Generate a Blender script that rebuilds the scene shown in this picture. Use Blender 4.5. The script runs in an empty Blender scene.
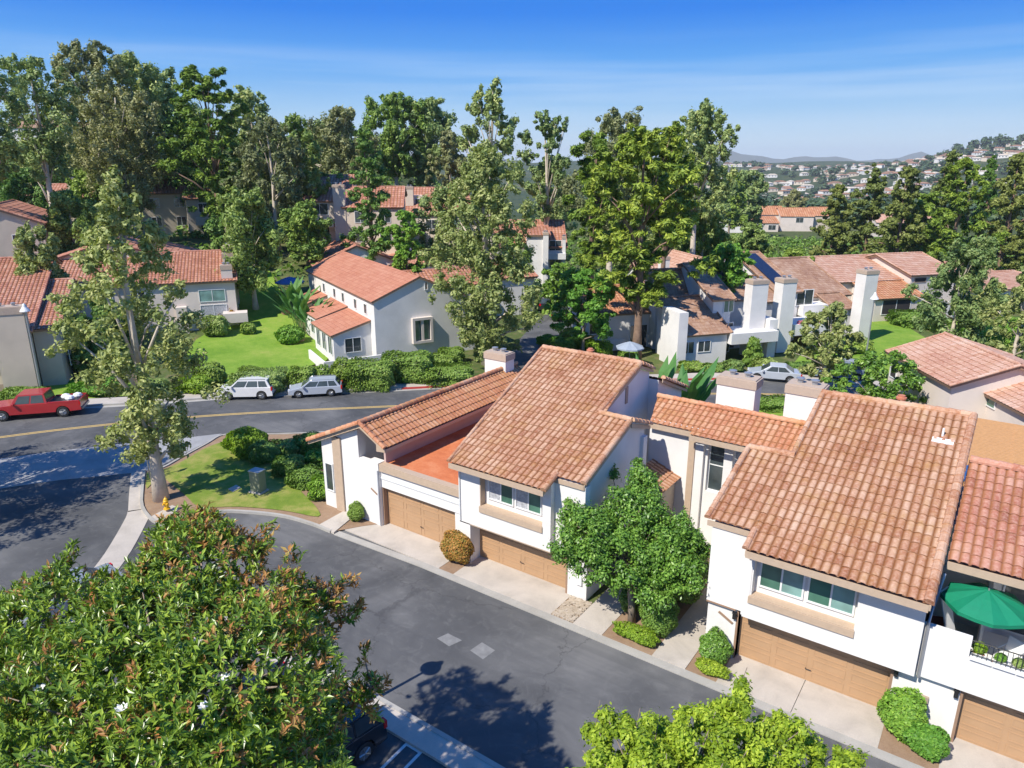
import bpy, bmesh, math, random
import numpy as np
from mathutils import Vector, Matrix

# ------------------------------------------------------------------ camera, sky, sun
random.seed(7); RNG = np.random.default_rng(11)
scene = bpy.context.scene
COL = scene.collection
F_, CX, CY, HZ, CAMH = 715.0, 512.0, 384.0, 165.0, 17.5
PIT = math.atan((CY-HZ)/F_); YAW = math.radians(35.3)
FW = np.array([-math.sin(YAW)*math.cos(PIT), math.cos(YAW)*math.cos(PIT), -math.sin(PIT)])
RT = np.array([math.cos(YAW), math.sin(YAW), 0.0]); UP = np.cross(RT, FW)
F2 = np.array([-math.sin(YAW), math.cos(YAW), 0.0])
CAM = np.array([0, 0, CAMH])
cd = bpy.data.cameras.new('camera'); cam = bpy.data.objects.new('camera', cd); COL.objects.link(cam)
cd.sensor_width = 36; cd.lens = F_/1024*36; cd.clip_start = 0.2; cd.clip_end = 30000
m = Matrix(((RT[0], UP[0], -FW[0], 0), (RT[1], UP[1], -FW[1], 0), (RT[2], UP[2], -FW[2], CAMH), (0, 0, 0, 1)))
cam.matrix_world = m; scene.camera = cam
SUN_EL, SUN_AZ = math.radians(48.5), math.radians(77.5)      # azimuth the shadows fall towards, from +X
to_sun = Vector((-math.cos(SUN_AZ)*math.cos(SUN_EL), -math.sin(SUN_AZ)*math.cos(SUN_EL), math.sin(SUN_EL)))
sl = bpy.data.lights.new('sun', 'SUN'); sl.energy = 4.95; sl.angle = math.radians(0.53); sl.color = (1.0, 0.94, 0.84)
so = bpy.data.objects.new('sun', sl); COL.objects.link(so); so.rotation_euler = to_sun.to_track_quat('Z', 'Y').to_euler()
so.location = (0, 0, 60)
w = bpy.data.worlds.new("World"); scene.world = w; w.use_nodes = True
nt = w.node_tree; bg = nt.nodes['Background']
sky = nt.nodes.new('ShaderNodeTexSky'); sky.sky_type = 'NISHITA'; sky.sun_disc = False
sky.sun_elevation = SUN_EL; sky.sun_rotation = math.atan2(to_sun.x, to_sun.y)
sky.altitude = 100; sky.air_density = 1.0; sky.dust_density = 0.6; sky.ozone_density = 3.2
# thin high cirrus bands mixed into the sky by direction
tc = nt.nodes.new('ShaderNodeTexCoord'); mp = nt.nodes.new('ShaderNodeMapping'); mp.inputs['Scale'].default_value = (1.3, 1.3, 30)
mp.inputs['Rotation'].default_value = (0.03, 0.02, 0.3)
nz = nt.nodes.new('ShaderNodeTexNoise'); nz.inputs['Scale'].default_value = 1.7; nz.inputs['Detail'].default_value = 5; nz.inputs['Roughness'].default_value = 0.5
cr = nt.nodes.new('ShaderNodeValToRGB'); cr.color_ramp.elements[0].position = 0.40; cr.color_ramp.elements[1].position = 0.72
cr.color_ramp.elements[1].color = (0.32, 0.32, 0.32, 1)
sx = nt.nodes.new('ShaderNodeSeparateXYZ'); rz = nt.nodes.new('ShaderNodeValToRGB')
rz.color_ramp.elements[0].position = 0.02; rz.color_ramp.elements[0].color = (0.1, 0.1, 0.1, 1)
rz.color_ramp.elements[1].position = 0.10; rz.color_ramp.elements[1].color = (1, 1, 1, 1)
e2_ = rz.color_ramp.elements.new(0.16); e2_.color = (0, 0, 0, 1)
mm = nt.nodes.new('ShaderNodeMath'); mm.operation = 'MULTIPLY'
mx = nt.nodes.new('ShaderNodeMix'); mx.data_type = 'RGBA'; mx.inputs[7].default_value = (9.5, 11.2, 13.0, 1)
hs = nt.nodes.new('ShaderNodeHueSaturation'); hs.inputs['Saturation'].default_value = 1.25
nt.links.new(tc.outputs['Generated'], mp.inputs[0]); nt.links.new(mp.outputs[0], nz.inputs[0]); nt.links.new(nz.outputs[0], cr.inputs[0])
nt.links.new(tc.outputs['Generated'], sx.inputs[0]); nt.links.new(sx.outputs[2], rz.inputs[0])
nt.links.new(cr.outputs[0], mm.inputs[0]); nt.links.new(rz.outputs[0], mm.inputs[1])
nt.links.new(sky.outputs[0], hs.inputs['Color']); 
grad = nt.nodes.new('ShaderNodeValToRGB'); ge = grad.color_ramp.elements
ge[0].position = 0.0; ge[0].color = (0.66, 0.83, 0.96, 1); ge[1].position = 0.36; ge[1].color = (0.015, 0.19, 0.72, 1)
for gp, gc in ((0.03, (0.60, 0.80, 0.97)), (0.07, (0.34, 0.62, 0.95)), (0.12, (0.09, 0.40, 0.94)), (0.18, (0.0, 0.22, 0.88))): q_ = ge.new(gp); q_.color = (*gc, 1)
gsc = nt.nodes.new('ShaderNodeVectorMath'); gsc.operation = 'SCALE'; gsc.inputs['Scale'].default_value = 11.8
gm = nt.nodes.new('ShaderNodeMix'); gm.data_type = 'RGBA'; gm.inputs[0].default_value = 0.97
nt.links.new(sx.outputs[2], grad.inputs[0]); nt.links.new(grad.outputs[0], gsc.inputs[0]); nt.links.new(hs.outputs[0], gm.inputs[6]); nt.links.new(gsc.outputs[0], gm.inputs[7]); nt.links.new(gm.outputs[2], mx.inputs[6]); nt.links.new(mm.outputs[0], mx.inputs[0]); nt.links.new(mx.outputs[2], bg.inputs[0])
bg.inputs[1].default_value = 0.065
scene.view_settings.view_transform = 'Standard'; scene.view_settings.look = 'None'
scene.view_settings.exposure = 0.38; scene.view_settings.gamma = 1

# ------------------------------------------------------------------ placing helpers
def ray(u, v): return FW*F_ + RT*(u-CX) + UP*(CY-v)
def at(u, v, z=0.0):
    d = ray(u, v); return CAM + d*((z-CAMH)/d[2])
def atD(u, v, D):
    d = ray(u, v); return CAM + d*(D/(d@F2))
def atY(u, v, y):
    d = ray(u, v); return CAM + d*(y/d[1])
def sd(S, D, z=0.0): return RT*S + F2*D + np.array([0, 0, z])
def uD(u, D, z=0.0):
    depth = D*math.cos(PIT) + (CAMH-z)*math.sin(PIT)
    return sd((u-CX)*depth/F_, D, z)
def sm(x, a, b):
    t = np.clip((x-a)/(b-a), 0, 1); return t*t*(3-2*t)
def ground_h(x, y):
    S = x*RT[0]+y*RT[1]; D = x*F2[0]+y*F2[1]
    left = 7.0*sm(D, 66, 104)*sm(-S, -8+0*S, 40) + 17*sm(D, 110, 210)*sm(-S, -40, 60)
    left = np.maximum(left, 6.2*sm(D, 64, 77)*sm(-S, 34, 46)*(1-sm(D, 90, 130))+17*sm(D, 110, 210)*sm(-S, -40, 60))
    wl = sm(-S/np.maximum(D, 1), -0.02, 0.16)
    left = left*(1-sm(D, 500, 1100))
    right = -3*sm(D, 92, 150) - 6*sm(D, 150, 330) - 30*sm(D, 330, 900) + 62*sm(D, 950, 2700)
    ridge = 84*np.exp(-((D-1650)/420.)**2)*sm(S/np.maximum(D, 1), 0.36, 0.72)
    bump = (np.sin(x*0.004+1)*np.cos(y*0.005)*7 + np.sin(x*0.011+y*0.007)*3)*sm(D, 700, 1300)
    mount = 0
    return left*wl + right*(1-wl*(1-sm(D, 500, 1100))) + ridge + bump
def gh(P): return float(ground_h(np.array(float(P[0])), np.array(float(P[1]))))

# ------------------------------------------------------------------ materials
def newmat(name):
    M = bpy.data.materials.new(name); M.use_nodes = True
    return M, M.node_tree, M.node_tree.nodes['Principled BSDF']
def lk(nt, a, b): nt.links.new(a, b)
def noise(nt, scale, detail=4, rough=0.55, vec=None, dist=0):
    n = nt.nodes.new('ShaderNodeTexNoise'); n.inputs['Scale'].default_value = scale; n.inputs['Detail'].default_value = detail
    n.inputs['Roughness'].default_value = rough; n.inputs['Distortion'].default_value = dist
    if vec is not None: lk(nt, vec, n.inputs['Vector'])
    return n
def ramp(nt, fac, stops):
    r = nt.nodes.new('ShaderNodeValToRGB'); els = r.color_ramp.elements
    while len(els) < len(stops): els.new(0.5)
    for e, (p, c) in zip(els, stops): e.position = p; e.color = (*c, 1) if len(c) == 3 else c
    lk(nt, fac, r.inputs[0]); return r
def mixc(nt, fac, a, b, mode='MIX'):
    n = nt.nodes.new('ShaderNodeMix'); n.data_type = 'RGBA'; n.blend_type = mode
    for s, val in ((0, fac), (6, a), (7, b)):
        if hasattr(val, 'is_linked') or hasattr(val, 'links'): lk(nt, val, n.inputs[s])
        elif s == 0: n.inputs[0].default_value = val
        else: n.inputs[s].default_value = (*val, 1)
    return n.outputs[2]
def bump(nt, b, h, strength=0.3, dist=0.02):
    n = nt.nodes.new('ShaderNodeBump'); n.inputs['Strength'].default_value = strength; n.inputs['Distance'].default_value = dist
    lk(nt, h, n.inputs['Height']); lk(nt, n.outputs[0], b.inputs['Normal'])
def pos(nt): return nt.nodes.new('ShaderNodeNewGeometry').outputs['Position']
def plain(name, c, rough=0.6, metal=0, var=0.08, scale=6, bmp=0.0, spec=0.5):
    M, nt, b = newmat(name); n = noise(nt, scale, 5, 0.6, pos(nt))
    lk(nt, ramp(nt, n.outputs[0], [(0.25, [x*(1-var) for x in c]), (0.75, [min(1, x*(1+var)) for x in c])]).outputs[0], b.inputs['Base Color'])
    b.inputs['Roughness'].default_value = rough; b.inputs['Metallic'].default_value = metal; b.inputs['Specular IOR Level'].default_value = spec
    if bmp: bump(nt, b, noise(nt, scale*5, 4, 0.6, pos(nt)).outputs[0], bmp)
    return M
def stucco(name, c):
    M, nt, b = newmat(name); p = pos(nt)
    n1 = noise(nt, 0.5, 5, 0.6, p); n2 = noise(nt, 30, 3, 0.7, p)
    mp = nt.nodes.new('ShaderNodeMapping'); mp.inputs['Scale'].default_value = (2.2, 2.2, 0.22); lk(nt, p, mp.inputs[0])
    n3 = noise(nt, 1.2, 5, 0.7, mp.outputs[0])
    c1 = ramp(nt, n1.outputs[0], [(0.32, [x*0.88 for x in c]), (0.6, c)]).outputs[0]
    st = ramp(nt, n3.outputs[0], [(0.6, (0, 0, 0)), (0.85, (0.16, 0.16, 0.16))]).outputs[0]
    c2 = mixc(nt, st, c1, [c[0]*0.74, c[1]*0.7, c[2]*0.64])
    lk(nt, c2, b.inputs['Base Color']); b.inputs['Roughness'].default_value = 0.9; b.inputs['Specular IOR Level'].default_value = 0.2
    bump(nt, b, n2.outputs[0], 0.25, 0.01); return M
def tilemat(name, stops, moss=0.25, grime_shade=(0.20, 0.10, 0.05), flat=False):
    """clay tiles: one random colour per tile through the tile's own UV cell"""
    M, nt, b = newmat(name); uv = nt.nodes.new('ShaderNodeUVMap').outputs[0]
    sp = nt.nodes.new('ShaderNodeSeparateXYZ'); lk(nt, uv, sp.inputs[0])
    cb = nt.nodes.new('ShaderNodeCombineXYZ')
    for i in (0, 1):
        f = nt.nodes.new('ShaderNodeMath'); f.operation = 'FLOOR'; lk(nt, sp.outputs[i], f.inputs[0]); lk(nt, f.outputs[0], cb.inputs[i])
    wn = nt.nodes.new('ShaderNodeTexWhiteNoise'); lk(nt, cb.outputs[0], wn.inputs['Vector'])
    p = pos(nt); big = noise(nt, 0.45, 4, 0.6, p)
    ad = nt.nodes.new('ShaderNodeMath'); ad.operation = 'MULTIPLY_ADD'; lk(nt, big.outputs[0], ad.inputs[0]); ad.inputs[1].default_value = 1.1
    sc = nt.nodes.new('ShaderNodeMath'); sc.operation = 'MULTIPLY_ADD'; lk(nt, wn.outputs[0], sc.inputs[0]); sc.inputs[1].default_value = 0.36; sc.inputs[2].default_value = -0.23
    lk(nt, sc.outputs[0], ad.inputs[2])
    col = ramp(nt, ad.outputs[0], stops).outputs[0]
    n2 = noise(nt, 9, 5, 0.65, p); col = mixc(nt, ramp(nt, n2.outputs[0], [(0.4, (0, 0, 0)), (0.75, (0.5, 0.5, 0.5))]).outputs[0], col, [min(1, x*1.25+0.05) for x in stops[-1][1]])
    if moss:
        n3 = noise(nt, 1.1, 5, 0.7, p); mk = ramp(nt, n3.outputs[0], [(0.5, (0, 0, 0)), (0.75, (moss*2, moss*2, moss*2))]).outputs[0]
        col = mixc(nt, mk, col, (0.42, 0.23, 0.06))
    # grime and painted-in shade darken the pans between barrels and each course edge
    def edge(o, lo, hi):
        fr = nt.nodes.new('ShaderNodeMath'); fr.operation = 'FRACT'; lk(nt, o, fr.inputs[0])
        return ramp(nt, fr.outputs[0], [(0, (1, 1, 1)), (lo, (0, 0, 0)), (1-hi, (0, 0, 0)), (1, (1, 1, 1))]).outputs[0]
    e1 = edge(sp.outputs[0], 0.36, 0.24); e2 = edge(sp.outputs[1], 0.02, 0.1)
    col = mixc(nt, mixc(nt, 1.0 if not flat else 0.25, (0, 0, 0), e1), col, (grime_shade[0]*1.5, grime_shade[1]*1.25, grime_shade[2]))
    col = mixc(nt, mixc(nt, 0.5, (0, 0, 0), e2), col, grime_shade)
    lk(nt, col, b.inputs['Base Color']); b.inputs['Roughness'].default_value = 0.8; b.inputs['Specular IOR Level'].default_value = 0.25
    bump(nt, b, n2.outputs[0], 0.25, 0.012); return M
def leafmat(name, c1, c2, c3, trans=0.35, rough=0.55, spec=0.35):
    M, nt, b = newmat(name); a = nt.nodes.new('ShaderNodeAttribute'); a.attribute_name = 'rnd'
    oi = nt.nodes.new('ShaderNodeObjectInfo')
    col = ramp(nt, a.outputs['Fac'], [(0.0, c1), (0.5, c2), (1.0, c3)]).outputs[0]
    h = nt.nodes.new('ShaderNodeHueSaturation'); lk(nt, col, h.inputs['Color'])
    mr = nt.nodes.new('ShaderNodeMapRange'); lk(nt, oi.outputs['Random'], mr.inputs[0]); mr.inputs[3].default_value = 0.485; mr.inputs[4].default_value = 0.515
    lk(nt, mr.outputs[0], h.inputs['Hue'])
    mr2 = nt.nodes.new('ShaderNodeMapRange'); lk(nt, oi.outputs['Random'], mr2.inputs[0]); mr2.inputs[3].default_value = 1.15; mr2.inputs[4].default_value = 0.85
    lk(nt, mr2.outputs[0], h.inputs['Value'])
    lk(nt, h.outputs[0], b.inputs['Base Color']); b.inputs['Roughness'].default_value = rough; b.inputs['Specular IOR Level'].default_value = spec
    tr = nt.nodes.new('ShaderNodeBsdfTranslucent'); mc = mixc(nt, 1.0, h.outputs[0], (1.0, 1.05, 0.5), 'MULTIPLY'); lk(nt, mc, tr.inputs[0])
    ms = nt.nodes.new('ShaderNodeMixShader'); ms.inputs[0].default_value = trans
    lk(nt, b.outputs[0], ms.inputs[1]); lk(nt, tr.outputs[0], ms.inputs[2]); lk(nt, ms.outputs[0], nt.nodes['Material Output'].inputs[0])
    return M
def groundmat(name, stops, s1=0.3, s2=3.0, s3=18.0, mixb=0.35, bmp=0.3, rough=0.95):
    M, nt, b = newmat(name); p = pos(nt)
    a = noise(nt, s1, 5, 0.6, p); c = noise(nt, s2, 5, 0.7, p); d = noise(nt, s3, 3, 0.7, p)
    m1 = nt.nodes.new('ShaderNodeMix'); m1.inputs[0].default_value = 0.4; lk(nt, a.outputs[0], m1.inputs[2]); lk(nt, c.outputs[0], m1.inputs[3])
    m2 = nt.nodes.new('ShaderNodeMix'); m2.inputs[0].default_value = mixb*0.6; lk(nt, m1.outputs[0], m2.inputs[2]); lk(nt, d.outputs[0], m2.inputs[3])
    lk(nt, ramp(nt, m2.outputs[0], stops).outputs[0], b.inputs['Base Color']); b.inputs['Roughness'].default_value = rough; b.inputs['Specular IOR Level'].default_value = 0.15
    if bmp: bump(nt, b, d.outputs[0], bmp, 0.04)
    return M

def asphalt():
    M, nt, b = newmat('asphalt'); p = pos(nt)
    a = noise(nt, 0.16, 5, 0.6, p, 0.6); g = noise(nt, 45, 3, 0.8, p); s = noise(nt, 1.2, 6, 0.7, p, 1.2)
    mp = nt.nodes.new('ShaderNodeMapping'); mp.inputs['Rotation'].default_value = (0, 0, 0.12); mp.inputs['Scale'].default_value = (0.05, 1.2, 1); lk(nt, p, mp.inputs[0])
    st = noise(nt, 1.4, 4, 0.6, mp.outputs[0])
    c = ramp(nt, a.outputs[0], [(0.35, (0.065, 0.067, 0.07)), (0.5, (0.115, 0.116, 0.117)), (0.65, (0.19, 0.188, 0.183))]).outputs[0]
    c = mixc(nt, ramp(nt, s.outputs[0], [(0.5, (0, 0, 0)), (0.78, (0.55, 0.55, 0.55))]).outputs[0], c, (0.22, 0.218, 0.21))
    c = mixc(nt, ramp(nt, st.outputs[0], [(0.45, (0, 0, 0)), (0.75, (0.6, 0.6, 0.6))]).outputs[0], c, (0.08, 0.082, 0.086))
    c = mixc(nt, ramp(nt, g.outputs[0], [(0.35, (0.45, 0.45, 0.45)), (0.65, (0, 0, 0))]).outputs[0], c, (0.065, 0.065, 0.067))
    vo = nt.nodes.new('ShaderNodeTexVoronoi'); vo.feature = 'DISTANCE_TO_EDGE'; vo.inputs['Scale'].default_value = 0.16; vo.inputs['Randomness'].default_value = 1
    dn = noise(nt, 0.8, 5, 0.7, p); va = nt.nodes.new('ShaderNodeVectorMath'); va.operation = 'MULTIPLY_ADD'; lk(nt, dn.outputs['Color'], va.inputs[0]); va.inputs[1].default_value = (1.8, 1.8, 0); lk(nt, p, va.inputs[2]); lk(nt, va.outputs[0], vo.inputs['Vector'])
    c = mixc(nt, ramp(nt, vo.outputs['Distance'], [(0.0, (0.6, 0.6, 0.6)), (0.008, (0, 0, 0))]).outputs[0], c, (0.05, 0.05, 0.052))
    lk(nt, c, b.inputs['Base Color']); b.inputs['Roughness'].default_value = 0.85; b.inputs['Specular IOR Level'].default_value = 0.3
    bump(nt, b, g.outputs[0], 0.35, 0.01); return M
def concrete(name='concrete', c=(0.50, 0.45, 0.39)):
    M, nt, b = newmat(name); p = pos(nt)
    a = noise(nt, 0.7, 6, 0.65, p, 0.5); g = noise(nt, 25, 4, 0.7, p)
    k = ramp(nt, a.outputs[0], [(0.3, [x*0.78 for x in c]), (0.55, c), (0.75, [x*1.1 for x in c])]).outputs[0]
    k = mixc(nt, ramp(nt, g.outputs[0], [(0.3, (0.3, 0.3, 0.3)), (0.6, (0, 0, 0))]).outputs[0], k, [x*0.6 for x in c])
    lk(nt, k, b.inputs['Base Color']); b.inputs['Roughness'].default_value = 0.9; bump(nt, b, g.outputs[0], 0.2, 0.008); return M

MT = {
 'stucco': stucco('white stucco', (0.76, 0.74, 0.71)), 'stucco_cream': stucco('cream stucco', (0.70, 0.60, 0.48)), 'stucco_pink': stucco('pale pink stucco', (0.70, 0.62, 0.55)),
 'stucco_grey': stucco('greige stucco', (0.58, 0.50, 0.40)),
 'tile': tilemat('weathered clay tile', [(0.12, (0.263, 0.094, 0.043)), (0.32, (0.351, 0.149, 0.076)), (0.5, (0.434, 0.226, 0.132)), (0.68, (0.500, 0.302, 0.194)), (0.9, (0.558, 0.386, 0.275))], 0.3, grime_shade=(0.155, 0.073, 0.030)),
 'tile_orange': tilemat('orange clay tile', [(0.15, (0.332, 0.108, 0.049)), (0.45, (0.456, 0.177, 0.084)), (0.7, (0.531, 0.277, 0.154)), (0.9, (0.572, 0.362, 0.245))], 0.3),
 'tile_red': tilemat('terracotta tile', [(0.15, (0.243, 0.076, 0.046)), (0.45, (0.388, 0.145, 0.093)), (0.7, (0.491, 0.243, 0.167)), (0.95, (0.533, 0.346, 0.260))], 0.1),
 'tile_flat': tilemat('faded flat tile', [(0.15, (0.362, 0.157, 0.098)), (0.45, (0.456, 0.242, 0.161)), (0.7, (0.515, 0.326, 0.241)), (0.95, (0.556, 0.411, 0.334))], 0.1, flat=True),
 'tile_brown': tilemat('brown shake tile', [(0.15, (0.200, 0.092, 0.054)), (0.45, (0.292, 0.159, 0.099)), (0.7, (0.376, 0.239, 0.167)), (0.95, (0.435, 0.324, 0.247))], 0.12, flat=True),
 'roof_smooth': tilemat('orange shingle', [(0.15, (0.361, 0.130, 0.074)), (0.45, (0.416, 0.168, 0.100)), (0.7, (0.453, 0.201, 0.124)), (0.95, (0.482, 0.234, 0.148))], 0.05, grime_shade=(0.226, 0.089, 0.055), flat=True),
 'flatroof': groundmat('orange roll roofing', [(0.36, (0.44, 0.12, 0.05)), (0.5, (0.56, 0.18, 0.075)), (0.62, (0.62, 0.25, 0.12))], 0.5, 2.5, 14, 0.3, 0.12, 0.8),
 'trim': plain('beige trim', (0.47, 0.355, 0.255), 0.7), 'trim_dark': plain('brown trim', (0.30, 0.19, 0.125), 0.7), 'soffit': plain('soffit', (0.35, 0.27, 0.21), 0.8),
 'door': plain('tan garage door', (0.43, 0.265, 0.145), 0.6, var=0.07, scale=1.5), 'dark': plain('dark recess', (0.035, 0.03, 0.03), 0.8),
 'frame': plain('white window frame', (0.75, 0.76, 0.75), 0.4, var=0.02), 'black': plain('black metal', (0.02, 0.02, 0.022), 0.4), 'asphalt': asphalt(), 'concrete': concrete(), 'kerb': concrete('kerb concrete', (0.40, 0.38, 0.34)),
 'apron': concrete('apron concrete', (0.33, 0.33, 0.33)), 'cap': plain('chimney cap stucco', (0.44, 0.345, 0.27), 0.85),
 'redpaint': plain('red kerb paint', (0.45, 0.05, 0.04), 0.6), 'whitepaint': plain('white paint line', (0.62, 0.62, 0.60), 0.6, var=0.15), 'yellowpaint': plain('yellow line paint', (0.58, 0.40, 0.13), 0.6, var=0.2),
 'patch': plain('pale asphalt patch', (0.20, 0.20, 0.196), 0.9, var=0.25, scale=3, bmp=0.3),
 'lawn': groundmat('lawn turf', [(0.3, (0.09, 0.17, 0.02)), (0.44, (0.14, 0.26, 0.028)), (0.54, (0.21, 0.32, 0.045)), (0.66, (0.33, 0.34, 0.09))], 0.25, 1.3, 14, 0.6, 0.6),
 'lawn_dry': groundmat('patchy lawn turf', [(0.3, (0.10, 0.17, 0.02)), (0.46, (0.17, 0.24, 0.035)), (0.56, (0.30, 0.29, 0.08)), (0.72, (0.40, 0.30, 0.15))], 0.35, 1.4, 22, 0.5, 0.6),
 'soil': groundmat('bare soil', [(0.3, (0.20, 0.13, 0.08)), (0.5, (0.30, 0.20, 0.13)), (0.7, (0.38, 0.28, 0.19))], 0.6, 4, 30, 0.5, 0.5),
 'bark': plain('grey bark', (0.25, 0.20, 0.15), 0.9, var=0.35, scale=4, bmp=0.5), 'bark_pale': plain('pale bark', (0.58, 0.50, 0.40), 0.85, var=0.25, scale=2.5, bmp=0.3), 'bark_brown': plain('brown bark', (0.23, 0.15, 0.105), 0.9, var=0.3, scale=4, bmp=0.5),
 'clay': plain('clay pipe', (0.50, 0.18, 0.10), 0.8), 'galv': plain('galvanised metal', (0.42, 0.43, 0.44), 0.4, 0.6), 'cabinet': plain('grey green cabinet', (0.22, 0.24, 0.17), 0.5), 'yellow': plain('yellow enamel', (0.75, 0.42, 0.02), 0.4),
 'lampwhite': plain('white lamp housing', (0.72, 0.72, 0.70), 0.4), 'tyre': plain('tyre rubber', (0.02, 0.02, 0.02), 0.8), 'rim': plain('alloy rim', (0.35, 0.36, 0.37), 0.35, 0.8),
 'canvas_green': plain('green canvas', (0.0, 0.20, 0.10), 0.7), 'canvas_blue': plain('blue canvas', (0.02, 0.16, 0.42), 0.7), 'canvas_grey': plain('grey canvas', (0.30, 0.35, 0.42), 0.7),
 'wood_red': plain('red brown wood', (0.26, 0.07, 0.04), 0.6), 'bamboo': plain('bamboo slat', (0.56, 0.30, 0.12), 0.7, var=0.15), 'terracotta': plain('terracotta pot', (0.45, 0.18, 0.1), 0.8), 'white': plain('white plastic', (0.78, 0.78, 0.76), 0.4),
 'petal': plain('white petal', (0.85, 0.84, 0.78), 0.5), 'solar': plain('solar glass', (0.015, 0.02, 0.045), 0.12), 'flower_pink': plain('pink petals', (0.6, 0.12, 0.16), 0.6),
 'lf_mag': leafmat('magnolia leaf', (0.070, 0.125, 0.012), (0.186, 0.293, 0.027), (0.505, 0.604, 0.066), 0.2, 0.33, 0.55), 'lf_bronze': leafmat('bronze magnolia leaf', (0.34, 0.15, 0.045), (0.46, 0.25, 0.08), (0.44, 0.38, 0.11), 0.25, 0.45),
 'lf_syc': leafmat('sycamore leaf', (0.183, 0.246, 0.070), (0.311, 0.373, 0.113), (0.536, 0.550, 0.226), 0.3), 'lf_fic': leafmat('ficus leaf', (0.060, 0.146, 0.019), (0.143, 0.299, 0.038), (0.300, 0.488, 0.082), 0.28, 0.4, 0.5),
 'lf_yel': leafmat('lime leaf', (0.098, 0.186, 0.012), (0.235, 0.381, 0.025), (0.449, 0.589, 0.060), 0.35), 'lf_euc': leafmat('eucalyptus leaf', (0.151, 0.225, 0.074), (0.266, 0.362, 0.118), (0.499, 0.544, 0.196), 0.25),
 'lf_eucb': leafmat('grey olive leaf', (0.155, 0.179, 0.070), (0.267, 0.294, 0.119), (0.423, 0.420, 0.200), 0.25), 'lf_pine': leafmat('pine needle', (0.071, 0.130, 0.015), (0.203, 0.303, 0.033), (0.418, 0.506, 0.071), 0.22), 'lf_con': leafmat('conifer needle', (0.111, 0.150, 0.033), (0.202, 0.247, 0.055), (0.338, 0.377, 0.111), 0.22),
 'lf_green': leafmat('bright broad leaf', (0.092, 0.225, 0.026), (0.174, 0.360, 0.043), (0.310, 0.510, 0.071), 0.3), 'lf_hedge': leafmat('hedge leaf', (0.105, 0.198, 0.029), (0.193, 0.314, 0.047), (0.315, 0.429, 0.086), 0.25), 'lf_dark': leafmat('dark leaf', (0.088, 0.184, 0.036), (0.159, 0.276, 0.050), (0.281, 0.398, 0.077), 0.2),
 'lf_willow': leafmat('soft willow leaf', (0.114, 0.187, 0.042), (0.248, 0.360, 0.085), (0.401, 0.491, 0.162), 0.3), 'lf_red': leafmat('red tipped leaf', (0.127, 0.180, 0.028), (0.350, 0.225, 0.043), (0.604, 0.300, 0.071), 0.25), 'lf_palm': leafmat('broad blade leaf', (0.095, 0.240, 0.057), (0.191, 0.360, 0.100), (0.382, 0.570, 0.200), 0.3),
 'lf_far': leafmat('far tree leaf', (0.038, 0.078, 0.034), (0.064, 0.113, 0.046), (0.102, 0.148, 0.059), 0.1),
}
def glass(name, c, rough=0.08):
    M, nt, b = newmat(name); n = noise(nt, 1.1, 2, 0.5, pos(nt))
    lk(nt, ramp(nt, n.outputs[0], [(0.35, [x*0.7 for x in c]), (0.7, [x*1.3 for x in c])]).outputs[0], b.inputs['Base Color'])
    b.inputs['Roughness'].default_value = rough; b.inputs['Specular IOR Level'].default_value = 0.8; return M
MT['glass'] = glass('window glass', (0.05, 0.065, 0.07)); MT['glass_teal'] = glass('blind behind glass', (0.20, 0.34, 0.31), 0.15); MT['glass_green'] = glass('green blind behind glass', (0.07, 0.17, 0.12), 0.12); MT['glass_lace'] = plain('lace curtain behind glass', (0.42, 0.43, 0.45), 0.3, var=0.4, scale=9)
def paint(name, c, rough=0.25):
    M, nt, b = newmat(name); n = noise(nt, 3, 3, 0.5, pos(nt))
    lk(nt, ramp(nt, n.outputs[0], [(0.3, [x*0.94 for x in c]), (0.7, c)]).outputs[0], b.inputs['Base Color'])
    b.inputs['Roughness'].default_value = rough; b.inputs['Coat Weight'].default_value = 0.6; b.inputs['Coat Roughness'].default_value = 0.08; return M
for k, c in dict(red=(0.42, 0.025, 0.03), white=(0.72, 0.72, 0.72), silver=(0.42, 0.46, 0.52), black=(0.02, 0.022, 0.026), grey=(0.25, 0.27, 0.29), blue=(0.16, 0.22, 0.3)).items(): MT['car_'+k] = paint(k+' car paint', c)
MT['taillight'] = plain('red lamp lens', (0.5, 0.01, 0.01), 0.2); MT['headlight'] = plain('clear lamp lens', (0.6, 0.62, 0.65), 0.15)

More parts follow.
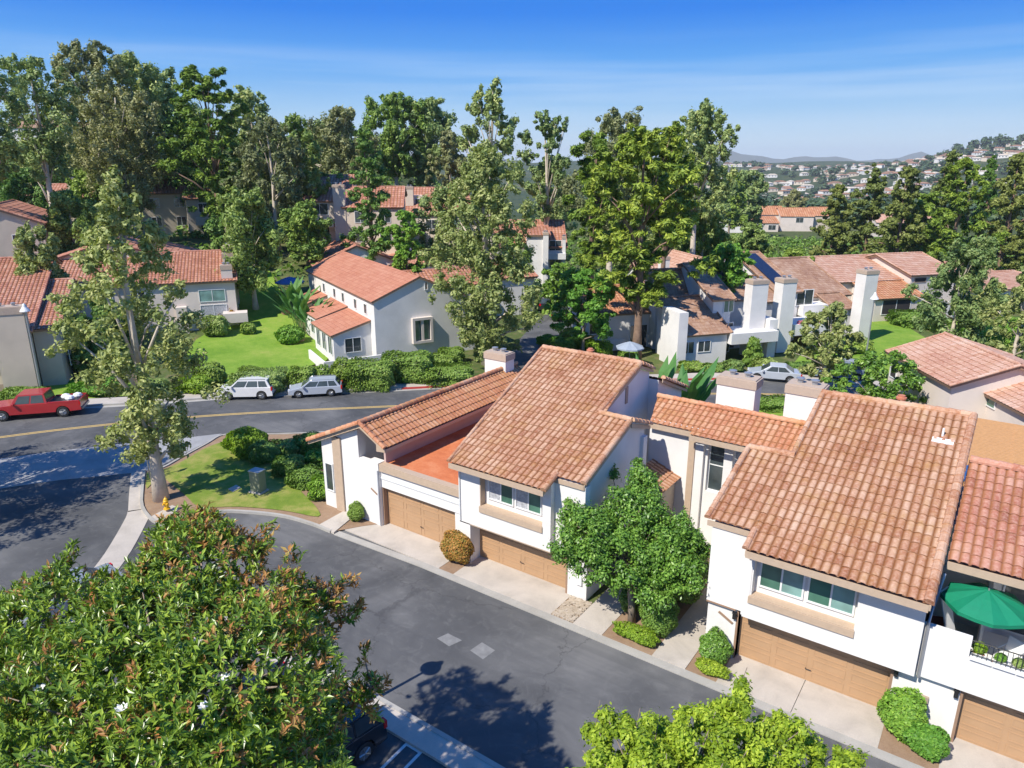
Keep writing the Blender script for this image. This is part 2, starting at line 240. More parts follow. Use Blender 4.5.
# ------------------------------------------------------------------ object helpers
WL = {}
def tag(o, label=None, cat=None, group=None, kind=None):
    if label: o['label'] = label
    if cat: o['category'] = cat
    if group: o['group'] = group
    if kind: o['kind'] = kind
    return o
def empty(name, loc, label, cat, group=None):
    o = bpy.data.objects.new(name, None); o.location = tuple(float(q) for q in loc); o.empty_display_size = 0.5; COL.objects.link(o)
    WL[o.name] = np.array([float(q) for q in loc]); return tag(o, label, cat, group)
def link_mesh(me, name, parent=None, origin=None):
    o = bpy.data.objects.new(name, me); COL.objects.link(o)
    if parent is not None: o.parent = parent; WL[o.name] = WL[parent.name]
    else:
        o.location = tuple(float(q) for q in (origin if origin is not None else (0, 0, 0))); WL[o.name] = np.array(o.location[:])
    return o
class MB:
    def __init__(s): s.v = []; s.f = []; s.uv = []
    def add(s, vs, fs, uv=None):
        b = len(s.v); s.v += [tuple(float(q) for q in p) for p in vs]; s.f += [tuple(b+i for i in f) for f in fs]
        s.uv += (uv if uv else [None]*len(fs)); return s
    def box(s, a, b):
        (x0, y0, z0), (x1, y1, z1) = a, b
        return s.add([(x0,y0,z0),(x1,y0,z0),(x1,y1,z0),(x0,y1,z0),(x0,y0,z1),(x1,y0,z1),(x1,y1,z1),(x0,y1,z1)],
                     [(3,2,1,0),(4,5,6,7),(0,1,5,4),(1,2,6,5),(2,3,7,6),(3,0,4,7)])
    def obox(s, O, e1, e2, a, b, up=(0,0,1)):
        """box in local frame O + e1*x + e2*y + up*z, corners a..b"""
        O, e1, e2, up = (np.array(q, float) for q in (O, e1, e2, up)); (x0,y0,z0), (x1,y1,z1) = a, b
        c = [(x0,y0,z0),(x1,y0,z0),(x1,y1,z0),(x0,y1,z0),(x0,y0,z1),(x1,y0,z1),(x1,y1,z1),(x0,y1,z1)]
        return s.add([O+e1*x+e2*y+up*z for x, y, z in c], [(3,2,1,0),(4,5,6,7),(0,1,5,4),(1,2,6,5),(2,3,7,6),(3,0,4,7)])
    def prism(s, poly, d):
        """extrude a polygon (list of 3d points) by vector d"""
        n = len(poly); d = np.array(d, float); P = [np.array(p, float) for p in poly]
        return s.add(P+[p+d for p in P], [tuple(range(n-1, -1, -1)), tuple(range(n, 2*n))]+[(i, (i+1) % n, n+(i+1) % n, n+i) for i in range(n)])
    def tube(s, pts, rad, n=7, cap=True):
        P = [np.array(p, float) for p in pts]; R = rad if hasattr(rad, '__len__') else [rad]*len(P); rings = []
        for i, p in enumerate(P):
            t = P[min(i+1, len(P)-1)]-P[max(i-1, 0)]; t = t/(np.linalg.norm(t)+1e-9)
            a = np.cross(t, (0, 0, 1) if abs(t[2]) < 0.9 else (1, 0, 0)); a /= np.linalg.norm(a); b = np.cross(t, a)
            rings.append([p+R[i]*(a*math.cos(2*math.pi*k/n)+b*math.sin(2*math.pi*k/n)) for k in range(n)])
        vs = [q for r in rings for q in r]; fs = []
        for i in range(len(P)-1):
            for k in range(n): fs.append((i*n+k, i*n+(k+1) % n, (i+1)*n+(k+1) % n, (i+1)*n+k))
        if cap: fs += [tuple(range(n-1, -1, -1)), tuple(range((len(P)-1)*n, len(P)*n))]
        return s.add(vs, fs)
    def lathe(s, c, prof, n=16):
        c = np.array(c, float); vs = []; fs = []
        for r, z in prof: vs += [c+np.array((r*math.cos(2*math.pi*k/n), r*math.sin(2*math.pi*k/n), z)) for k in range(n)]
        for i in range(len(prof)-1):
            for k in range(n): fs.append((i*n+k, i*n+(k+1) % n, (i+1)*n+(k+1) % n, (i+1)*n+k))
        fs += [tuple(range(n-1, -1, -1)), tuple(range((len(prof)-1)*n, len(prof)*n))]
        return s.add(vs, fs)
    def build(s, name, mat, parent=None, origin=None, smooth=False, bevel=0, kind=None):
        off = WL[parent.name] if parent is not None else np.array(origin if origin is not None else (0, 0, 0), float)
        me = bpy.data.meshes.new(name); me.from_pydata([tuple(np.array(p)-off) for p in s.v], [], s.f)
        if any(u is not None for u in s.uv):
            ul = me.uv_layers.new(name='UVMap'); k = 0
            for fi, f in enumerate(s.f):
                for j in range(len(f)):
                    if s.uv[fi] is not None: ul.data[k].uv = s.uv[fi][j]
                    k += 1
        me.materials.append(MT[mat] if isinstance(mat, str) else mat)
        if smooth: me.shade_smooth()
        me.update(); o = link_mesh(me, name, parent, origin)
        if bevel:
            bm_ = o.modifiers.new('bevel', 'BEVEL'); bm_.width = bevel; bm_.segments = 2; bm_.limit_method = 'ANGLE'
        if kind: o['kind'] = kind
        return o
def N(v): v = np.array(v, float); return v/np.linalg.norm(v)

# ------------------------------------------------------------------ roof tiles
def tile_sheet(mb, P0, e, s, polys, tw=0.28, th=0.42, amp=0.05, step=0.035, seg=8, seed=0):
    """wavy clay tile surface on plane P0 + e*a + s*b, clipped to convex polygons given in (a, b)"""
    P0 = np.array(P0, float); e = N(e); s = N(s); n = np.cross(e, s); n = n if n[2] > 0 else -n
    for poly in polys:
        A = [p[0] for p in poly]; B = [p[1] for p in poly]
        i0 = math.floor(min(A)/tw); i1 = math.ceil(max(A)/tw); j0 = math.floor(min(B)/th-0.001); j1 = math.ceil(max(B)/th)
        nu = (i1-i0)*seg+1
        aa = np.array([i0*tw+k*tw/seg for k in range(nu)])
        ph = (np.arange(nu) % seg)/seg; prof = amp*np.power(np.abs(np.sin(math.pi*ph)), 0.75)
        bm = bmesh.new(); uvl = bm.loops.layers.uv.new('UVMap'); prev = None
        jr = np.random.default_rng(seed+3)
        for j in range(j0, j1):
            rows = []
            for (b, off) in ((j*th, step), ((j+1)*th, 0.0)):
                rows.append([bm.verts.new(tuple(P0+e*aa[k]+s*(b-(0.012*math.sin(k*0.7+j) if off else 0))+n*(prof[k]+off))) for k in range(nu)])
            for k in range(nu-1):
                f = bm.faces.new((rows[0][k], rows[0][k+1], rows[1][k+1], rows[1][k]))
                c = i0+k//seg; u0 = c+(k % seg)/seg; u1 = c+(k % seg+1)/seg-0.0001; v0, v1 = j+0.001, j+0.999
                for l, uvv in zip(f.loops, ((u0+.0001, v0), (u1, v0), (u1, v1), (u0+.0001, v1))): l[uvl].uv = (uvv[0]+500, uvv[1]+500)
                f.smooth = True
            if prev:
                for k in range(nu-1):
                    f = bm.faces.new((prev[k], prev[k+1], rows[0][k+1], rows[0][k]))
                    c = i0+k//seg
                    for l in f.loops: l[uvl].uv = (c+500.5, j-1+500.98)
            prev = rows[1]
        ctr = np.mean(np.array(poly), axis=0)
        for q in range(len(poly)):
            p, r = np.array(poly[q]), np.array(poly[(q+1) % len(poly)]); d = r-p; nn = np.array((d[1], -d[0]))
            if nn@(ctr-p) > 0: nn = -nn
            g = bm.verts[:]+bm.edges[:]+bm.faces[:]
            bmesh.ops.bisect_plane(bm, geom=g, dist=1e-5, plane_co=tuple(P0+e*p[0]+s*p[1]), plane_no=tuple(N(e*nn[0]+s*nn[1])), clear_outer=True)
        bm.verts.index_update()
        mb.add([v.co[:] for v in bm.verts], [[v.index for v in f.verts] for f in bm.faces], [[tuple(l[uvl].uv) for l in f.loops] for f in bm.faces])
        bm.free()
_run = [0]
def tile_run(mb, p0, p1, r=0.12, tl=0.42, lift=0.02, up=(0, 0, 1)):
    """a run of half-round cap tiles from p0 to p1, lapped"""
    p0, p1 = np.array(p0, float), np.array(p1, float); L = np.linalg.norm(p1-p0); n = max(1, round(L/tl)); t = (p1-p0)/L
    a = N(np.cross(t, up)); u = np.cross(a, t)
    for k in range(n):
        _run[0] += 1; c0 = p0+t*(L*k/n)+u*lift; c1 = p0+t*(L*(k+1)/n+0.03)+u*(lift-0.01); vs = []
        for c, rr in ((c0, r*1.08), (c1, r*0.93)):
            for q in range(8):
                an = math.pi*(-0.12+1.24*q/7); vs.append(c+a*rr*math.cos(an)+u*rr*math.sin(an))
        fs = [(q, q+1, 9+q, 8+q) for q in range(7)]+[tuple(range(8))]
        K = 37*_run[0] % 997
        mb.add(vs, fs, [[(K+.5, 2000.5+_run[0] % 50)]*4]*7+[[(K+.5, 2000.5)]*8])
def plane_z(P, e1, e2):  # normal
    return np.cross(e1, e2)

# ------------------------------------------------------------------ windows, chimneys
def window(parent, P, e, n, w, h, mull=1, pane='glass', fr='frame', depth=0.06, fw=0.06, hbar=0, panes=None):
    """frame (one part) with its pane(s) as sub-part; P lower left on the wall, e along, n outwards"""
    P = np.array(P, float); e = N(e); n = N(n); z = np.array((0, 0, 1.0)); f = MB()
    O = P+n*0.003
    def bar(a0, a1, z0, z1, d=depth): f.obox(O, e, n, (a0, 0, z0), (a1, d, z1))
    bar(0, w, 0, fw); bar(0, w, h-fw, h); bar(0, fw, fw, h-fw); bar(w-fw, w, fw, h-fw)
    for k in range(mull): x = w*(k+1)/(mull+1); bar(x-fw*0.5, x+fw*0.5, fw, h-fw, depth*0.8)
    for k in range(hbar): q = h*(k+1)/(hbar+1); bar(fw, w-fw, q-fw*0.4, q+fw*0.4, depth*0.7)
    fo = f.build('window', fr, parent)
    pl = panes or [pane]; k = len(pl)
    for i, pm in enumerate(pl):
        g = MB(); a0 = fw*0.6+(w-1.2*fw)*i/k; a1 = fw*0.6+(w-1.2*fw)*(i+1)/k
        g.obox(O, e, n, (a0, 0.004, fw*0.6), (a1, 0.022, h-fw*0.6)); g.build('pane', pm, fo)
    return fo
def chimney(parent, P, e, n, w, d, z0, z1, mat='stucco', cap='cap', ch=0.45):
    """P lower-left-front corner on plan"""
    P = np.array((P[0], P[1], 0.0)); b = MB(); b.obox(P, e, n, (0, 0, z0), (w, d, z1-ch)); o = b.build('chimney', mat, parent)
    c = MB(); c.obox(P, e, n, (-0.05, -0.05, z1-ch), (w+0.05, d+0.05, z1-0.06)); c.obox(P, e, n, (0.02, 0.02, z1-0.06), (w-0.02, d-0.02, z1)); c.build('chimney_cap', cap, o)
    for q in ((0.3, 0.5), (0.7, 0.5)):
        f = MB(); f.lathe(P+np.array(e)*w*q[0]+np.array(n)*d*q[1]+np.array((0, 0, z1)), [(0.13, 0), (0.13, 0.16), (0.2, 0.17), (0.2, 0.22), (0.05, 0.26)], 8)
        f.build('flue', 'galv', o)
    return o
def rotv(th): t = math.radians(th); return np.array((math.cos(t), math.sin(t), 0.0)), np.array((-math.sin(t), math.cos(t), 0.0))

class House:
    """a house made of masses; local frame e1 along the facade, e2 away, z from ground z0"""
    def __init__(s, name, O, th, label, cat='house', wall='stucco', roof='tile_flat', group=None, z0=None):
        s.e1, s.e2 = rotv(th); z = gh(O) if z0 is None else z0
        s.O = np.array((O[0], O[1], z)); s.root = empty(name, s.O, label, cat, group); s.wall = wall; s.roof = roof
    def w(s, a, b, z): return s.O+s.e1*a+s.e2*b+np.array((0, 0, z))
    def mass(s, a, b, L, W, prof, along='e1', oh=0.35, ohe=0.3, tw=0.3, th=0.42, seg=4, amp=0.045, base=-1.0, roof=None, wall=None, caps=True, rm=None):
        """L along e1, W along e2; prof [(t, z)...] across the other axis, t in metres"""
        if along == 'e1': T, R_, len_ = s.e2, s.e1, L
        else: T, R_, len_ = s.e1, s.e2, W
        C0 = s.w(a, b, 0); zz = np.array((0, 0, 1.0))
        poly = [C0+T*prof[0][0]+zz*base]+[C0+T*t+zz*(z-0.06) for t, z in prof]+[C0+T*prof[-1][0]+zz*base]
        MB().prism(poly, R_*len_).build('wall', wall or s.wall, s.root)
        rb = MB(); fb = MB()
        for (t0, z0), (t1, z1) in zip(prof[:-1], prof[1:]):
            lo, hi = ((t0, z0), (t1, z1)) if z0 <= z1 else ((t1, z1), (t0, z0))
            pl = C0+T*lo[0]+zz*lo[1]; ph = C0+T*hi[0]+zz*hi[1]; sv = N(ph-pl)
            isend = lo in (prof[0], prof[-1])
            ov = oh if isend else 0
            p = pl-sv*ov-R_*ohe; Ls = np.linalg.norm(ph-pl)+ov; Le = len_+2*ohe
            nrm = np.cross(R_, sv); nrm = nrm if nrm[2] > 0 else -nrm
            tile_sheet(rb, p+nrm*0.03, R_, sv, [[(0, 0), (Le, 0), (Le, Ls), (0, Ls)]], tw, th, amp, 0.03 if amp > 0.01 else 0.012, seg)
            fb.obox(p, R_, sv, (0.02, 0.02, -0.16), (Le-0.02, Ls, 0.015), nrm)
            if caps:
                tile_run(rb, p+nrm*.05, p+sv*Ls+nrm*.05, 0.09); tile_run(rb, p+R_*Le+nrm*.05, p+R_*Le+sv*Ls+nrm*.05, 0.09)
        if caps:
            for k in range(1, len(prof)-1):
                q = C0+T*prof[k][0]+zz*(prof[k][1]+0.06)
                if prof[k][1] >= prof[k-1][1] and prof[k][1] >= prof[k+1][1]: tile_run(rb, q-R_*ohe, q+R_*(len_+ohe), 0.12)
            if prof[-1][1] > prof[-2][1]:
                q = C0+T*prof[-1][0]+zz*(prof[-1][1]+0.06); tile_run(rb, q-R_*ohe, q+R_*(len_+ohe), 0.12)
        rb.build('roof', rm or roof or s.roof, s.root); fb.build('fascia', 'trim_dark', s.root)
    def box(s, name, mat, a, b, L, W, z0, z1): return MB().obox(s.O, s.e1, s.e2, (a, b, z0), (a+L, b+W, z1)).build(name, mat, s.root)
    def win(s, face, q, z, w_, h, at_=0.0, **k):
        if face == 'F': window(s.root, s.w(q, at_, z), s.e1, -s.e2, w_, h, **k)
        elif face == 'L': window(s.root, s.w(at_, q, z), s.e2, -s.e1, w_, h, **k)
        elif face == 'R': window(s.root, s.w(at_, q, z), s.e2, s.e1, w_, h, **k)
    def chim(s, a, b, w_, d, z0, z1, mat=None, ch=0.4): return chimney(s.root, s.w(a, b, 0), s.e1, s.e2, w_, d, s.O[2]+z0, s.O[2]+z1, mat or s.wall, ch=ch)
    def pf(s, u, v, b=0.0):
        """where the sight line to (u, v) meets the facade plane at depth b: returns (a, z)"""
        d = ray(u, v); n = s.e2; P0 = s.w(0, b, 0); t = ((P0-CAM)@n)/(d@n); Q = CAM+d*t-s.O; return float(Q@s.e1), float(Q[2])
    def wp(s, u0, v0, u1, v1, b=0.0, **k):
        a0, z1 = s.pf(u0, v0, b); a1, z0 = s.pf(u1, v1, b); s.win('F', a0, z0, max(.4, a1-a0), max(.5, z1-z0), at_=b, **k)

def atG(u, v, dmax=4000):
    d = ray(u, v); d = d/np.linalg.norm(d[:2]); t0 = 5.0; t = 5.0
    while t < dmax:
        P = CAM+d*t
        if P[2] < gh(P):
            lo, hi = t0, t
            for _ in range(18):
                mid = (lo+hi)/2; P = CAM+d*mid
                if P[2] < gh(P): hi = mid
                else: lo = mid
            return CAM+d*hi
        t0 = t; t += 0.6+t*0.004
    return CAM+d*dmax
# ------------------------------------------------------------------ terrain
def terrain():
    Dn = list(np.arange(-30, 56, 4.0))+list(np.arange(56, 150, 1.6))+list(np.geomspace(150, 12000, 90))
    rn = list(np.linspace(-1.5, -0.9, 12))+list(np.linspace(-0.88, 0.9, 190))+list(np.linspace(0.95, 1.5, 10))
    D, R = np.meshgrid(Dn, rn, indexing='ij'); S = R*(np.maximum(D, 0)+45)
    X = RT[0]*S+F2[0]*D; Y = RT[1]*S+F2[1]*D; Z = ground_h(X, Y)
    Z = Z-0.06-np.where(D > 10500, 80, 0)
    v = np.stack([X.ravel(), Y.ravel(), Z.ravel()], 1); nc = len(rn); f = []
    for i in range(len(Dn)-1):
        for j in range(nc-1): k = i*nc+j; f.append((k, k+1, k+nc+1, k+nc))
    me = bpy.data.meshes.new('ground'); me.from_pydata(v.tolist(), [], f); me.shade_smooth()
    M, nt, b = newmat('ground cover'); p = pos(nt); n1 = noise(nt, 0.05, 6, 0.65, p); n2 = noise(nt, 0.9, 5, 0.7, p); n3 = noise(nt, 9, 3, 0.7, p)
    a = ramp(nt, n2.outputs[0], [(0.28, (0.06, 0.10, 0.02)), (0.48, (0.12, 0.16, 0.04)), (0.62, (0.23, 0.19, 0.09)), (0.8, (0.30, 0.22, 0.14))]).outputs[0]
    c = ramp(nt, n1.outputs[0], [(0.35, (0.035, 0.06, 0.022)), (0.5, (0.06, 0.085, 0.035)), (0.7, (0.13, 0.12, 0.06))]).outputs[0]
    c = mixc(nt, n3.outputs[0], c, a)
    gpos = nt.nodes.new('ShaderNodeVectorMath'); gpos.operation = 'LENGTH'; lk(nt, p, gpos.inputs[0])
    mr = nt.nodes.new('ShaderNodeMapRange'); lk(nt, gpos.outputs['Value'], mr.inputs[0]); mr.inputs[1].default_value = 150; mr.inputs[2].default_value = 500
    c2 = ramp(nt, noise(nt, 0.012, 6, 0.7, p).outputs[0], [(0.35, (0.03, 0.055, 0.02)), (0.55, (0.055, 0.075, 0.03)), (0.72, (0.14, 0.13, 0.075))]).outputs[0]
    c = mixc(nt, mr.outputs[0], c, c2); lk(nt, c, b.inputs['Base Color']); b.inputs['Roughness'].default_value = 1; b.inputs['Specular IOR Level'].default_value = 0.1
    me.materials.append(M); o = link_mesh(me, 'ground'); o['kind'] = 'structure'
terrain()
def sheet(name, pts, mat, off, kind='structure', cuts=0, thick=0.0, **kw):
    """ground sheet draped on the terrain; pts world xy; thick>0 gives it a real edge down to the ground"""
    bm = bmesh.new(); vs = [bm.verts.new((float(p[0]), float(p[1]), 0)) for p in pts]; bm.faces.new(vs)
    if cuts:
        bmesh.ops.triangulate(bm, faces=bm.faces[:])
        for _ in range(cuts): bmesh.ops.subdivide_edges(bm, edges=bm.edges[:], cuts=1, use_grid_fill=True)
    for v in bm.verts: v.co.z = gh(v.co)+off
    if thick:
        r = bmesh.ops.extrude_face_region(bm, geom=bm.faces[:])
        # extruded copy becomes the top: push the old ring down
        new = [g for g in r['geom'] if isinstance(g, bmesh.types.BMVert)]
        for v in new: v.co.z -= thick
    bmesh.ops.recalc_face_normals(bm, faces=bm.faces[:])
    me = bpy.data.meshes.new(name); bm.to_mesh(me); bm.free(); me.materials.append(MT[mat])
    o = link_mesh(me, name); o['kind'] = kind; return o
def px(lst, z=0.0): return [at(u, v, z) for u, v in lst]
def pxG(lst): return [atG(u, v) for u, v in lst]
def strip(name, pts, wdt, mat, z0, z1, side=1, kind='structure'):
    """raised kerb/line strip along polyline pts (world)"""
    P = [np.array(p[:2], float) for p in pts]; mb = MB(); L = []
    for i, p in enumerate(P):
        t = P[min(i+1, len(P)-1)]-P[max(i-1, 0)]; t /= np.linalg.norm(t); nn = np.array((-t[1], t[0]))*side
        L.append((p, p+nn*wdt))
    for (a, b), (c, d) in zip(L[:-1], L[1:]):
        q = [(*a, z0), (*c, z0), (*d, z0), (*b, z0)]; mb.prism(q, (0, 0, z1-z0))
    return mb.build(name, mat, kind=kind)
def smooth_poly(pts, n=6):
    P = [np.array(p, float) for p in pts]; P = [2*P[0]-P[1]]+P+[2*P[-1]-P[-2]]; out = []
    for i in range(1, len(P)-2):
        for k in range(n):
            t = k/n; a, b, c, d = P[i-1], P[i], P[i+1], P[i+2]
            out.append(0.5*((2*b)+(-a+c)*t+(2*a-5*b+4*c-d)*t*t+(-a+3*b-3*c+d)*t**3))
    out.append(P[-2]); return out

# the through street and its verges
far_kerb = smooth_poly([at(-160, 436), at(0, 409), at(90, 406.5), at(180, 401), at(250, 396), at(330, 392.5), at(400, 389.5), at(465, 386), at(540, 383), at(667, 381), at(716, 379.5), at(800, 381), at(900, 390), at(1010, 405), at(1120, 425)])
near_kerb = smooth_poly([at(-160, 492), at(0, 458), at(100, 446), at(180, 437.5), at(250, 433), at(310, 431.5), at(400, 427), at(520, 421), at(650, 413), at(770, 411), at(860, 420), at(960, 440), at(1100, 480)])
sheet('street', far_kerb+near_kerb[::-1], 'asphalt', -0.012)
mid = smooth_poly([at(-160, 462), at(0, 438), at(100, 426), at(200, 417), at(300, 411), at(400, 406.5), at(520, 401), at(660, 395), at(780, 395), at(880, 403), at(1000, 420)])
strip('road_centre_line', mid, 0.12, 'yellowpaint', -0.012, -0.006); strip('road_centre_line', [p+N(np.cross((0,0,1.), mid[min(i+1,len(mid)-1)]-mid[max(i-1,0)]))*0.24 for i, p in enumerate(mid)], 0.12, 'yellowpaint', -0.012, -0.006)
strip('kerb_far', far_kerb, 0.16, 'kerb', -0.05, 0.12, 1)
strip('gutter_far', far_kerb, 0.4, 'kerb', -0.04, -0.004, -1)
def off(poly, w_): return [p+N(np.cross((0, 0, 1.), poly[min(i+1, len(poly)-1)]-poly[max(i-1, 0)]))*w_ for i, p in enumerate(poly)]
strip('sidewalk', [p for p in off(far_kerb, 0.16)], 1.55, 'concrete', -0.05, 0.11, 1)
strip('kerb_red_marked', [at(u, v) for u, v in smooth_poly([(402, 389.5), (430, 388), (466, 386)], 4)], 0.17, 'redpaint', -0.04, 0.126, 1)
strip('kerb_red_marked', [at(u, v) for u, v in smooth_poly([(655, 381), (690, 380.3), (722, 379.6)], 4)], 0.17, 'redpaint', -0.04, 0.126, 1)
# side street running away behind the tall sycamore
sheet('side_street', pxG([(520, 384), (505, 355), (528, 330), (552, 308), (600, 300), (604, 318), (572, 338), (560, 360), (600, 384)]), 'asphalt', -0.02, cuts=3)
# entrance road, alley and parking court: one asphalt sheet
sheet('alley_asphalt', [(-62, 9), *[(p[0], p[1]) for p in near_kerb[6:26]], (-22, 30), (-22, 22.2), (60, 22.2), (60, -25), (-62, -25)], 'asphalt', -0.02)
# concrete cross gutter at the mouth of the entrance road
ap = [at(-120, 484), at(0, 458.5), at(60, 450.5), at(117, 444), at(180, 438.2), at(216, 434.5), at(205, 443), at(180, 456), at(160, 469), at(143, 473), at(131, 473), at(60, 481), at(0, 488.5), at(-120, 515)]
ap_low = [at(-120, 545), at(0, 516+0), at(60, 505), at(131, 488)]
sheet('entrance_apron', [at(-150, 495), at(0, 458.5), at(60, 450.5), at(117, 444), at(180, 438.2), at(222, 433.5), at(205, 443), at(180, 456), at(160, 466), at(143, 471), at(131, 473), at(60, 480), at(0, 488.5), at(-150, 528)], 'apron', -0.004)
strip('cross_gutter', [at(131, 473), at(129, 495), at(128, 512)], 1.0, 'concrete', -0.05, 0.004, 1)
strip('cross_gutter', smooth_poly([at(128, 511), at(124, 521), at(105, 553), at(82, 583), at(55, 620), at(20, 670)], 4), 1.15, 'concrete', -0.05, 0.004, 1)
# lawn island between entrance road, street and first unit
isl = smooth_poly([at(143, 472), at(141, 490), at(141, 508), at(152, 522), at(170, 528)], 3)+smooth_poly([at(185, 519), at(215, 513.5), at(240, 513), at(280, 517), at(310, 525), at(330, 533)], 4)
top = smooth_poly([at(400, 428), at(310, 433.5), at(250, 435), at(222, 436), at(206, 444.5), at(182, 457.5), at(162, 468.5), at(145, 471.5)], 4)
isl_poly = isl+[at(362, 527), np.array((-24.3, 22.9, 0)), np.array((-24.3, 38, 0)), at(400, 428)]+top[1:]
sheet('lawn_island', isl_poly, 'soil', 0.05, cuts=0)
sheet('lawn_patchy', smooth_poly([at(147, 474), at(165, 470), at(185, 461), at(208, 448), at(236, 440), at(262, 440), at(290, 455), at(300, 472), at(297, 487), at(316, 508), at(318, 518), at(285, 512), at(240, 508), at(200, 508), at(185, 496), at(160, 478), at(147, 490), at(147, 474)], 3)[:-1], 'lawn_dry', 0.085)
strip('kerb_island', isl, 0.15, 'kerb', -0.05, 0.12, 1); strip('kerb_island', top, 0.15, 'kerb', -0.05, 0.12, 1)
sheet('hydrant_pad', [at(150, 517, .1), at(172, 505, .1), at(180, 508, .1), at(160, 523, .1)], 'concrete', 0.10, thick=0.12)
sheet('valve_slab', [at(228, 489, .1), at(236, 485, .1), at(241, 487.5, .1), at(233, 492, .1)], 'concrete', 0.115, thick=0.1)
sheet('path_to_first_unit', [at(318, 527), at(352, 500+8), at(362, 511), at(334, 534)], 'concrete', 0.10, thick=0.12)
# garage-side paving: gutter, aprons, walks, beds (front wall line is y = 23)
strip('alley_gutter', [(-25.5, 20.75), (-20, 21.0), (30, 21.0)], 0.38, 'kerb', -0.06, 0.02, 1)
for a, b, n_ in ((-25.4, -19.2, 'driveway_slab'), (-18.35, -13.2, 'driveway_slab'), (-6.3, -3.75, 'driveway_slab'), (-3.73, -1.1, 'driveway_slab'), (0.55, 3.2, 'driveway_slab'), (3.22, 6.5, 'driveway_slab')):
    mb = MB(); mb.prism([(a, 21.38, -.05), (b, 21.38, -.05), (b, 23.5, -.05), (a, 23.5, -.05)], (0, 0, 0.085)); mb.build(n_, 'concrete', kind='structure')
for a, b, y1 in ((-12.15, -10.85, 30), (-8.75, -7.45, 30)): 
    mb = MB(); mb.prism([(a, 21.38, -.05), (b, 21.38, -.05), (b, y1, -.05), (a, y1, -.05)], (0, 0, 0.1)); mb.build('walkway', 'concrete', kind='structure')
mb = MB(); mb.prism([(-19.2, 21.38, -.05), (-18.35, 21.38, -.05), (-18.35, 23, -.05), (-19.2, 23, -.05)], (0, 0, 0.07)); mb.build('planting_bed', 'soil', kind='structure')
mb = MB(); mb.prism([(-10.85, 21.38, -.05), (-8.75, 21.38, -.05), (-8.75, 30, -.05), (-10.85, 30, -.05)], (0, 0, 0.08)); mb.build('planting_bed', 'soil', kind='structure')
mb = MB(); mb.prism([(-7.45, 21.38, -.05), (-6.3, 21.38, -.05), (-6.3, 23, -.05), (-7.45, 23, -.05)], (0, 0, 0.07)); mb.build('planting_bed', 'soil', kind='structure')
mb = MB(); mb.prism([(-1.1, 21.38, -.05), (0.55, 21.38, -.05), (0.55, 23, -.05), (-1.1, 23, -.05)], (0, 0, 0.07)); mb.build('planting_bed', 'soil', kind='structure')
mb = MB(); mb.prism([(-13.2, 21.38, -.05), (-12.15, 21.38, -.05), (-12.15, 23, -.05), (-13.2, 23, -.05)], (0, 0, 0.06)); mb.build('gravel_bed', 'soil', kind='structure')
mb = MB(); rg = random.Random(3)
for _ in range(420):
    x, y, r = rg.uniform(-13.15, -12.2), rg.uniform(21.42, 22.95), rg.uniform(0.03, 0.075); a = rg.uniform(0, 3.1)
    mb.obox((x, y, 0.01), (math.cos(a), math.sin(a), 0), (-math.sin(a), math.cos(a), 0), (-r, -r*.7, 0), (r, r*.7, r*.9))
mb.build('gravel', groundmat('river pebbles', [(0.3, (0.25, 0.2, 0.15)), (0.5, (0.42, 0.35, 0.27)), (0.7, (0.55, 0.5, 0.44))], 4, 8, 20, 0.6, 0.2), kind='stuff')
sheet('soil_strip_behind', [(-24, 36), (-24, 29), (14, 29), (14, 40), (-10, 50)], 'soil', -0.005)
# far side of the alley: concrete median strip, parking court with lines
strip('median_kerb', [(-27, 13.95), (12, 13.95)], 0.17, 'kerb', -0.05, 0.11, -1)
strip('median_walk', [(-27, 13.78), (12, 13.78)], 0.75, 'concrete', -0.05, 0.09, -1)
for xx in (-13.35, -12.75, -8.0, -7.4): strip('parking_line', [(xx, 12.95), (xx+0.25, 7.5)], 0.1, 'whitepaint', -0.019, -0.012)
strip('parking_line', [(-13.35, 12.95), (-12.65, 12.95)], 0.1, 'whitepaint', -0.019, -0.011)
for q in ([(448, 633), (462, 640), (449, 646), (437, 638)], [(482, 642), (495, 650), (483, 659), (470, 650)]): sheet('asphalt_patch', px(q), 'patch', -0.014)
# lawns beyond the street
sheet('lawn_far', pxG([(178, 362), (196, 340), (225, 322), (240, 300), (234, 278), (248, 266), (268, 268), (286, 300), (300, 330), (335, 352), (325, 362), (290, 372), (250, 380), (205, 384), (180, 378)]), 'lawn', 0.05, cuts=4)
sheet('lawn_left', pxG([(-60, 420), (-60, 392), (0, 388), (40, 380), (70, 380), (110, 384), (150, 378), (172, 386), (172, 393), (100, 398), (40, 402), (0, 405)]), 'lawn', 0.03, cuts=3)
sheet('lawn_right', pxG([(868, 308), (884, 310), (912, 330), (945, 350), (925, 366), (880, 376), (840, 372), (790, 368), (800, 356), (850, 352), (864, 335)]), 'lawn', 0.05, cuts=3)
sheet('lawn_behind', pxG([(286, 232), (300, 226), (345, 228), (400, 232), (430, 240), (400, 246), (330, 243), (290, 238)]), 'lawn', 0.06, cuts=3)
sheet('lawn_verge', pxG([(640, 412), (760, 397+3), (800, 404), (810, 422), (780, 430), (640, 430)]), 'lawn', 0.04, cuts=3)

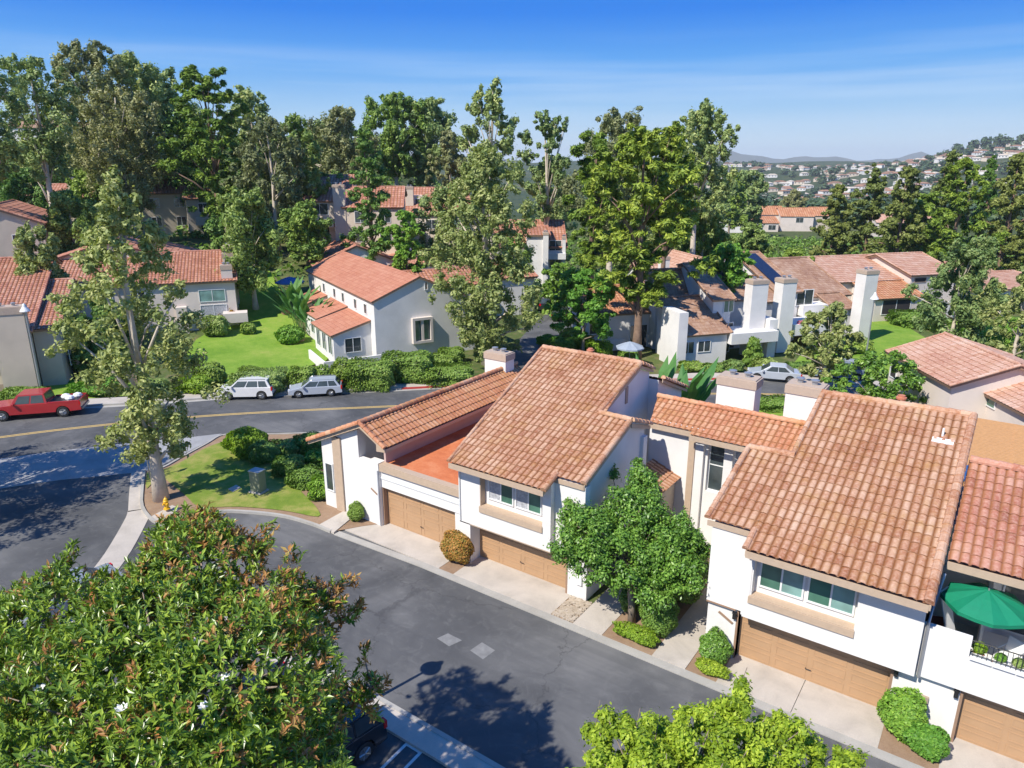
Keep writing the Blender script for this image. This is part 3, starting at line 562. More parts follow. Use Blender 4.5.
# ------------------------------------------------------------------ foreground townhouses
X_, Y_, Z_ = np.array((1., 0, 0)), np.array((0, 1., 0)), np.array((0, 0, 1.))
SL = 0.35; SV = N((0, 1, SL)); NV = N((0, -SL, 1)); KS = math.sqrt(1+SL*SL)
def eaves(mb, x0, x1, y, z, d=0.2):  # fascia board under an eave
    mb.box((x0, y, z-d), (x1, y+0.05, z))
def garage_door(parent, x0, x1, y, z0, z1, rows=4, cols=4, mat='door'):
    g = MB(); g.box((x0, y, z0), (x1, y+0.05, z1)); w_ = (x1-x0)/cols; h = (z1-z0)/rows
    for i in range(cols):
        for j in range(rows):
            a = x0+i*w_+0.08; b = x0+(i+1)*w_-0.08; c = z0+j*h+0.07; d = z0+(j+1)*h-0.07
            g.box((a, y-0.014, c), (b, y+0.002, c+0.05)); g.box((a, y-0.014, d-0.05), (b, y+0.002, d)); g.box((a, y-0.014, c+0.05), (a+.05, y+0.002, d-0.05)); g.box((b-.05, y-0.014, c+0.05), (b, y+0.002, d-0.05))
    for j in range(1, rows): g.box((x0, y-0.004, z0+j*h-0.012), (x1, y, z0+j*h+0.004))
    o = g.build('garage_door', mat, parent)
    h = MB(); h.tube([((x0+x1)/2-.1, y-.06, z0+.5), ((x0+x1)/2+.1, y-.06, z0+.5)], 0.015, 6); h.box(((x0+x1)/2-.1, y-.06, z0+.48), ((x0+x1)/2-.08, y-.01, z0+.52)); h.build('handle', 'black', o); return o
def roofpoly(parent, E, polys, mat='tile', tw=0.28, th=0.45, run=(), name='roof', amp=0.055, xdir=X_, sdir=SV, seed=0):
    rb = MB(); tile_sheet(rb, E, xdir, sdir, polys, tw, th, amp, 0.035, 8, seed)
    for p0, p1, r in run: tile_run(rb, p0, p1, r)
    o = rb.build(name, mat, parent)
    return o
def zr(y, E=22.0, z=5.09): return z+SL*(y-E)
def b_(y, E=22.0): return (y-E)*KS
def front(W, y, xL, xR, nL, nR, zb, zn, ztop, depth=0.35):
    """upper front wall with a sunk window niche"""
    W.box((xL, y, zb), (nL, y+0.5, ztop)); W.box((nR, y, zb), (xR, y+0.5, ztop)); W.box((nL, y, zb), (nR, y+0.5, zn)); W.box((nL, y+depth, zn), (nR, y+0.5, ztop))

# --- unit 3 (right of the ficus)
u3 = empty('townhouse', (-4, 26, 0), 'white two-storey townhouse with the largest tiled roof, right of the round green tree', 'house', 'attached white townhouses along the alley')
W = MB()
front(W, 22.6, -6.0, -0.55, -5.8, -2.42, 2.15, 3.0, 5.12); W.box((-7.4, 22.88, 2.15), (-6.0, 23.2, 5.28))
W.prism([(-5.78, 23.1, 2.2), (-0.55, 23.1, 2.2), (-0.55, 31.6, 2.2), (-5.78, 31.6, 2.2)], (0, 0, 2.9))
W.prism([(-0.55, 22.62, 5.1), (-0.55, 31.2, 8.17), (-0.55, 33.2, 7.5), (-0.55, 33.2, 2.0), (-0.55, 22.62, 2.2)], (-0.3, 0, 0))
W.prism([(-5.75, 22.62, 5.1), (-5.75, 31.2, 8.17), (-5.75, 33.2, 7.5), (-5.75, 33.2, 2.0), (-5.75, 22.62, 2.2)], (-0.3, 0, 0))
W.prism([(-7.4, 23.1, 2.2), (-7.4, 23.1, 5.3), (-7.4, 26.7, 6.55), (-7.4, 27.2, 6.4), (-7.4, 27.2, 2.2)], (1.5, 0, 0))
W.box((-5.9, 32.9, 0), (-0.6, 33.3, 7.45))
W.box((-7.35, 23.0, 0), (-6.2, 33, 2.15)); W.box((-1.2, 23.0, 0), (-0.6, 33, 2.15)); W.box((-6.2, 23.5, 0), (-1.2, 33, 2.15)); W.box((-7.4, 27.3, 2.15), (-5.8, 33, 5.2))
W.build('wall', 'stucco', u3)
S_ = MB(); S_.box((-5.8, 22.56, 2.93), (-2.42, 22.98, 3.1)); S_.box((-5.83, 22.54, 2.8), (-2.39, 22.6, 3.06)); S_.build('window_sill', 'trim', u3)
window(u3, (-5.62, 22.95, 3.36), X_, -Y_, 1.5, 1.15, 1, panes=['glass_green', 'glass_teal']); window(u3, (-4.02, 22.95, 3.36), X_, -Y_, 1.5, 1.15, 1, panes=['glass_green', 'glass_teal'])
D_ = MB(); D_.box((-6.28, 23.0-.004, 0.03), (-6.2, 23.3, 2.15)); D_.box((-6.28, 22.99, 2.08), (-1.12, 23.3, 2.15)); D_.box((-1.2, 22.996, 0.03), (-1.12, 23.3, 2.08)); D_.build('door_frame', 'trim_dark', u3)
garage_door(u3, -6.2, -1.2, 23.3, 0.03, 2.08)
E3 = np.array((0, 22.0, 5.09))
roofpoly(u3, E3+NV*0.03, [[(-5.95, 0), (-0.55, 0), (-0.5, b_(31.15)), (-5.86, b_(31.0))], [(-7.62, b_(22.85)), (-5.95, b_(22.85)), (-5.9, b_(26.9)), (-7.55, b_(26.8))]], 'tile', 0.275, 0.46,
 run=[((-5.95, 31.05, 8.3), (-0.5, 31.2, 8.35), 0.14), ((-0.53, 22.0, 5.14), (-0.5, 31.2, 8.36), 0.15), ((-7.55, 26.85, 6.85), (-5.85, 26.95, 6.88), 0.13), ((-7.62, 22.85, 5.44), (-7.55, 26.85, 6.85), 0.11), ((-5.95, 22.0, 5.14), (-5.95, 22.9, 5.46), 0.11), ((-5.9, 26.95, 6.86), (-5.9, 31.05, 8.3), 0.1)])
roofpoly(u3, np.array((0, 33.6, 7.45)), [[(-5.9, 0), (-0.5, 0), (-0.5, 2.5), (-5.9, 2.5)]], 'tile', 0.275, 0.46, xdir=-X_*-1, sdir=N((0, -1, SL)), name='roof')
Fa = MB(); eaves(Fa, -5.93, -0.5, 21.98, 5.07, 0.24); eaves(Fa, -7.6, -5.9, 22.83, 5.36, 0.2)
Fa.prism([(-5.9, 22.03, 4.95), (-5.9, 22.6, 5.13), (-5.9, 22.6, 4.98), (-5.9, 22.03, 4.86)], (5.35, 0, 0)); Fa.prism([(-0.5, 22.0, 4.9), (-0.5, 31.2, 8.12), (-0.5, 31.2, 8.3), (-0.5, 22.0, 5.08)], (0.05, 0, 0)); Fa.prism([(-5.95, 22.0, 4.88), (-5.95, 22.9, 5.2), (-5.95, 22.9, 5.36), (-5.95, 22.0, 5.07)], (0.04, 0, 0))
Fa.build('fascia', 'trim', u3)
L_ = MB(); L_.box((-7.4, 22.86, 2.09), (-6.3, 23.02, 2.15)); L_.build('soffit', 'trim_dark', u3)
Pq = MB(); Pq.obox((-6.95, 22.985, 1.72), N((1, 0, -0.55)), Y_, (0, -0.02, 0), (0.62, 0.0, 0.09), up=N((.55, 0, 1))); Pq.build('number_plaque', 'trim_dark', u3)
Vp = MB(); q = onp = np.array((-3.05, 31.75, 8.05)); Vp.lathe(q, [(0.16, 0), (0.16, 0.32), (0.2, 0.34), (0.2, 0.42), (0.14, 0.44), (0.14, 0.5)], 14); Vp.build('roof_vent', 'clay', u3)
Vp = MB(); Vp.tube([(-1.3, 29.6, 7.8), (-1.3, 29.6, 8.15)], 0.04); Vp.obox((-1.6, 29.2, 7.66), X_, SV, (0, 0, 0), (0.7, 0.28, .06), up=NV); Vp.build('roof_vent', 'white', u3)

# --- unit 2 (centre)
u2 = empty('townhouse', (-16, 26, 0), 'white two-storey townhouse in the centre with stepped tiled roof and lace curtained windows', 'house', 'attached white townhouses along the alley')
W = MB(); front(W, 22.6, -18.92, -14.05, -17.74, -14.46, 2.0, 2.95, 5.1); W.box((-14.05, 22.9, 2.0), (-12.62, 23.3, 5.2))
W.box((-18.92, 22.6, 0), (-18.32, 33, 2.0)); W.box((-18.32, 23.5, 0), (-13.5, 33, 2.0)); W.box((-13.5, 23.02, 0), (-12.5, 28, 2.0))
W.prism([(-18.92, 23.1, 0), (-18.92, 23.1, 5.3), (-19.2, 30.9, 7.98), (-19.2, 32.4, 7.4), (-19.2, 32.4, 0)], (0.3, 0, 0))
W.prism([(-14.42, 23.1, 2), (-14.42, 23.1, 5.35), (-14.42, 30.95, 8.0), (-14.42, 32.4, 7.5), (-14.42, 32.4, 0)], (-0.3, 0, 0))
W.prism([(-12.86, 22.92, 2), (-12.86, 22.92, 5.26), (-12.86, 26.75, 6.6), (-12.86, 28.7, 5.95), (-12.86, 28.7, 0)], (-1.5, 0, 0))
W.box((-19, 32.1, 0), (-14.45, 32.4, 7.4))
W.box((-12.95, 28.35, 0), (-12.7, 28.75, 5.6))
W.prism([(-13.9, 32.4, 0), (-13.9, 32.4, 7.15), (-13.9, 35.6, 5.9), (-13.9, 35.6, 0)], (-4, 0, 0))
W.build('wall', 'stucco', u2)
S_ = MB(); S_.box((-17.74, 22.56, 2.83), (-14.46, 22.98, 3.08)); S_.box((-17.76, 22.54, 2.78), (-14.44, 22.6, 3.05)); S_.build('window_sill', 'trim', u2)
J = MB(); J.box((-17.74, 22.61, 3.08), (-17.7, 22.94, 4.9)); J.build('jamb_shade', 'trim', u2)  # beige slab puts the niche's left-side shade into the jamb's colour
window(u2, (-17.5, 22.95, 3.36), X_, -Y_, 1.36, 1.3, 1, panes=['glass_lace', 'glass_green'], hbar=0); window(u2, (-16.05, 22.95, 3.36), X_, -Y_, 1.36, 1.3, 1, panes=['glass_lace', 'glass_green'])
D_ = MB(); D_.box((-18.42, 22.995, 0.03), (-18.34, 23.3, 2.0)); D_.box((-18.42, 22.992, 1.93), (-13.42, 23.3, 2.0)); D_.box((-13.5, 22.996, 0.03), (-13.42, 23.3, 1.93)); D_.build('door_frame', 'trim_dark', u2)
garage_door(u2, -18.34, -13.5, 23.3, 0.03, 1.93)
E2 = np.array((0, 22.0, 5.03)); z2 = lambda y: 5.03+SL*(y-22)
roofpoly(u2, E2+NV*0.03, [[(-19.0, b_(22.0)), (-14.05, b_(22.0)), (-14.05, b_(22.85)), (-14.05, b_(27.0)), (-14.4, b_(31.0)), (-19.95, b_(30.9))], [(-14.05, b_(22.85)), (-12.72, b_(22.85)), (-12.78, b_(26.9)), (-14.05, b_(27.0))]], 'tile', 0.27, 0.44, seed=5,
 run=[((-19.9, 30.95, z2(31)+.1), (-14.3, 31.05, z2(31)+.1), 0.13), ((-19.0, 22.0, z2(22)+.06), (-19.95, 30.95, z2(31)+.08), 0.08), ((-12.7, 22.85, z2(22.85)+.06), (-12.75, 26.95, z2(26.95)+.08), 0.13), ((-14.3, 27.0, z2(27)+.1), (-12.7, 26.95, z2(27)+.1), 0.12), ((-14.35, 27.0, z2(27)+.06), (-14.3, 31.05, z2(31)+.08), 0.13), ((-14.02, 21.95, z2(22)+.05), (-14.02, 22.95, z2(23)+.05), 0.13)])
rb = MB(); tile_sheet(rb, (0, 28.95, 6.07), X_, N((0, -1, SL)), [[(-14.35, 0), (-12.65, 0), (-12.65, 2.1), (-14.35, 2.1)]], 0.27, 0.44); tile_run(rb, (-12.68, 26.95, z2(27)+.08), (-12.68, 28.95, 6.1), 0.13)
tile_sheet(rb, (0, 32.5, 7.65), X_, N((0, -1, SL)), [[(-19.5, 0), (-14.25, 0), (-14.25, 1.55), (-19.5, 1.55)]], 0.27, 0.44); tile_run(rb, (-14.25, 31.05, z2(31)+.08), (-14.25, 32.5, 7.66), 0.12)
tile_sheet(rb, (0, 35.9, 5.82), X_, N((0, -1, 0.4)), [[(-17.9, 0), (-13.75, 0), (-13.75, 3.7), (-17.9, 3.7)]], 0.27, 0.44); tile_run(rb, (-13.7, 32.5, 7.26), (-13.7, 35.9, 5.9), 0.12)
rb.build('roof', 'tile', u2)
rb = MB(); tile_sheet(rb, (-11.45, 28.0, 3.3), Y_, N((-1, 0, 0.42)), [[(0, 0), (1.98, 0), (1.98, 1.6), (0, 1.6)]], 0.27, 0.44); tile_run(rb, (-11.45, 28.0, 3.36), (-12.9, 28.0, 3.98), 0.11); rb.build('porch_roof', 'tile', u2)
PW = MB(); PW.prism([(-12.7, 28.2, 0), (-11.7, 28.2, 0), (-11.7, 28.2, 3.3), (-12.7, 28.2, 3.7)], (0, 1.78, 0)); PW.build('porch_wall', 'stucco_grey', u2)
Fa = MB(); eaves(Fa, -18.98, -14.05, 21.98, 5.03, 0.24); eaves(Fa, -14.05, -12.7, 22.83, 5.3, 0.2)
Fa.prism([(-12.7, 22.85, 5.1), (-12.76, 26.95, 6.55), (-12.76, 26.95, 6.72), (-12.7, 22.85, 5.3)], (0.05, 0, 0)); Fa.prism([(-14.3, 27.0, 6.55), (-14.3, 31.05, 7.98), (-14.3, 31.05, 8.14), (-14.3, 27.0, 6.74)], (0.05, 0, 0)); Fa.prism([(-14.3, 31.05, 7.98), (-14.3, 32.5, 7.47), (-14.3, 32.5, 7.62), (-14.3, 31.05, 8.14)], (0.06, 0, 0)); Fa.prism([(-13.75, 32.5, 7.02), (-13.75, 35.9, 5.66), (-13.75, 35.9, 5.8), (-13.75, 32.5, 7.2)], (0.05, 0, 0)); Fa.prism([(-12.72, 26.95, 6.5), (-12.72, 28.95, 5.85), (-12.72, 28.95, 6.02), (-12.72, 26.95, 6.7)], (0.05, 0, 0))
Fa.prism([(-18.97, 22.03, 4.9), (-18.97, 22.6, 5.1), (-18.97, 22.6, 4.95), (-18.97, 22.03, 4.8)], (4.9, 0, 0)); Fa.build('fascia', 'trim', u2)
Sl = MB(); Sl.box((-14.415, 29.75, 6.5), (-14.38, 30.0, 7.35)); Sl.build('vent_slot', 'soffit', u2)
L_ = MB(); L_.box((-18.92, 22.6, 1.95), (-14.05, 23.0, 2.0)); L_.build('soffit', 'trim', u2)
Vp = MB(); Vp.lathe((-17.35, 31.5, 8.0), [(0.15, 0), (0.15, 0.3), (0.2, 0.33), (0.2, 0.4), (0.13, 0.42), (0.13, 0.48)], 14); Vp.build('roof_vent', 'clay', u2)

# --- unit 1 (flat orange roof over the garage)
u1 = empty('townhouse', (-23, 26, 0), 'white townhouse with flat orange roof over its garage, leftmost of the alley row', 'house', 'attached white townhouses along the alley')
W = MB(); W.box((-24.9, 22.7, 0), (-24.15, 23.2, 3.45)); W.box((-24.15, 22.85, 2.15), (-18.95, 23.2, 3.03)); W.box((-19.45, 22.9, 0), (-18.95, 23.2, 2.15)); W.box((-24.2, 23.4, 0), (-18.95, 36, 3.2))
W.prism([(-28.3, 22.7, 0), (-25.5, 22.7, 0), (-25.5, 22.7, 4.95), (-28.3, 22.7, 3.75)], (0, 0.5, 0)); W.box((-25.5, 22.7, 0), (-24.9, 22.95, 3.45))
W.prism([(-28.3, 23.1, 0), (-25.6, 23.1, 0), (-25.6, 23.1, 4.9), (-28.3, 23.1, 3.75)], (0, 1.6, 0)); W.prism([(-28.3, 24.5, 0), (-24.05, 24.5, 0), (-24.05, 24.5, 4.15), (-24.9, 24.5, 4.9), (-25.1, 24.5, 5.1), (-28.3, 24.5, 3.75)], (0, 11.5, 0))
W.build('wall', 'stucco', u1)
T_ = MB(); T_.box((-27.35, 22.6, 0), (-26.75, 22.69, 4.2)); T_.build('wall_trim', 'trim', u1)
window(u1, (-28.1, 22.7, 1.0), X_, -Y_, 0.6, 1.6, 0, pane='glass')
Bm = MB(); Bm.box((-24.12, 22.72, 3.05), (-18.96, 23.1, 3.43)); Bm.build('parapet_beam', 'trim', u1)
Bl = MB(); Bl.box((-24.14, 22.82, 2.6), (-18.97, 22.846, 2.62)); Bl.box((-24.14, 22.8, 2.64), (-18.97, 22.846, 2.7)); Bl.build('lintel_moulding', 'frame', u1)
Fr = MB(); Fr.prism([(-24.1, 23.1, 3.2), (-18.98, 23.1, 3.2), (-19.3, 34, 3.2), (-24.1, 34, 3.2)], (0, 0, 0.16)); Fr.build('flat_roof', 'flatroof', u1)
Pk = MB(); Pk.box((-24.12, 23.1, 3.36), (-24.0, 35, 4.12)); Pk.build('parapet', stucco('mauve stucco', (0.56, 0.40, 0.36)), u1)
D_ = MB(); D_.box((-24.15, 22.87, 0.03), (-24.07, 23.2, 2.15)); D_.build('door_frame', 'trim_dark', u1)
garage_door(u1, -24.07, -19.45, 23.15, 0.03, 2.15)
rb = MB(); e_r = 4.35; xr, zrg = -25.0, 5.42
sdr = N((xr-(-23.35), 0, zrg-4.5))
tile_sheet(rb, (-23.35, 22.45, 4.5), Y_, sdr, [[(0, 0), (13.3, 0), (13.3, 1.9), (0, 1.9)]], 0.27, 0.42, seed=9)
sdl = N((xr+29.0, 0, zrg-3.6)); tile_sheet(rb, (-29.0, 22.45, 3.62), Y_, sdl, [[(0, 0), (13.3, 0), (13.3, 4.4), (0, 4.4)]], 0.27, 0.42, seed=10)
tile_run(rb, (xr, 22.4, zrg+.08), (xr, 35.8, zrg+.08), 0.13); tile_run(rb, (-29, 22.42, 3.68), (xr, 22.42, zrg+.06), 0.14); tile_run(rb, (-23.35, 22.42, 4.55), (xr, 22.42, zrg+.06), 0.11)
rb.build('roof', 'tile_orange', u1)
Fa = MB(); Fa.prism([(-29, 22.42, 3.45), (xr, 22.42, zrg-.2), (xr, 22.42, zrg), (-29, 22.42, 3.62)], (0, 0.06, 0)); Fa.prism([(-23.35, 22.42, 4.3), (xr, 22.42, zrg-.22), (xr, 22.42, zrg), (-23.35, 22.42, 4.48)], (0, 0.06, 0)); Fa.box((-23.4, 22.5, 4.27), (-23.35, 35.7, 4.45)); Fa.prism([(-23.4, 22.5, 4.3), (-24.0, 22.5, 4.6), (-24.0, 22.5, 4.2), (-23.4, 22.5, 4.27)], (0, 13.2, 0)); Fa.build('fascia', 'trim', u1)
chimney(u1, (-26.3, 34.2), X_, Y_, 1.6, 0.9, 3, 6.45)
for q in ((-21.0, 28.5), (-20.4, 30)): V = MB(); V.tube([(q[0], q[1], 3.36), (q[0], q[1], 3.85)], 0.05); V.build('roof_vent', 'terracotta', u1)
Pq = MB(); Pq.obox((-24.75, 22.68, 1.95), N((1, 0, -0.55)), Y_, (0, -0.02, 0), (0.5, 0.0, 0.08), up=N((.55, 0, 1))); Pq.build('number_plaque', 'trim_dark', u1)

# --- rear link wing between units 2 and 3
lk_ = empty('rear_wing', (-9, 32, 0), 'white rear wing with narrow orange tiled roof and two square chimneys', 'house')
W = MB(); W.box((-13.15, 30.0, 0), (-10.45, 33.4, 5.95)); W.box((-10.45, 30.2, 0), (-10.3, 33.4, 5.8)); W.box((-10.3, 30.2, 0), (-9.55, 33.4, 2.9)); W.box((-10.3, 30.5, 2.9), (-9.55, 33.4, 5.8)); W.box((-9.55, 30.2, 0), (-9.15, 33.4, 5.75)); W.box((-9.15, 30.5, 0), (-8.4, 33.4, 5.75)); W.box((-8.4, 30.2, 0), (-5.9, 33.4, 5.75)); W.build('wall', 'stucco', lk_)
T_ = MB(); T_.box((-11.15, 29.93, 0), (-10.85, 30.0, 5.7)); T_.build('wall_trim', 'trim', lk_)
window(lk_, (-10.3, 30.45, 2.9), X_, -Y_, 0.75, 2.6, 0, hbar=1); window(lk_, (-9.15, 30.45, 2.9), X_, -Y_, 0.75, 2.6, 0, hbar=1, pane='glass_lace')
sl2 = N((0, 1, 0.33)); rb = MB()
tile_sheet(rb, (0, 29.75, 5.83), X_, sl2, [[(-13.05, 0), (-11.0, 0), (-11.0, 2.1), (-13.6, 2.1)], [(-11.0, -0.25), (-6.1, -0.25), (-6.1, 2.1), (-11.0, 2.1)]], 0.27, 0.42, seed=20)
tile_sheet(rb, (0, 33.9, 5.85), X_, N((0, -1, 0.33)), [[(-13.6, 0), (-5.9, 0), (-5.9, 2.3), (-13.6, 2.3)]], 0.27, 0.42)
tile_run(rb, (-13.6, 31.72, 6.56), (-5.95, 31.72, 6.56), 0.13); rb.build('roof', 'tile_orange', lk_)
Fa = MB(); eaves(Fa, -13.1, -11.0, 29.72, 5.82, 0.24); eaves(Fa, -11.0, -6.5, 29.47, 5.74, 0.24); Fa.build('fascia', 'trim', lk_)
chimney(lk_, (-11.1, 33.0), X_, Y_, 1.85, 1.0, 2, 7.75); chimney(lk_, (-7.87, 33.0), X_, Y_, 1.6, 1.0, 2, 7.9)

# --- unit 4 (right edge, balcony)
u4 = empty('townhouse', (3, 27, 0), 'white townhouse at the right edge with tiled roof over an open balcony', 'house', 'attached white townhouses along the alley')
W = MB(); W.box((-0.55, 22.8, 2.1), (0.72, 23.0, 3.95)); W.box((0.72, 22.8, 2.1), (8, 23.0, 3.3)); W.box((-0.6, 23.0, 0), (0.8, 23.35, 2.1)); W.box((0.8, 23.6, 0), (8, 30, 2.1)); W.box((-0.5, 23.0, 2.1), (8, 26.2, 2.4)); W.box((5.8, 23.0, 0), (8, 23.6, 2.1))
W.box((-0.5, 26.2, 2.1), (1.3, 30, 5.9)); W.box((1.3, 26.2, 4.7), (3.2, 30, 6.0)); W.box((1.3, 26.6, 2.1), (3.2, 30, 4.7)); W.box((3.2, 26.2, 2.1), (8, 30, 6.0)); W.prism([(0.9, 24.9, 2.4), (1.02, 24.9, 2.4), (1.02, 26.2, 2.4), (0.9, 26.2, 2.4)], (0, 0, 2.3)); W.box((7.6, 23, 2.4), (8, 30, 6))
W.build('wall', 'stucco', u4)
D_ = MB(); D_.box((0.72, 22.99, 0.03), (0.8, 23.3, 2.1)); D_.box((0.8, 23.02, 2.04), (5.8, 23.3, 2.1)); D_.build('door_frame', 'trim_dark', u4)
garage_door(u4, 0.8, 5.8, 23.3, 0.03, 2.04)
dr = window(u4, (1.35, 26.55, 2.42), X_, -Y_, 1.8, 2.2, 1); window(u4, (3.6, 26.2, 3.2), X_, -Y_, 1.4, 1.2, 1, pane='glass_teal')
E4 = np.array((0, 24.3, 5.52)); roofpoly(u4, E4+NV*0.03, [[(-0.32, 0), (8.2, 0), (8.2, 5.12), (-0.32, 5.12)]], 'tile_red', 0.275, 0.46, seed=31, run=[((-0.3, 29.12, 7.3), (8.2, 29.12, 7.3), 0.15)])
rb = MB(); tile_sheet(rb, (0, 31.2, 6.48), X_, N((0, -1, SL)), [[(-0.3, 0), (8.2, 0), (8.2, 2.15), (-0.3, 2.15)]], 0.275, 0.46); rb.build('roof', 'tile_red', u4)
Fa = MB(); eaves(Fa, -0.3, 8.2, 24.28, 5.5, 0.26); Fa.prism([(-0.3, 24.33, 5.2), (-0.3, 26.2, 5.9), (-0.3, 26.2, 6.05), (-0.3, 24.33, 5.3)], (8.4, 0, 0)); Fa.build('fascia', 'trim', u4)
Tl = MB(); 
for k in range(9): Tl.box((0.75+0.58*k, 22.72, 3.3), (1.3+0.58*k, 23.1, 3.33))
Tl.build('parapet_coping', 'white', u4)
R_ = MB(); R_.tube([(0.74, 22.9, 3.86), (7.9, 22.9, 3.86)], 0.02, 6); R_.tube([(0.74, 22.9, 3.4), (7.9, 22.9, 3.4)], 0.015, 6)
for k in range(60): R_.tube([(0.8+0.12*k, 22.9, 3.32), (0.8+0.12*k, 22.9, 3.86)], 0.009, 4)
R_.build('railing', 'black', u4)
DS = MB(); DS.tube([(-0.45, 22.72, 2.1), (-0.45, 22.72, 4.1), (-0.3, 24, 5.2)], 0.045, 8); DS.build('downpipe', 'galv', u4)

for root, x, y in ((u3, -6.33, 22.99), (u3, -1.05, 22.99), (u2, -13.3, 23.0), (u4, 0.62, 22.99)):
    g = MB(); g.box((x-.06, y-.12, 1.72), (x+.06, y+.01, 1.95)); g.box((x-.08, y-.14, 1.95), (x+.08, y+.01, 1.98)); g.build('wall_lamp', 'black', root)
for root, x, y, z0, z1 in ((u2, -18.86, 22.55, 2.1, 4.9), (u1, -24.2, 22.64, 0.1, 3.1)):
    g = MB(); g.tube([(x, y, z0), (x, y, z1)], .035, 7); g.build('downpipe', 'frame', root)
g = MB(); g.box((-.35, 22.9, .9), (-.05, 23.0, 1.35)); g.build('meter_box', 'soffit', u4)
g = MB(); g.box((-12.95, 22.93, .7), (-12.7, 23.02, 1.05)); g.build('meter_box', 'frame', u2)

# ------------------------------------------------------------------ houses across the street and up the slope
GH = 'townhouses of the surrounding estate'
def hp(u, v, z): P = at(u, v, z); return P
# B: big white gable house with smooth orange roof
h = House('white_house', hp(377, 362, 0), 65, 'large white house with smooth orange roof and blank gable behind hedges', wall='stucco', roof='roof_smooth', group=GH)
h.mass(0, 0, 11.4, 23, [(0, 5.75), (4.5, 7.6), (11.4, 4.6)], 'e2', amp=0.0, tw=0.9, th=0.45, seg=1, caps=False, oh=0.3, ohe=0.15)
h.mass(-3.6, 1.2, 3.6, 6.5, [(0, 2.75), (3.6, 3.75)], 'e2', amp=0.0, tw=0.9, th=0.45, seg=1, caps=False, oh=0.3, ohe=0.2)
h.mass(-3.0, 8.2, 3.0, 5.5, [(0, 3.0), (3.0, 3.9)], 'e2', amp=0.0, tw=0.9, th=0.45, seg=1, caps=False, oh=0.3, ohe=0.2)
h.mass(-2.2, 15.5, 2.2, 4.5, [(0, 3.2), (2.2, 3.9)], 'e2', amp=0.0, tw=0.9, th=0.45, seg=1, caps=False, oh=0.3, ohe=0.2)
h.wp(411, 318, 432, 341, 0, mull=1, depth=0.4, fw=0.24, fr='stucco_pink', pane='glass_green'); h.win('F', -2.6, 0.9, 1.6, 1.4, at_=1.18, mull=1); h.win('F', 5.0, 6.3, 0.35, 0.8, mull=0, pane='soffit')
for q in (2.0, 5.0, 9.0, 12.0, 16.0): h.win('L', q, 4.1, 0.8, 1.0, mull=0)
for q in (1.6, 3.6, 5.6): h.win('L', q, 0.7, 1.2, 1.7, at_=-3.62, mull=1)
h.win('L', 9.5, 1.0, 1.6, 1.5, at_=-3.02)
h.box('garden_wall', 'stucco', -5.2, -1.0, 6.5, 0.2, -0.5, 0.9)
h.box('garden_wall', 'stucco', -5.2, -0.8, 0.2, 5, -0.5, 0.9)
# house behind B
h = House('white_house', uD(318, 92), 57, 'white house with ridged red roof and square chimney, showing above the smooth orange roof', wall='stucco', roof='tile_red', group=GH, z0=1.0)
h.mass(0, 0, 12, 14, [(0, 4.2), (5.4, 6.5), (12, 3.8)], 'e2', tw=0.42, th=0.6, seg=4, amp=0.06)
h.mass(9, -6, 11, 14, [(0, 3.6), (4, 4.6), (11, 2.6)], 'e2', tw=0.42, th=0.6, seg=4, amp=0.06)
h.chim(11.5, 0, 1.8, 1.4, 3, 6.4); h.win('F', 1.2, 2.0, 2.4, 1.2); h.win('F', 12.5, 1.6, 1.4, 1.2, at_=-6.01)
h = House('white_house', uD(405, 78), 57, 'small white wing with brown roof half hidden behind the tall thin-leaved tree', wall='stucco', roof='tile_red', group=GH, z0=0)
h.mass(0, 0, 9, 10, [(0, 4.6), (4, 5.8), (9, 3.4)], 'e1', tw=0.42, th=0.6, amp=0.06); h.win('F', 2, 2.4, 1.4, 1.4); h.win('F', 5.5, 2.4, 1.4, 1.4)
h.mass(10, 3, 7, 8, [(0, 4.6), (4, 5.8), (8, 4.4)], 'e1', tw=0.42, th=0.6, amp=0.06); h.win('F', 11.5, 2.2, 1.4, 1.4, at_=3)
# left house
h = House('beige_house', hp(66, 386, 0), 57, 'beige house with red tile roof and broad chimney, behind the red pickup', wall='stucco_grey', roof='tile_red', group=GH)
h.mass(-1.7, 0.5, 1.7, 10, [(0, 4.9), (8.6, 7.5), (10, 7.1)], 'e1', tw=0.32, th=0.42, seg=6, amp=0.065)
h.mass(-22, -0.4, 20.2, 16, [(0, 4.9), (13.4, 9.2), (16, 8.4)], 'e1', tw=0.32, th=0.42, seg=6, amp=0.065)
h.chim(-4.0, -1.1, 2.3, 1.2, 0.4, 7.0, ch=0.6)
h.win('F', -6.9, 1.9, 2.6, 2.5, at_=-0.4, mull=0, hbar=1, depth=0.14, fw=0.16, fr='stucco_pink', pane='glass_lace'); h.win('F', -13.5, 1.9, 2.6, 2.5, at_=-0.4, mull=1)
h.win('R', 2.0, 1.2, 1.4, 1.4, at_=0.22)
h.box('plinth', 'soffit', -22, -0.43, 20.0, 0.02, -0.5, 0.75)
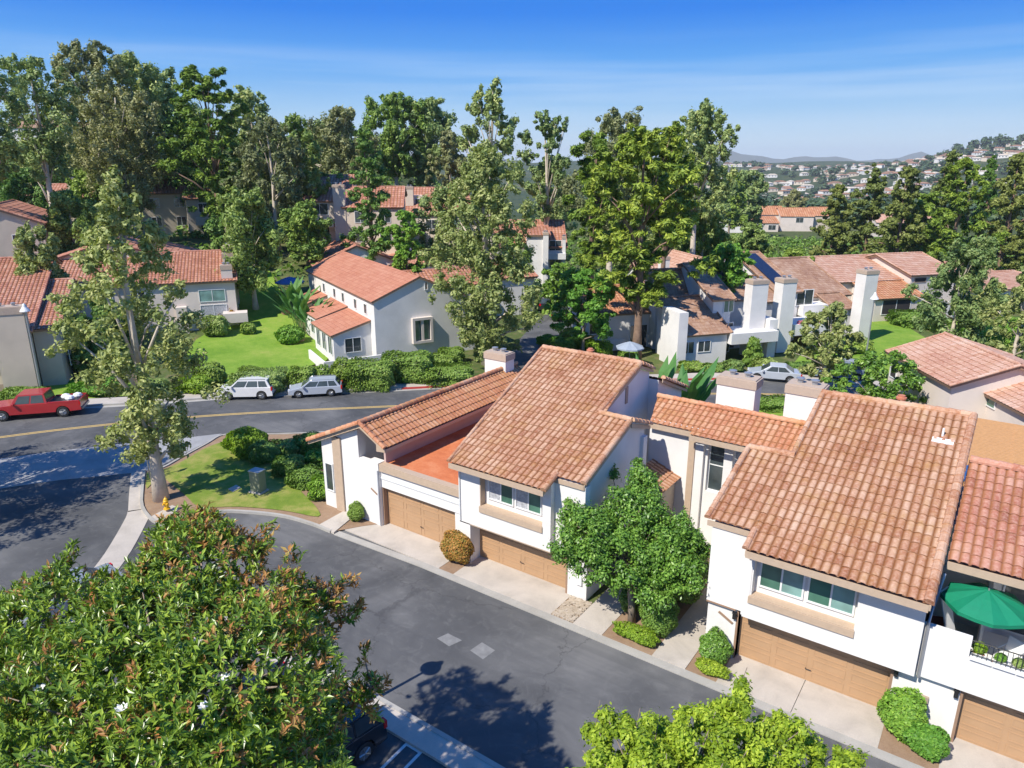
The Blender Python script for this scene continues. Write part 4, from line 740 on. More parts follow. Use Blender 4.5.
# top-left house
h = House('brown_house', uD(-40, 76), 60, 'shaded brown gable house with orange roof, high on the slope at the left edge', wall='stucco_grey', roof='tile_red', group=GH)
h.mass(0, 0, 9.5, 14, [(0, 5.0), (5.0, 7.2), (9.5, 5.4)], 'e2', tw=0.42, th=0.6); h.mass(-8, 4, 9, 12, [(0, 4.6), (4, 6.4), (9, 4.6)], 'e2', tw=0.42, th=0.6); h.win('F', 6.5, 3, 1.2, 1.2)
h = House('brown_house', uD(40, 125), 50, 'red roofed house with pale chimney, upslope between the left eucalyptus trunks', wall='stucco_cream', roof='tile_red', group=GH)
h.mass(0, 0, 12, 10, [(0, 4.2), (5, 6.2), (10, 4.2)], 'e1', tw=0.5, th=0.7); h.chim(6, 2, 1.2, 1.2, 2, 7.2); h.win('F', 3, 1.6, 1.6, 1.3); h.win('F', 8, 1.6, 1.6, 1.3)
h = House('hilltop_house', uD(25, 205), 40, 'low white house on the crest of the hill, far upper left', wall='stucco', roof='tile_brown', group=GH)
h.mass(0, 0, 16, 9, [(0, 3.4), (4.5, 5.2), (9, 3.4)], 'e1', tw=0.6, th=0.8, seg=1, amp=0); h.win('F', 3, 1, 2, 1.3); h.win('F', 9, 1, 2.4, 1.4)
h = House('hilltop_house', uD(58, 212), 30, 'pale long low building on the hill crest beside the tall eucalyptus', wall='stucco_cream', roof='tile_brown', group=GH)
h.mass(0, 0, 13, 8, [(0, 3.6), (4, 5.0), (8, 3.6)], 'e1', tw=0.6, th=0.8, seg=1, amp=0); h.win('F', 2, 1, 2, 1.3); h.win('F', 7, 1, 2.4, 1.4)
# house A
h = House('beige_house', hp(240, 334, 0), 55, 'pale beige house with long tiled eave and three end chimneys, behind the big sycamore', wall='stucco_pink', roof='tile_red', group=GH)
h.mass(-17.5, 0, 17.5, 8, [(0, 4.9), (8, 7.1)], 'e1', tw=0.34, th=0.5, seg=6, amp=0.065)
h.mass(-21, 7, 19, 12, [(0, 6.0), (8.6, 8.6), (19, 5.4)], 'e2', tw=0.42, th=0.6, seg=4, amp=0.06)
for q in (0.2, 3.6, 5.8, 11.5): h.chim(-1.2+q*0.05, q, 1.1, 1.0, 0, 6.4+q*.26, ch=0.5)
h.win('F', -3.6, 2.7, 2.6, 1.3, pane='glass_teal'); h.win('F', -3.6, 1.0, 2.6, 1.4, pane='glass_lace'); h.win('F', -10, 2.9, 1.4, 1.3); h.win('F', -13, 2.9, 1.4, 1.3)
h.box('balcony', 'stucco_pink', -1.4, -1.6, 2.4, 1.6, 0.6, 1.6); h.box('wall_pier', 'stucco_pink', -5.9, -0.7, 1.0, 0.7, -0.5, 2.4)
# grey stepped houses behind
h = House('grey_house', uD(150, 112), 62, 'grey stepped house with orange tile roof and corner balcony, above the rounded willowy tree', wall='stucco_grey', roof='tile_red', group=GH)
h.mass(0, 0, 6.5, 9, [(0, 6.4), (5, 8.2), (9, 7.0)], 'e1', tw=0.45, th=0.6); h.mass(6.5, -2, 3.6, 9, [(0, 5.6), (4, 7.2), (9, 5.6)], 'e1', tw=0.45, th=0.6)
for a, z in ((1.5, 4.2), (5, 4.2), (1.5, 1.4), (5, 1.4)): h.win('F', a, z, 1.4, 1.4)
h.win('F', 8.2, 3.4, 1.4, 1.4, at_=-2); h.win('F', 8.2, 0.8, 1.4, 1.6, at_=-2); h.box('balcony', 'stucco_cream', 7.5, -4, 4.5, 1.9, 1.6, 2.7); h.chim(9.3, 4, 1, 1, 5, 8.2)
# condos in the trees
h = House('cream_condominium', uD(312, 104), 40, 'cream three-storey building with red roof and tall pier, between the two drooping eucalyptus crowns', wall='stucco_cream', roof='tile_red', group=GH)
h.mass(0, 0, 6, 11, [(0, 6.6), (7, 9.9), (11, 8.8)], 'e1', tw=0.45, th=0.6); h.mass(5.6, -1.5, 8, 9, [(0, 5.8), (5, 8.3), (9, 7)], 'e1', tw=0.45, th=0.6); h.chim(4.2, -1.6, 1.6, 1.2, 0, 8.8)
for a, z in ((0.8, 4.6), (0.8, 1.8)): h.win('F', a, z, 2.4, 1.6)
for a, z in ((7, 3.6), (10.4, 3.6), (7, 0.9), (10.4, .9)): h.win('F', a, z, 1.6, 1.6, at_=-1.5)
h.box('balcony', 'stucco_cream', 0.2, -1.4, 3.8, 1.4, 3.0, 4.1)
h = House('cream_condominium', uD(398, 122), 38, 'cream building with wide red roof, dormer and square chimney, behind the slender dark conifer', wall='stucco_cream', roof='tile_red', group=GH)
h.mass(0, 0, 12, 12, [(0, 5.0), (7, 9.0), (12, 7.6)], 'e1', tw=0.5, th=0.65); h.mass(8.6, -2.5, 6, 7, [(0, 5.4), (4, 7.4), (7, 6.5)], 'e1', tw=0.5, th=0.65); h.chim(1.6, 2, 1.3, 1.3, 5, 9.4); h.box('dormer', 'stucco_cream', 2.8, 2.6, 1.8, 2.4, 5.5, 7.9)
h.win('F', 3.1, 6.2, 1.2, 1.2, at_=2.58, mull=0); h.win('F', 1, 2.6, 2, 1.5); h.win('F', 5, 2.6, 2, 1.5); h.win('F', 9.4, 3.4, 1.8, 1.6, at_=-2.5, pane='glass_teal'); h.win('F', 12.2, 3.4, 1.4, 1.6, at_=-2.5); h.box('balcony', 'stucco_cream', 13, -3.9, 4.4, 1.4, 1.4, 2.5)
h = House('cream_condominium', uD(536, 112), 36, 'white balconied building with red roof, left of the tall pine', wall='stucco', roof='tile_red', group=GH, z0=-1.6)
h.mass(-8, 0, 12.5, 13, [(0, 7.0), (8, 10.4), (13, 9)], 'e1', tw=0.5, th=0.65); h.mass(-1.5, -2.2, 3.2, 6, [(0, 9.0), (6, 9.8)], 'e1', tw=0.5, th=0.65)
h.chim(0.9, -2.6, 0.8, 1.4, 0, 9.4); h.win('F', -4.4, 4.4, 2, 1.8); h.win('F', 2, 6.4, 1.9, 1.6); h.win('F', 2, 3.8, 1.9, 1.9); h.box('balcony', 'stucco', -5.5, -2.0, 5, 2.0, 2.6, 3.7); h.box('balcony', 'stucco', 1.7, -1.2, 2.8, 1.2, 5.2, 6.1); h.box('garage_opening', 'dark', -5, -0.05, 4.4, 0.1, 0, 2.1); h.chim(4.0, -.4, .5, .8, 0, 8.6)

# right-hand row across the street
BR = dict(tw=0.36, th=0.45, amp=0.0, seg=1)
h = House('white_house', hp(588, 350, 0), 50, 'low white house with orange roof and small patio, around the trunk of the tall pine', wall='stucco', roof='tile_orange', group=GH)
h.mass(0, 0, 6.4, 5, [(0, 3.6), (5, 5.4)], 'e1', tw=0.36, th=0.5, amp=0.05); h.mass(6.4, 0.6, 3.2, 6, [(0, 4.0), (6, 6.0)], 'e1', roof='tile_brown', **BR)
h.wp(589, 318, 605, 334, fw=0.1, depth=0.1); h.wp(630, 325, 646, 352, mull=1)
h.box('garden_wall', 'stucco', 0.6, -1.6, 2.6, 0.2, 0.2, 1.3); h.box('garden_wall', 'stucco', 6.6, -2.4, 1.6, 0.2, -.2, 1.2)
for k in (0, 1.0): h.box('wall_pier', 'stucco', 7.6+k*2.3, -1.6, 0.35, 2.0, -0.3, 4.4)
h = House('white_house', hp(681, 365, 0), 52, 'tall white house with steep brown roof and lower brown front wing, right of the pine', wall='stucco', roof='tile_brown', group=GH)
h.mass(0, 0, 4.6, 5.0, [(0, 2.9), (5.0, 5.3)], 'e1', **BR)
h.mass(4.4, 2.4, 1.9, 6.4, [(0, 5.5), (5.6, 8.0), (6.4, 7.8)], 'e1', **BR); h.mass(6.3, 4.2, 4.4, 5.6, [(0, 5.0), (5.6, 7.2)], 'e1', **BR); h.mass(0.4, 6.2, 4.1, 2.6, [(0, 4.2), (2.6, 7.4)], 'e1', ohe=0, oh=0, **BR)
h.box('wall_pier', 'stucco', -0.9, -0.7, 0.9, 3.2, -0.5, 5.0)
h.wp(682.5, 342, 693.5, 353.5); h.wp(698, 341, 710, 351.5); h.wp(724, 300, 733, 312, 2.4, mull=1, pane='glass_green'); h.wp(723, 322.5, 732.5, 332.5, 2.4, mull=1); h.wp(744, 310, 756, 332, 4.2, fr='black', mull=1)
h.box('balcony', 'stucco', 4.7, -0.6, 5.0, 3.0, 1.7, 2.7); h.win('F', 5.0, 0.2, 1.5, 1.4, at_=2.38); h.win('F', 7.2, 0.0, 1.1, 2.1, at_=4.18, mull=0, pane='dark')
h.chim(7.4, 0.8, 1.7, 1.2, 0, 7.3); h.box('wall_pier', 'stucco', 9.2, 0.2, 0.9, 2.0, -0.3, 3.6)
h = House('white_house', hp(776, 353, 0), 52, 'white house with two tall narrow chimneys, solar panels and a flowered balcony', wall='stucco', roof='tile_brown', group=GH)
h.chim(0, 0, 1.5, 1.3, 0, 7.2)
h.mass(2.6, 4.2, 2.6, 8.4, [(0, 5.2), (7.8, 8.2), (8.4, 8.0)], 'e1', **BR); h.mass(5.2, 5.6, 7.4, 8.5, [(0, 4.3), (7.5, 7.2), (8.5, 6.9)], 'e1', **BR); h.mass(-1.2, 3.0, 3.8, 5, [(0, 4.6), (5, 6.2)], 'e1', **BR)
h.box('balcony', 'stucco', 2.0, 0.3, 5.4, 3.2, 1.5, 2.6); h.box('balcony', 'stucco', 5.4, 3.5, 4.6, 2.0, 2.6, 3.7); h.wp(797, 290, 812, 305, 4.2); h.wp(830, 300, 842, 312, 5.6, mull=0); h.win('F', 2.2, -0.1, 2.6, 1.6, at_=4.18, pane='dark')
h.mass(8.8, 3.0, 2.4, 2.6, [(0, 3.4), (2.6, 4.4)], 'e1', **BR); h.win('F', 9.2, 1.0, 1.2, 1.6, at_=3.0, mull=0); h.chim(10.6, 1.2, 1.5, 1.4, 0, 7.4)
zz = N(h.e2*7.8+Z_*3.0); sp_ = MB(); q0 = h.w(3.0, 5.0, 5.2+0.8*0.385); nn_ = np.cross(h.e1, zz)
sp_.obox(q0+nn_*0.12, h.e1, zz, (0, 0, 0), (1.7, 7.0, 0.06), nn_); sp_.build('solar_panel', 'solar', h.root)
fl = MB(); rr = random.Random(5)
for _ in range(60): q = h.w(rr.uniform(2.6, 5.4), rr.uniform(0.4, 0.8), rr.uniform(2.6, 2.9)); fl.lathe(q, [(0.02, -.08), (0.1, 0), (0.02, .08)], 5)
fl.build('flowers', 'flower_pink', h.root, kind='stuff')
h = House('white_house', hp(905, 318, 0), 50, 'white house with wide faded roof, slot windows and orange lean-to, above the striped lawn', wall='stucco_pink', roof='tile_flat', group=GH)
h.mass(-9, 3.0, 12, 10, [(0, 4.2), (7, 6.2), (10, 5.3)], 'e1', tw=0.5, th=0.55, amp=0.02); h.mass(-5.5, -1, 6.4, 4, [(0, 2.8), (4, 4.1)], 'e1', tw=0.4, th=0.5, amp=0.03, roof='tile_orange'); h.mass(1.5, 1.6, 6.5, 10, [(0, 4.9), (6, 6.6), (10, 5.4)], 'e1', tw=0.5, th=0.55, amp=0.02)
h.win('F', 2.0, 3.9, 1.7, 0.6, at_=1.6, mull=0, pane='dark', fr='soffit'); h.win('F', 4.6, 3.9, 2.6, 0.6, at_=1.6, mull=0, pane='dark', fr='soffit'); h.win('F', -4.5, 0.8, 4.0, 1.9, at_=-1, mull=1, pane='dark'); h.win('F', 3.0, 1.2, 1.5, 1.6, at_=1.6, pane='glass_lace'); h.box('garden_wall', 'stucco', 1.2, -1.8, 5, 0.2, 0, 2.1)
h.mass(9, 0, 14, 7, [(0, 2.9), (7, 3.8)], 'e1', tw=0.5, th=0.55, amp=0.02, roof='tile_flat'); h.win('F', 10, 0.3, 5, 2.0, mull=2, pane='dark'); h.win('F', 17, 0.3, 4, 2.0, mull=1, pane='dark')
# back row of gables
for (u, D, w_, d_, ze, zp, z0_, lab, rf) in ((676, 88, 7, 9, 4.8, 6.6, -.2, 'white gable house with faded orange roof, between the pine and the bright round tree', 'tile_flat'), (735, 90, 7.5, 9, 4.6, 6.5, -.4, 'white gable house with rust roof, right behind the bright round tree', 'tile_flat'),
      (757, 80, 5.5, 7, 4.6, 5.9, -.4, 'narrow white gable with small orange roof, just left of the solar panels', 'tile_orange'), (800, 104, 8, 9, 3.8, 5.6, -2, 'rust roofed house behind the solar panels, below the green bank', 'tile_flat'),
      (868, 96, 6, 8, 4.0, 5.6, -2, 'white gable house with small solar array and chimneys, left of the wide roof', 'tile_brown')):
    h = House('white_house', uD(u, D), 48, lab, wall='stucco', roof=rf, group=GH, z0=z0_)
    h.mass(0, 0, w_, d_, [(0, ze), (w_*0.5, zp), (w_, ze-0.4)], 'e2', tw=0.45, th=0.55, amp=0.03); h.win('F', w_*0.55, ze-2.2, 1.2, 1.2)
    h.mass(-w_*0.5, 2, w_*0.5, d_*0.7, [(0, ze-1.2), (d_*0.4, zp-1.1), (d_*0.7, ze-.8)], 'e1', tw=0.45, th=0.55, amp=0.02)
    h.chim(-1.8, 1.2, 1.1, 1.0, 0, zp+0.3)
for (u, D, z, L, lab) in ((896, 104, -2.6, 6.2, 'long orange roof with deep porch, in front of the right hand conifers'), (968, 100, -2.6, 5, 'orange roofed low house under the conifers, near the right edge'), (1012, 92, -3.0, 5, 'pinkish roofed low house at the right edge, beyond the pale trees')):
    h = House('pale_house', uD(u, D), 38, lab, wall='stucco_pink', roof='tile_flat', group=GH, z0=z)
    h.mass(0, 0, L, 6, [(0, 4.4), (6, 6.4)], 'e1', tw=0.45, th=0.55, amp=0.03); h.win('F', 0.5, 2.4, L*0.4, 1.5, mull=1, pane='dark'); h.win('F', L*0.55, 2.4, L*0.35, 1.5, mull=1, pane='dark')
# far condos at 740-820
h = House('pale_house', uD(748, 300), 30, 'long pale terrace with orange roof and shaded right end, standing alone on the green bank', wall='stucco_pink', roof='tile_orange', group=GH)
h.mass(0, 6, 16, 12, [(0, 6.4), (6, 9.4), (12, 8)], 'e1', tw=0.9, th=1, seg=1, amp=0); h.mass(14, 2, 13, 12, [(0, 6.0), (6, 9.0), (12, 7.6)], 'e1', tw=0.9, th=1, seg=1, amp=0); h.mass(2, -3, 10, 8, [(0, 3.6), (8, 5.6)], 'e1', tw=0.9, th=1, seg=1, amp=0); h.mass(27, 4, 8, 12, [(0, 6.2), (6, 9.2), (12, 8)], 'e1', tw=0.9, th=1, seg=1, amp=0, wall='stucco_grey')  # shade of the right end is painted in with a greyer stucco
h.win('F', 3, 0.8, 3, 2, at_=-3); h.win('F', 8, 0.8, 3, 2, at_=-3); h.win('F', 20, 3.4, 3, 2, at_=2)
h = House('pale_house', uD(722, 290), 30, 'small pale gabled house left of the long orange roofed terrace', wall='stucco', roof='tile_flat', group=GH)
h.mass(0, 0, 9, 9, [(0, 5), (4.5, 7.6), (9, 5)], 'e2', tw=0.9, th=1, seg=1, amp=0); h.win('F', 3, 2, 2.4, 1.6)
for u, D, lab in ((700, 330, 'orange roof peeping over the green bank beside the tall pine'), (915, 300, 'small orange roof glimpsed through the conifer tops'), (878, 260, 'pale gable glimpsed between two conifers')):
    h = House('pale_house', uD(u, D), 30, lab, wall='stucco_pink', roof='tile_flat', group=GH); h.mass(0, 0, 10, 9, [(0, 5), (4.5, 7.4), (9, 5)], 'e1', tw=0.9, th=1, seg=1, amp=0); h.win('F', 3, 2, 2.4, 1.6)

# pinkish house behind unit 3
cB = at(885, 352, 5.0)
h = House('pinkish_house', cB, -57, 'pinkish house with broad faded tile roof and lower wing, behind the largest tiled roof', wall='stucco_pink', roof='tile_flat', group=GH, z0=0)
TF = dict(tw=0.3, th=0.4, amp=0.03, seg=5)
h.mass(0.3, 0.35, 7.6, 8, [(0, 5.12), (3.5, 6.3), (8, 4.9)], 'e1', **TF)
wA = at(969, 386, 4.5)-h.O; a_, b2_ = float(wA@h.e1), float(wA@h.e2)
h.mass(a_+0.2, b2_+0.3, 9, 7, [(0, 4.6), (3.6, 5.8), (7, 4.6)], 'e1', **TF)
h.wp(980, 392, 995, 410, b2_+0.3, mull=1, panes=['glass', 'glass_green']); h.win('F', 0.5, 3.4, 0.9, 1.2, at_=0.35, mull=0, pane='dark'); h.chim(9.5, 5.0, 1.0, 0.8, 3, 7.0)
# bamboo slat roof over the yard behind unit 4
pg = empty('slatted_patio_roof', (1, 38, 0), 'flat golden bamboo slat patio roof behind the right edge roofs', 'pergola')
mb = MB()
for k in range(40): mb.box((-0.7, 35.6+0.21*k, 4.5), (7, 35.75+0.21*k, 4.53))
mb.build('slats', 'bamboo', pg)
for k in range(5):
    mb = MB(); mb.box((-0.6+1.7*k, 35.6, 4.36), (-0.5+1.7*k, 44, 4.5)); mb.build('beam', 'bamboo', pg)
for x in (-0.5, 6.8):
    for y in (35.8, 43.8): mb = MB(); mb.box((x-.06, y-.06, 0), (x+.06, y+.06, 4.36)); mb.build('post', 'bamboo', pg)
mb = MB(); mb.box((-0.9, 33.4, 4.8), (0.5, 35.2, 4.9)); o = mb.build('white_flat_roof_panel', 'white', origin=(0, 33, 4)); tag(o, 'small white flat roof panel between the largest tiled roof and the bamboo slats', 'roof panel')

# ------------------------------------------------------------------ vegetation
def leaf_mesh(name, P, Nn, size, mat, elong=1.6, rg=RNG, fold=False, val=None):
    """one small leaf face per point; P (n,3) positions, Nn (n,3) facing, size scalar or (n,)"""
    n = len(P); size = np.broadcast_to(np.asarray(size, float), (n,))[:, None]
    Nn = Nn/np.maximum(np.linalg.norm(Nn, axis=1, keepdims=True), 1e-6)
    r = rg.normal(size=(n, 3)); T = np.cross(Nn, r); T /= np.maximum(np.linalg.norm(T, axis=1, keepdims=True), 1e-6); B = np.cross(Nn, T)
    s = size*rg.uniform(0.7, 1.3, (n, 1)); L = T*s*0.5*elong; W_ = B*s*0.5
    V = np.stack([P-L, P-W_*0.9+L*0.1, P+L, P+W_*0.9+L*0.1], 1).reshape(-1, 3)
    me = bpy.data.meshes.new(name); me.vertices.add(4*n); me.vertices.foreach_set('co', V.astype(np.float32).ravel())
    me.loops.add(4*n); me.loops.foreach_set('vertex_index', np.arange(4*n, dtype=np.int32)); me.polygons.add(n)
    me.polygons.foreach_set('loop_start', np.arange(0, 4*n, 4, dtype=np.int32)); me.polygons.foreach_set('loop_total', np.full(n, 4, dtype=np.int32))
    at_ = me.attributes.new('rnd', 'FLOAT', 'FACE'); v = rg.beta(2, 2, n) if val is None else val
    at_.data.foreach_set('value', np.asarray(v, np.float32)); me.update(calc_edges=True); me.materials.append(MT[mat]); return me
def unit(n, rg=RNG): v = rg.normal(size=(n, 3)); return v/np.linalg.norm(v, axis=1, keepdims=True)
def clumps(C, R, per, rg=RNG, flat=1.0, up=0.45, shell=0.55):
    """leaf points on fuzzy balls: C (k,3), R (k,), per leaves each"""
    k = len(C); C = np.repeat(C, per, 0); Rr = np.repeat(R, per)[:, None]; d = unit(k*per, rg)
    an = np.repeat(rg.uniform(.6, 1.35, (k, 3)), per, 0)
    rad = (shell+(1-shell)*rg.random((k*per, 1))**0.7)*(1+0.35*(rg.random((k*per, 1)) < .16)*rg.random((k*per, 1))*2); q = d*rad*Rr*an; q[:, 2] *= flat
    nn = d+rg.normal(scale=0.45, size=d.shape)+np.array((0, 0, up)); v = np.repeat(rg.uniform(-0.22, 0.22, k), per)+rg.beta(2, 2, k*per)
    return C+q, nn, np.clip(v, 0, 1)
PROF = {
 'euc': lambda t: np.interp(t, [0, .12, .35, .6, .85, 1], [.35, .65, .95, 1, .75, .25]),
 'syc': lambda t: np.interp(t, [0, .1, .3, .55, .8, 1], [.4, .8, 1, .9, .6, .12]),
 'round': lambda t: np.sqrt(np.clip(1-(2*t-0.9)**2/1.25, 0.02, 1)),
 'conifer': lambda t: np.interp(t, [0, .1, .35, .7, 1], [.7, 1, .85, .5, .08]),
 'pine': lambda t: np.interp(t, [0, .1, .3, .55, .8, 1], [.3, .75, 1, 1, .8, .35]),
 'willow': lambda t: np.interp(t, [0, .15, .4, .7, 1], [.55, .9, 1, .85, .3]),
}
KIND = {  # leaf material, bark, leaf px size, clumps, leaves per clump, clump radius, flatten, crown start, sparse
 'euc': dict(lf='lf_euc', bk='bark_pale', pads=34, pr=.36, pf=.9, n=270, per=100, rc=.13, flat=1.15, z0=.30, up=.25),
 'eucb': dict(lf='lf_eucb', bk='bark_pale', pads=34, pr=.36, pf=1.3, n=280, per=100, rc=.125, flat=1.3, z0=.22, up=.1, prof='euc'),
 'syc': dict(lf='lf_syc', bk='bark_pale', pads=90, pr=.24, pf=1.0, n=420, per=85, rc=.12, flat=1.0, z0=.14, up=.3),
 'round': dict(lf='lf_green', bk='bark', pads=26, pr=.36, pf=.8, n=200, per=110, rc=.15, flat=.9, z0=.22, up=.5),
 'dark': dict(lf='lf_dark', bk='bark', pads=22, pr=.4, pf=.8, n=170, per=100, rc=.17, flat=.9, z0=.15, up=.5, prof='round'),
 'conifer': dict(lf='lf_con', bk='bark_brown', pads=44, pr=.34, pf=.35, n=240, per=105, rc=.13, flat=.75, z0=.06, up=.2),
 'pine': dict(lf='lf_pine', bk='bark_brown', pads=42, pr=.26, pf=.42, n=260, per=140, rc=.105, el=3.2, flat=.62, z0=.16, up=.9),
 'willow': dict(lf='lf_willow', bk='bark_pale', pads=26, pr=.34, pf=1.2, n=220, per=115, rc=.14, flat=1.35, z0=.2, up=.0),
}
GT = 'trees standing among the houses'
def tree(name, label, u, D, top_v, wpx, kind, z0=None, base=None, lean=(0, 0), dens=1.0, sz=1.0, lf=None, seed=None, crown0=None, P=None, h=None, group=GT, bare=0.0, cat='tree', maxpx=1.9, rcs=1.0):
    k = dict(KIND[kind]); rg = np.random.default_rng(seed if seed is not None else abs(hash_(label)) % 99991)
    G = uD(u, D) if P is None else np.array(P, float)
    G = np.array((G[0], G[1], gh(G) if z0 is None else z0))
    if P is None and z0 is None:
        G = uD(u, D, G[2]); G = np.array((G[0], G[1], gh(G)))
    depth = D*math.cos(PIT)+(CAMH-G[2])*math.sin(PIT) if P is None else float(np.linalg.norm(CAM-G))
    if h is None: h = max(2.0, float(atD(u, top_v, D)[2]-G[2]))
    R = wpx/2*depth/F_; pf = PROF[k.get('prof', kind)]; c0 = (crown0 if crown0 is not None else k['z0'])*h
    n = int(k['n']*dens); t = rg.random(n)**0.9; ang = rg.uniform(0, 2*math.pi, n); rr = np.sqrt(rg.uniform(0.04, 1, n))
    wob = 1+0.22*np.sin(ang*2+rg.uniform(0, 6))+0.16*np.sin(ang*3+t*7+rg.uniform(0, 6))
    rad = pf(t)*R*wob*rr*0.88
    K = k.get('pads', 0)
    if K:
        K = max(6, int(K*dens)); pt = (np.arange(K)+rg.random(K))/K; pa = rg.uniform(0, 6.28)+np.arange(K)*2.4+rg.normal(scale=.4, size=K); prr = np.sqrt(rg.uniform(.1, 1, K)); w2 = 1+.25*np.sin(pa*2+1)+.2*np.sin(pa*3+pt*6)
        pc = np.stack([pf(pt)*R*w2*prr*.8*np.cos(pa), pf(pt)*R*w2*prr*.8*np.sin(pa), pt*(h-c0)], 1); own = rg.integers(0, K, n); pr_ = k['pr']*R*rg.uniform(.7, 1.25, K)*(.6+.4*pf(pt))
        dd = unit(n, rg)*rg.random((n, 1))**.45*pr_[own][:, None]; dd[:, 2] *= k['pf']; q3 = pc[own]+dd; rad = np.hypot(q3[:, 0], q3[:, 1]); ang = np.arctan2(q3[:, 1], q3[:, 0]); t = np.clip(q3[:, 2]/(h-c0), 0, 1); rr = 1; wob = 1
    C = np.stack([rad*np.cos(ang)+lean[0]*t*h, rad*np.sin(ang)+lean[1]*t*h, c0+(h-c0)*t*0.95+rg.normal(scale=.015*h, size=n)], 1)
    if kind in ('pine',): C[:, 2] += 0.12*rad*rg.uniform(0, 1, n)
    RC = (k['rc']*R*rcs*rg.uniform(0.6, 1.25, n))*(0.55+0.45*pf(t)); RC = np.maximum(RC, 0.25)
    C[:, 2] = np.minimum(C[:, 2], h-RC*k['flat']*0.8)
    ls = max(0.09, (maxpx*(.85 if D > 80 else 1))*depth/F_)*sz
    Pp, Nn, val = clumps(C, RC, k['per'], rg, k['flat'], k['up'], 0.12)
    root = empty(name, G, label, cat, group)
    me = leaf_mesh('crown', Pp, Nn, ls, lf or k['lf'], k.get('el', 1.9), rg, val=val); o = link_mesh(me, 'crown', root)
    # trunk and limbs, tapered; every limb runs from the trunk into a foliage clump
    tb = MB(); r0 = max(0.12, 0.016*h+0.02*R); pts = []; rads = []
    ph = rg.uniform(0, 6); top = 0.93 if kind in ('conifer', 'euc', 'eucb', 'syc', 'pine') else 0.7
    for i in range(9):
        q = i/8; pts.append(G+np.array((lean[0]*q*h*top+0.012*h*math.sin(q*5+ph)*q, lean[1]*q*h*top+0.012*h*math.cos(q*4+ph)*q, h*top*q))); rads.append(r0*(1-0.88*q)+(0.35*r0 if i == 0 else 0))
    pts[0][2] -= 0.3; tb.tube(pts, rads, 8)
    nl = min(n, 18 if kind in ('syc', 'euc', 'eucb', 'pine') else 14)
    for i in rg.choice(n, nl, replace=False):
        c = C[i]+G; q = np.clip((C[i][2]/h)/top*rg.uniform(.55, .8), .08, .9); j = int(q*8); a = pts[j]*(1-(q*8-j))+pts[j+1]*(q*8-j); rr_ = r0*(1-.88*q)*0.5
        mid = a*.5+c*.5+np.array((0, 0, 0.02*h)); tb.tube([a, mid, c], [rr_, rr_*.6, rr_*.22], 5)
    tb.build('trunk', k['bk'], root, smooth=True)
    return root
def hash_(s):
    h = 7
    for ch in s: h = (h*31+ord(ch)) % 1000003
    return h
def shrub(label, u, v, wpx, hpx, lf='lf_hedge', name='shrub', cat='shrub', square=0.0, z=None, group='clipped shrubs and hedges', P=None, wm=None, hm=None, dm=None, th=0, n=None, leaf=None, e=None, trunk=True):
    """bush sitting on the ground at pixel (u, v base); sizes in pixels, or metres with wm/hm"""
    G = np.array(P, float) if P is not None else atG(u, v); rg = np.random.default_rng(abs(hash_(label+str(u))) % 99991)
    dist = float((G-CAM)@FW); s = dist/F_; w_ = wm or wpx*s; h = hm or hpx*s/0.93*.88; d = dm or w_*0.8
    ls = (leaf or max(0.05, 1.8*s))*.85; area = 2*(w_*h+d*h+w_*d); n = int(n*1.5) if n else int(min(14000, max(600, 2.8*area/(ls*ls))))
    e_ = RT if e is None else np.array(e, float); f_ = np.array((-e_[1], e_[0], 0)); q = unit(n, rg)
    if square: p_ = 2+6*square; q = q/((np.abs(q)**p_).sum(1, keepdims=True)**(1/p_))
    r = (0.72+0.30*rg.random((n, 1))**0.6)*(1+0.09*np.sin(q[:, :1]*5+rg.uniform(0, 6))+0.08*np.sin(q[:, 1:2]*6+q[:, 2:]*5+rg.uniform(0, 6)))
    q2 = q*r; Z = h*(0.5+0.5*q2[:, 2]); Z = np.abs(Z)
    Pp = e_*(q2[:, :1]*w_/2)+f_*(q2[:, 1:2]*d/2); Pp = Pp+np.array((0, 0, 1.))*Z[:, None]
    nn = q+rg.normal(scale=.5, size=q.shape)+np.array((0, 0, .5))
    me = leaf_mesh('foliage', Pp, nn, ls, lf, 1.5, rg)
    root = empty(name, G, label, cat, group); link_mesh(me, 'foliage', root)
    # twiggy core so the bush is not see-through
    tb = MB(); 
    for i in range(9):
        a = i*0.7+rg.uniform(0, .5); t = G+e_*(w_*.3*math.cos(a))+f_*(d*.3*math.sin(a))+np.array((0, 0, h*.75)); tb.tube([G-np.array((0, 0, .1)), (G+t)/2+rg.normal(scale=.03*w_, size=3), t], [.04*h+.01, .025*h+.01, .008], 5)
    tb.build('stem', 'bark', root); return root

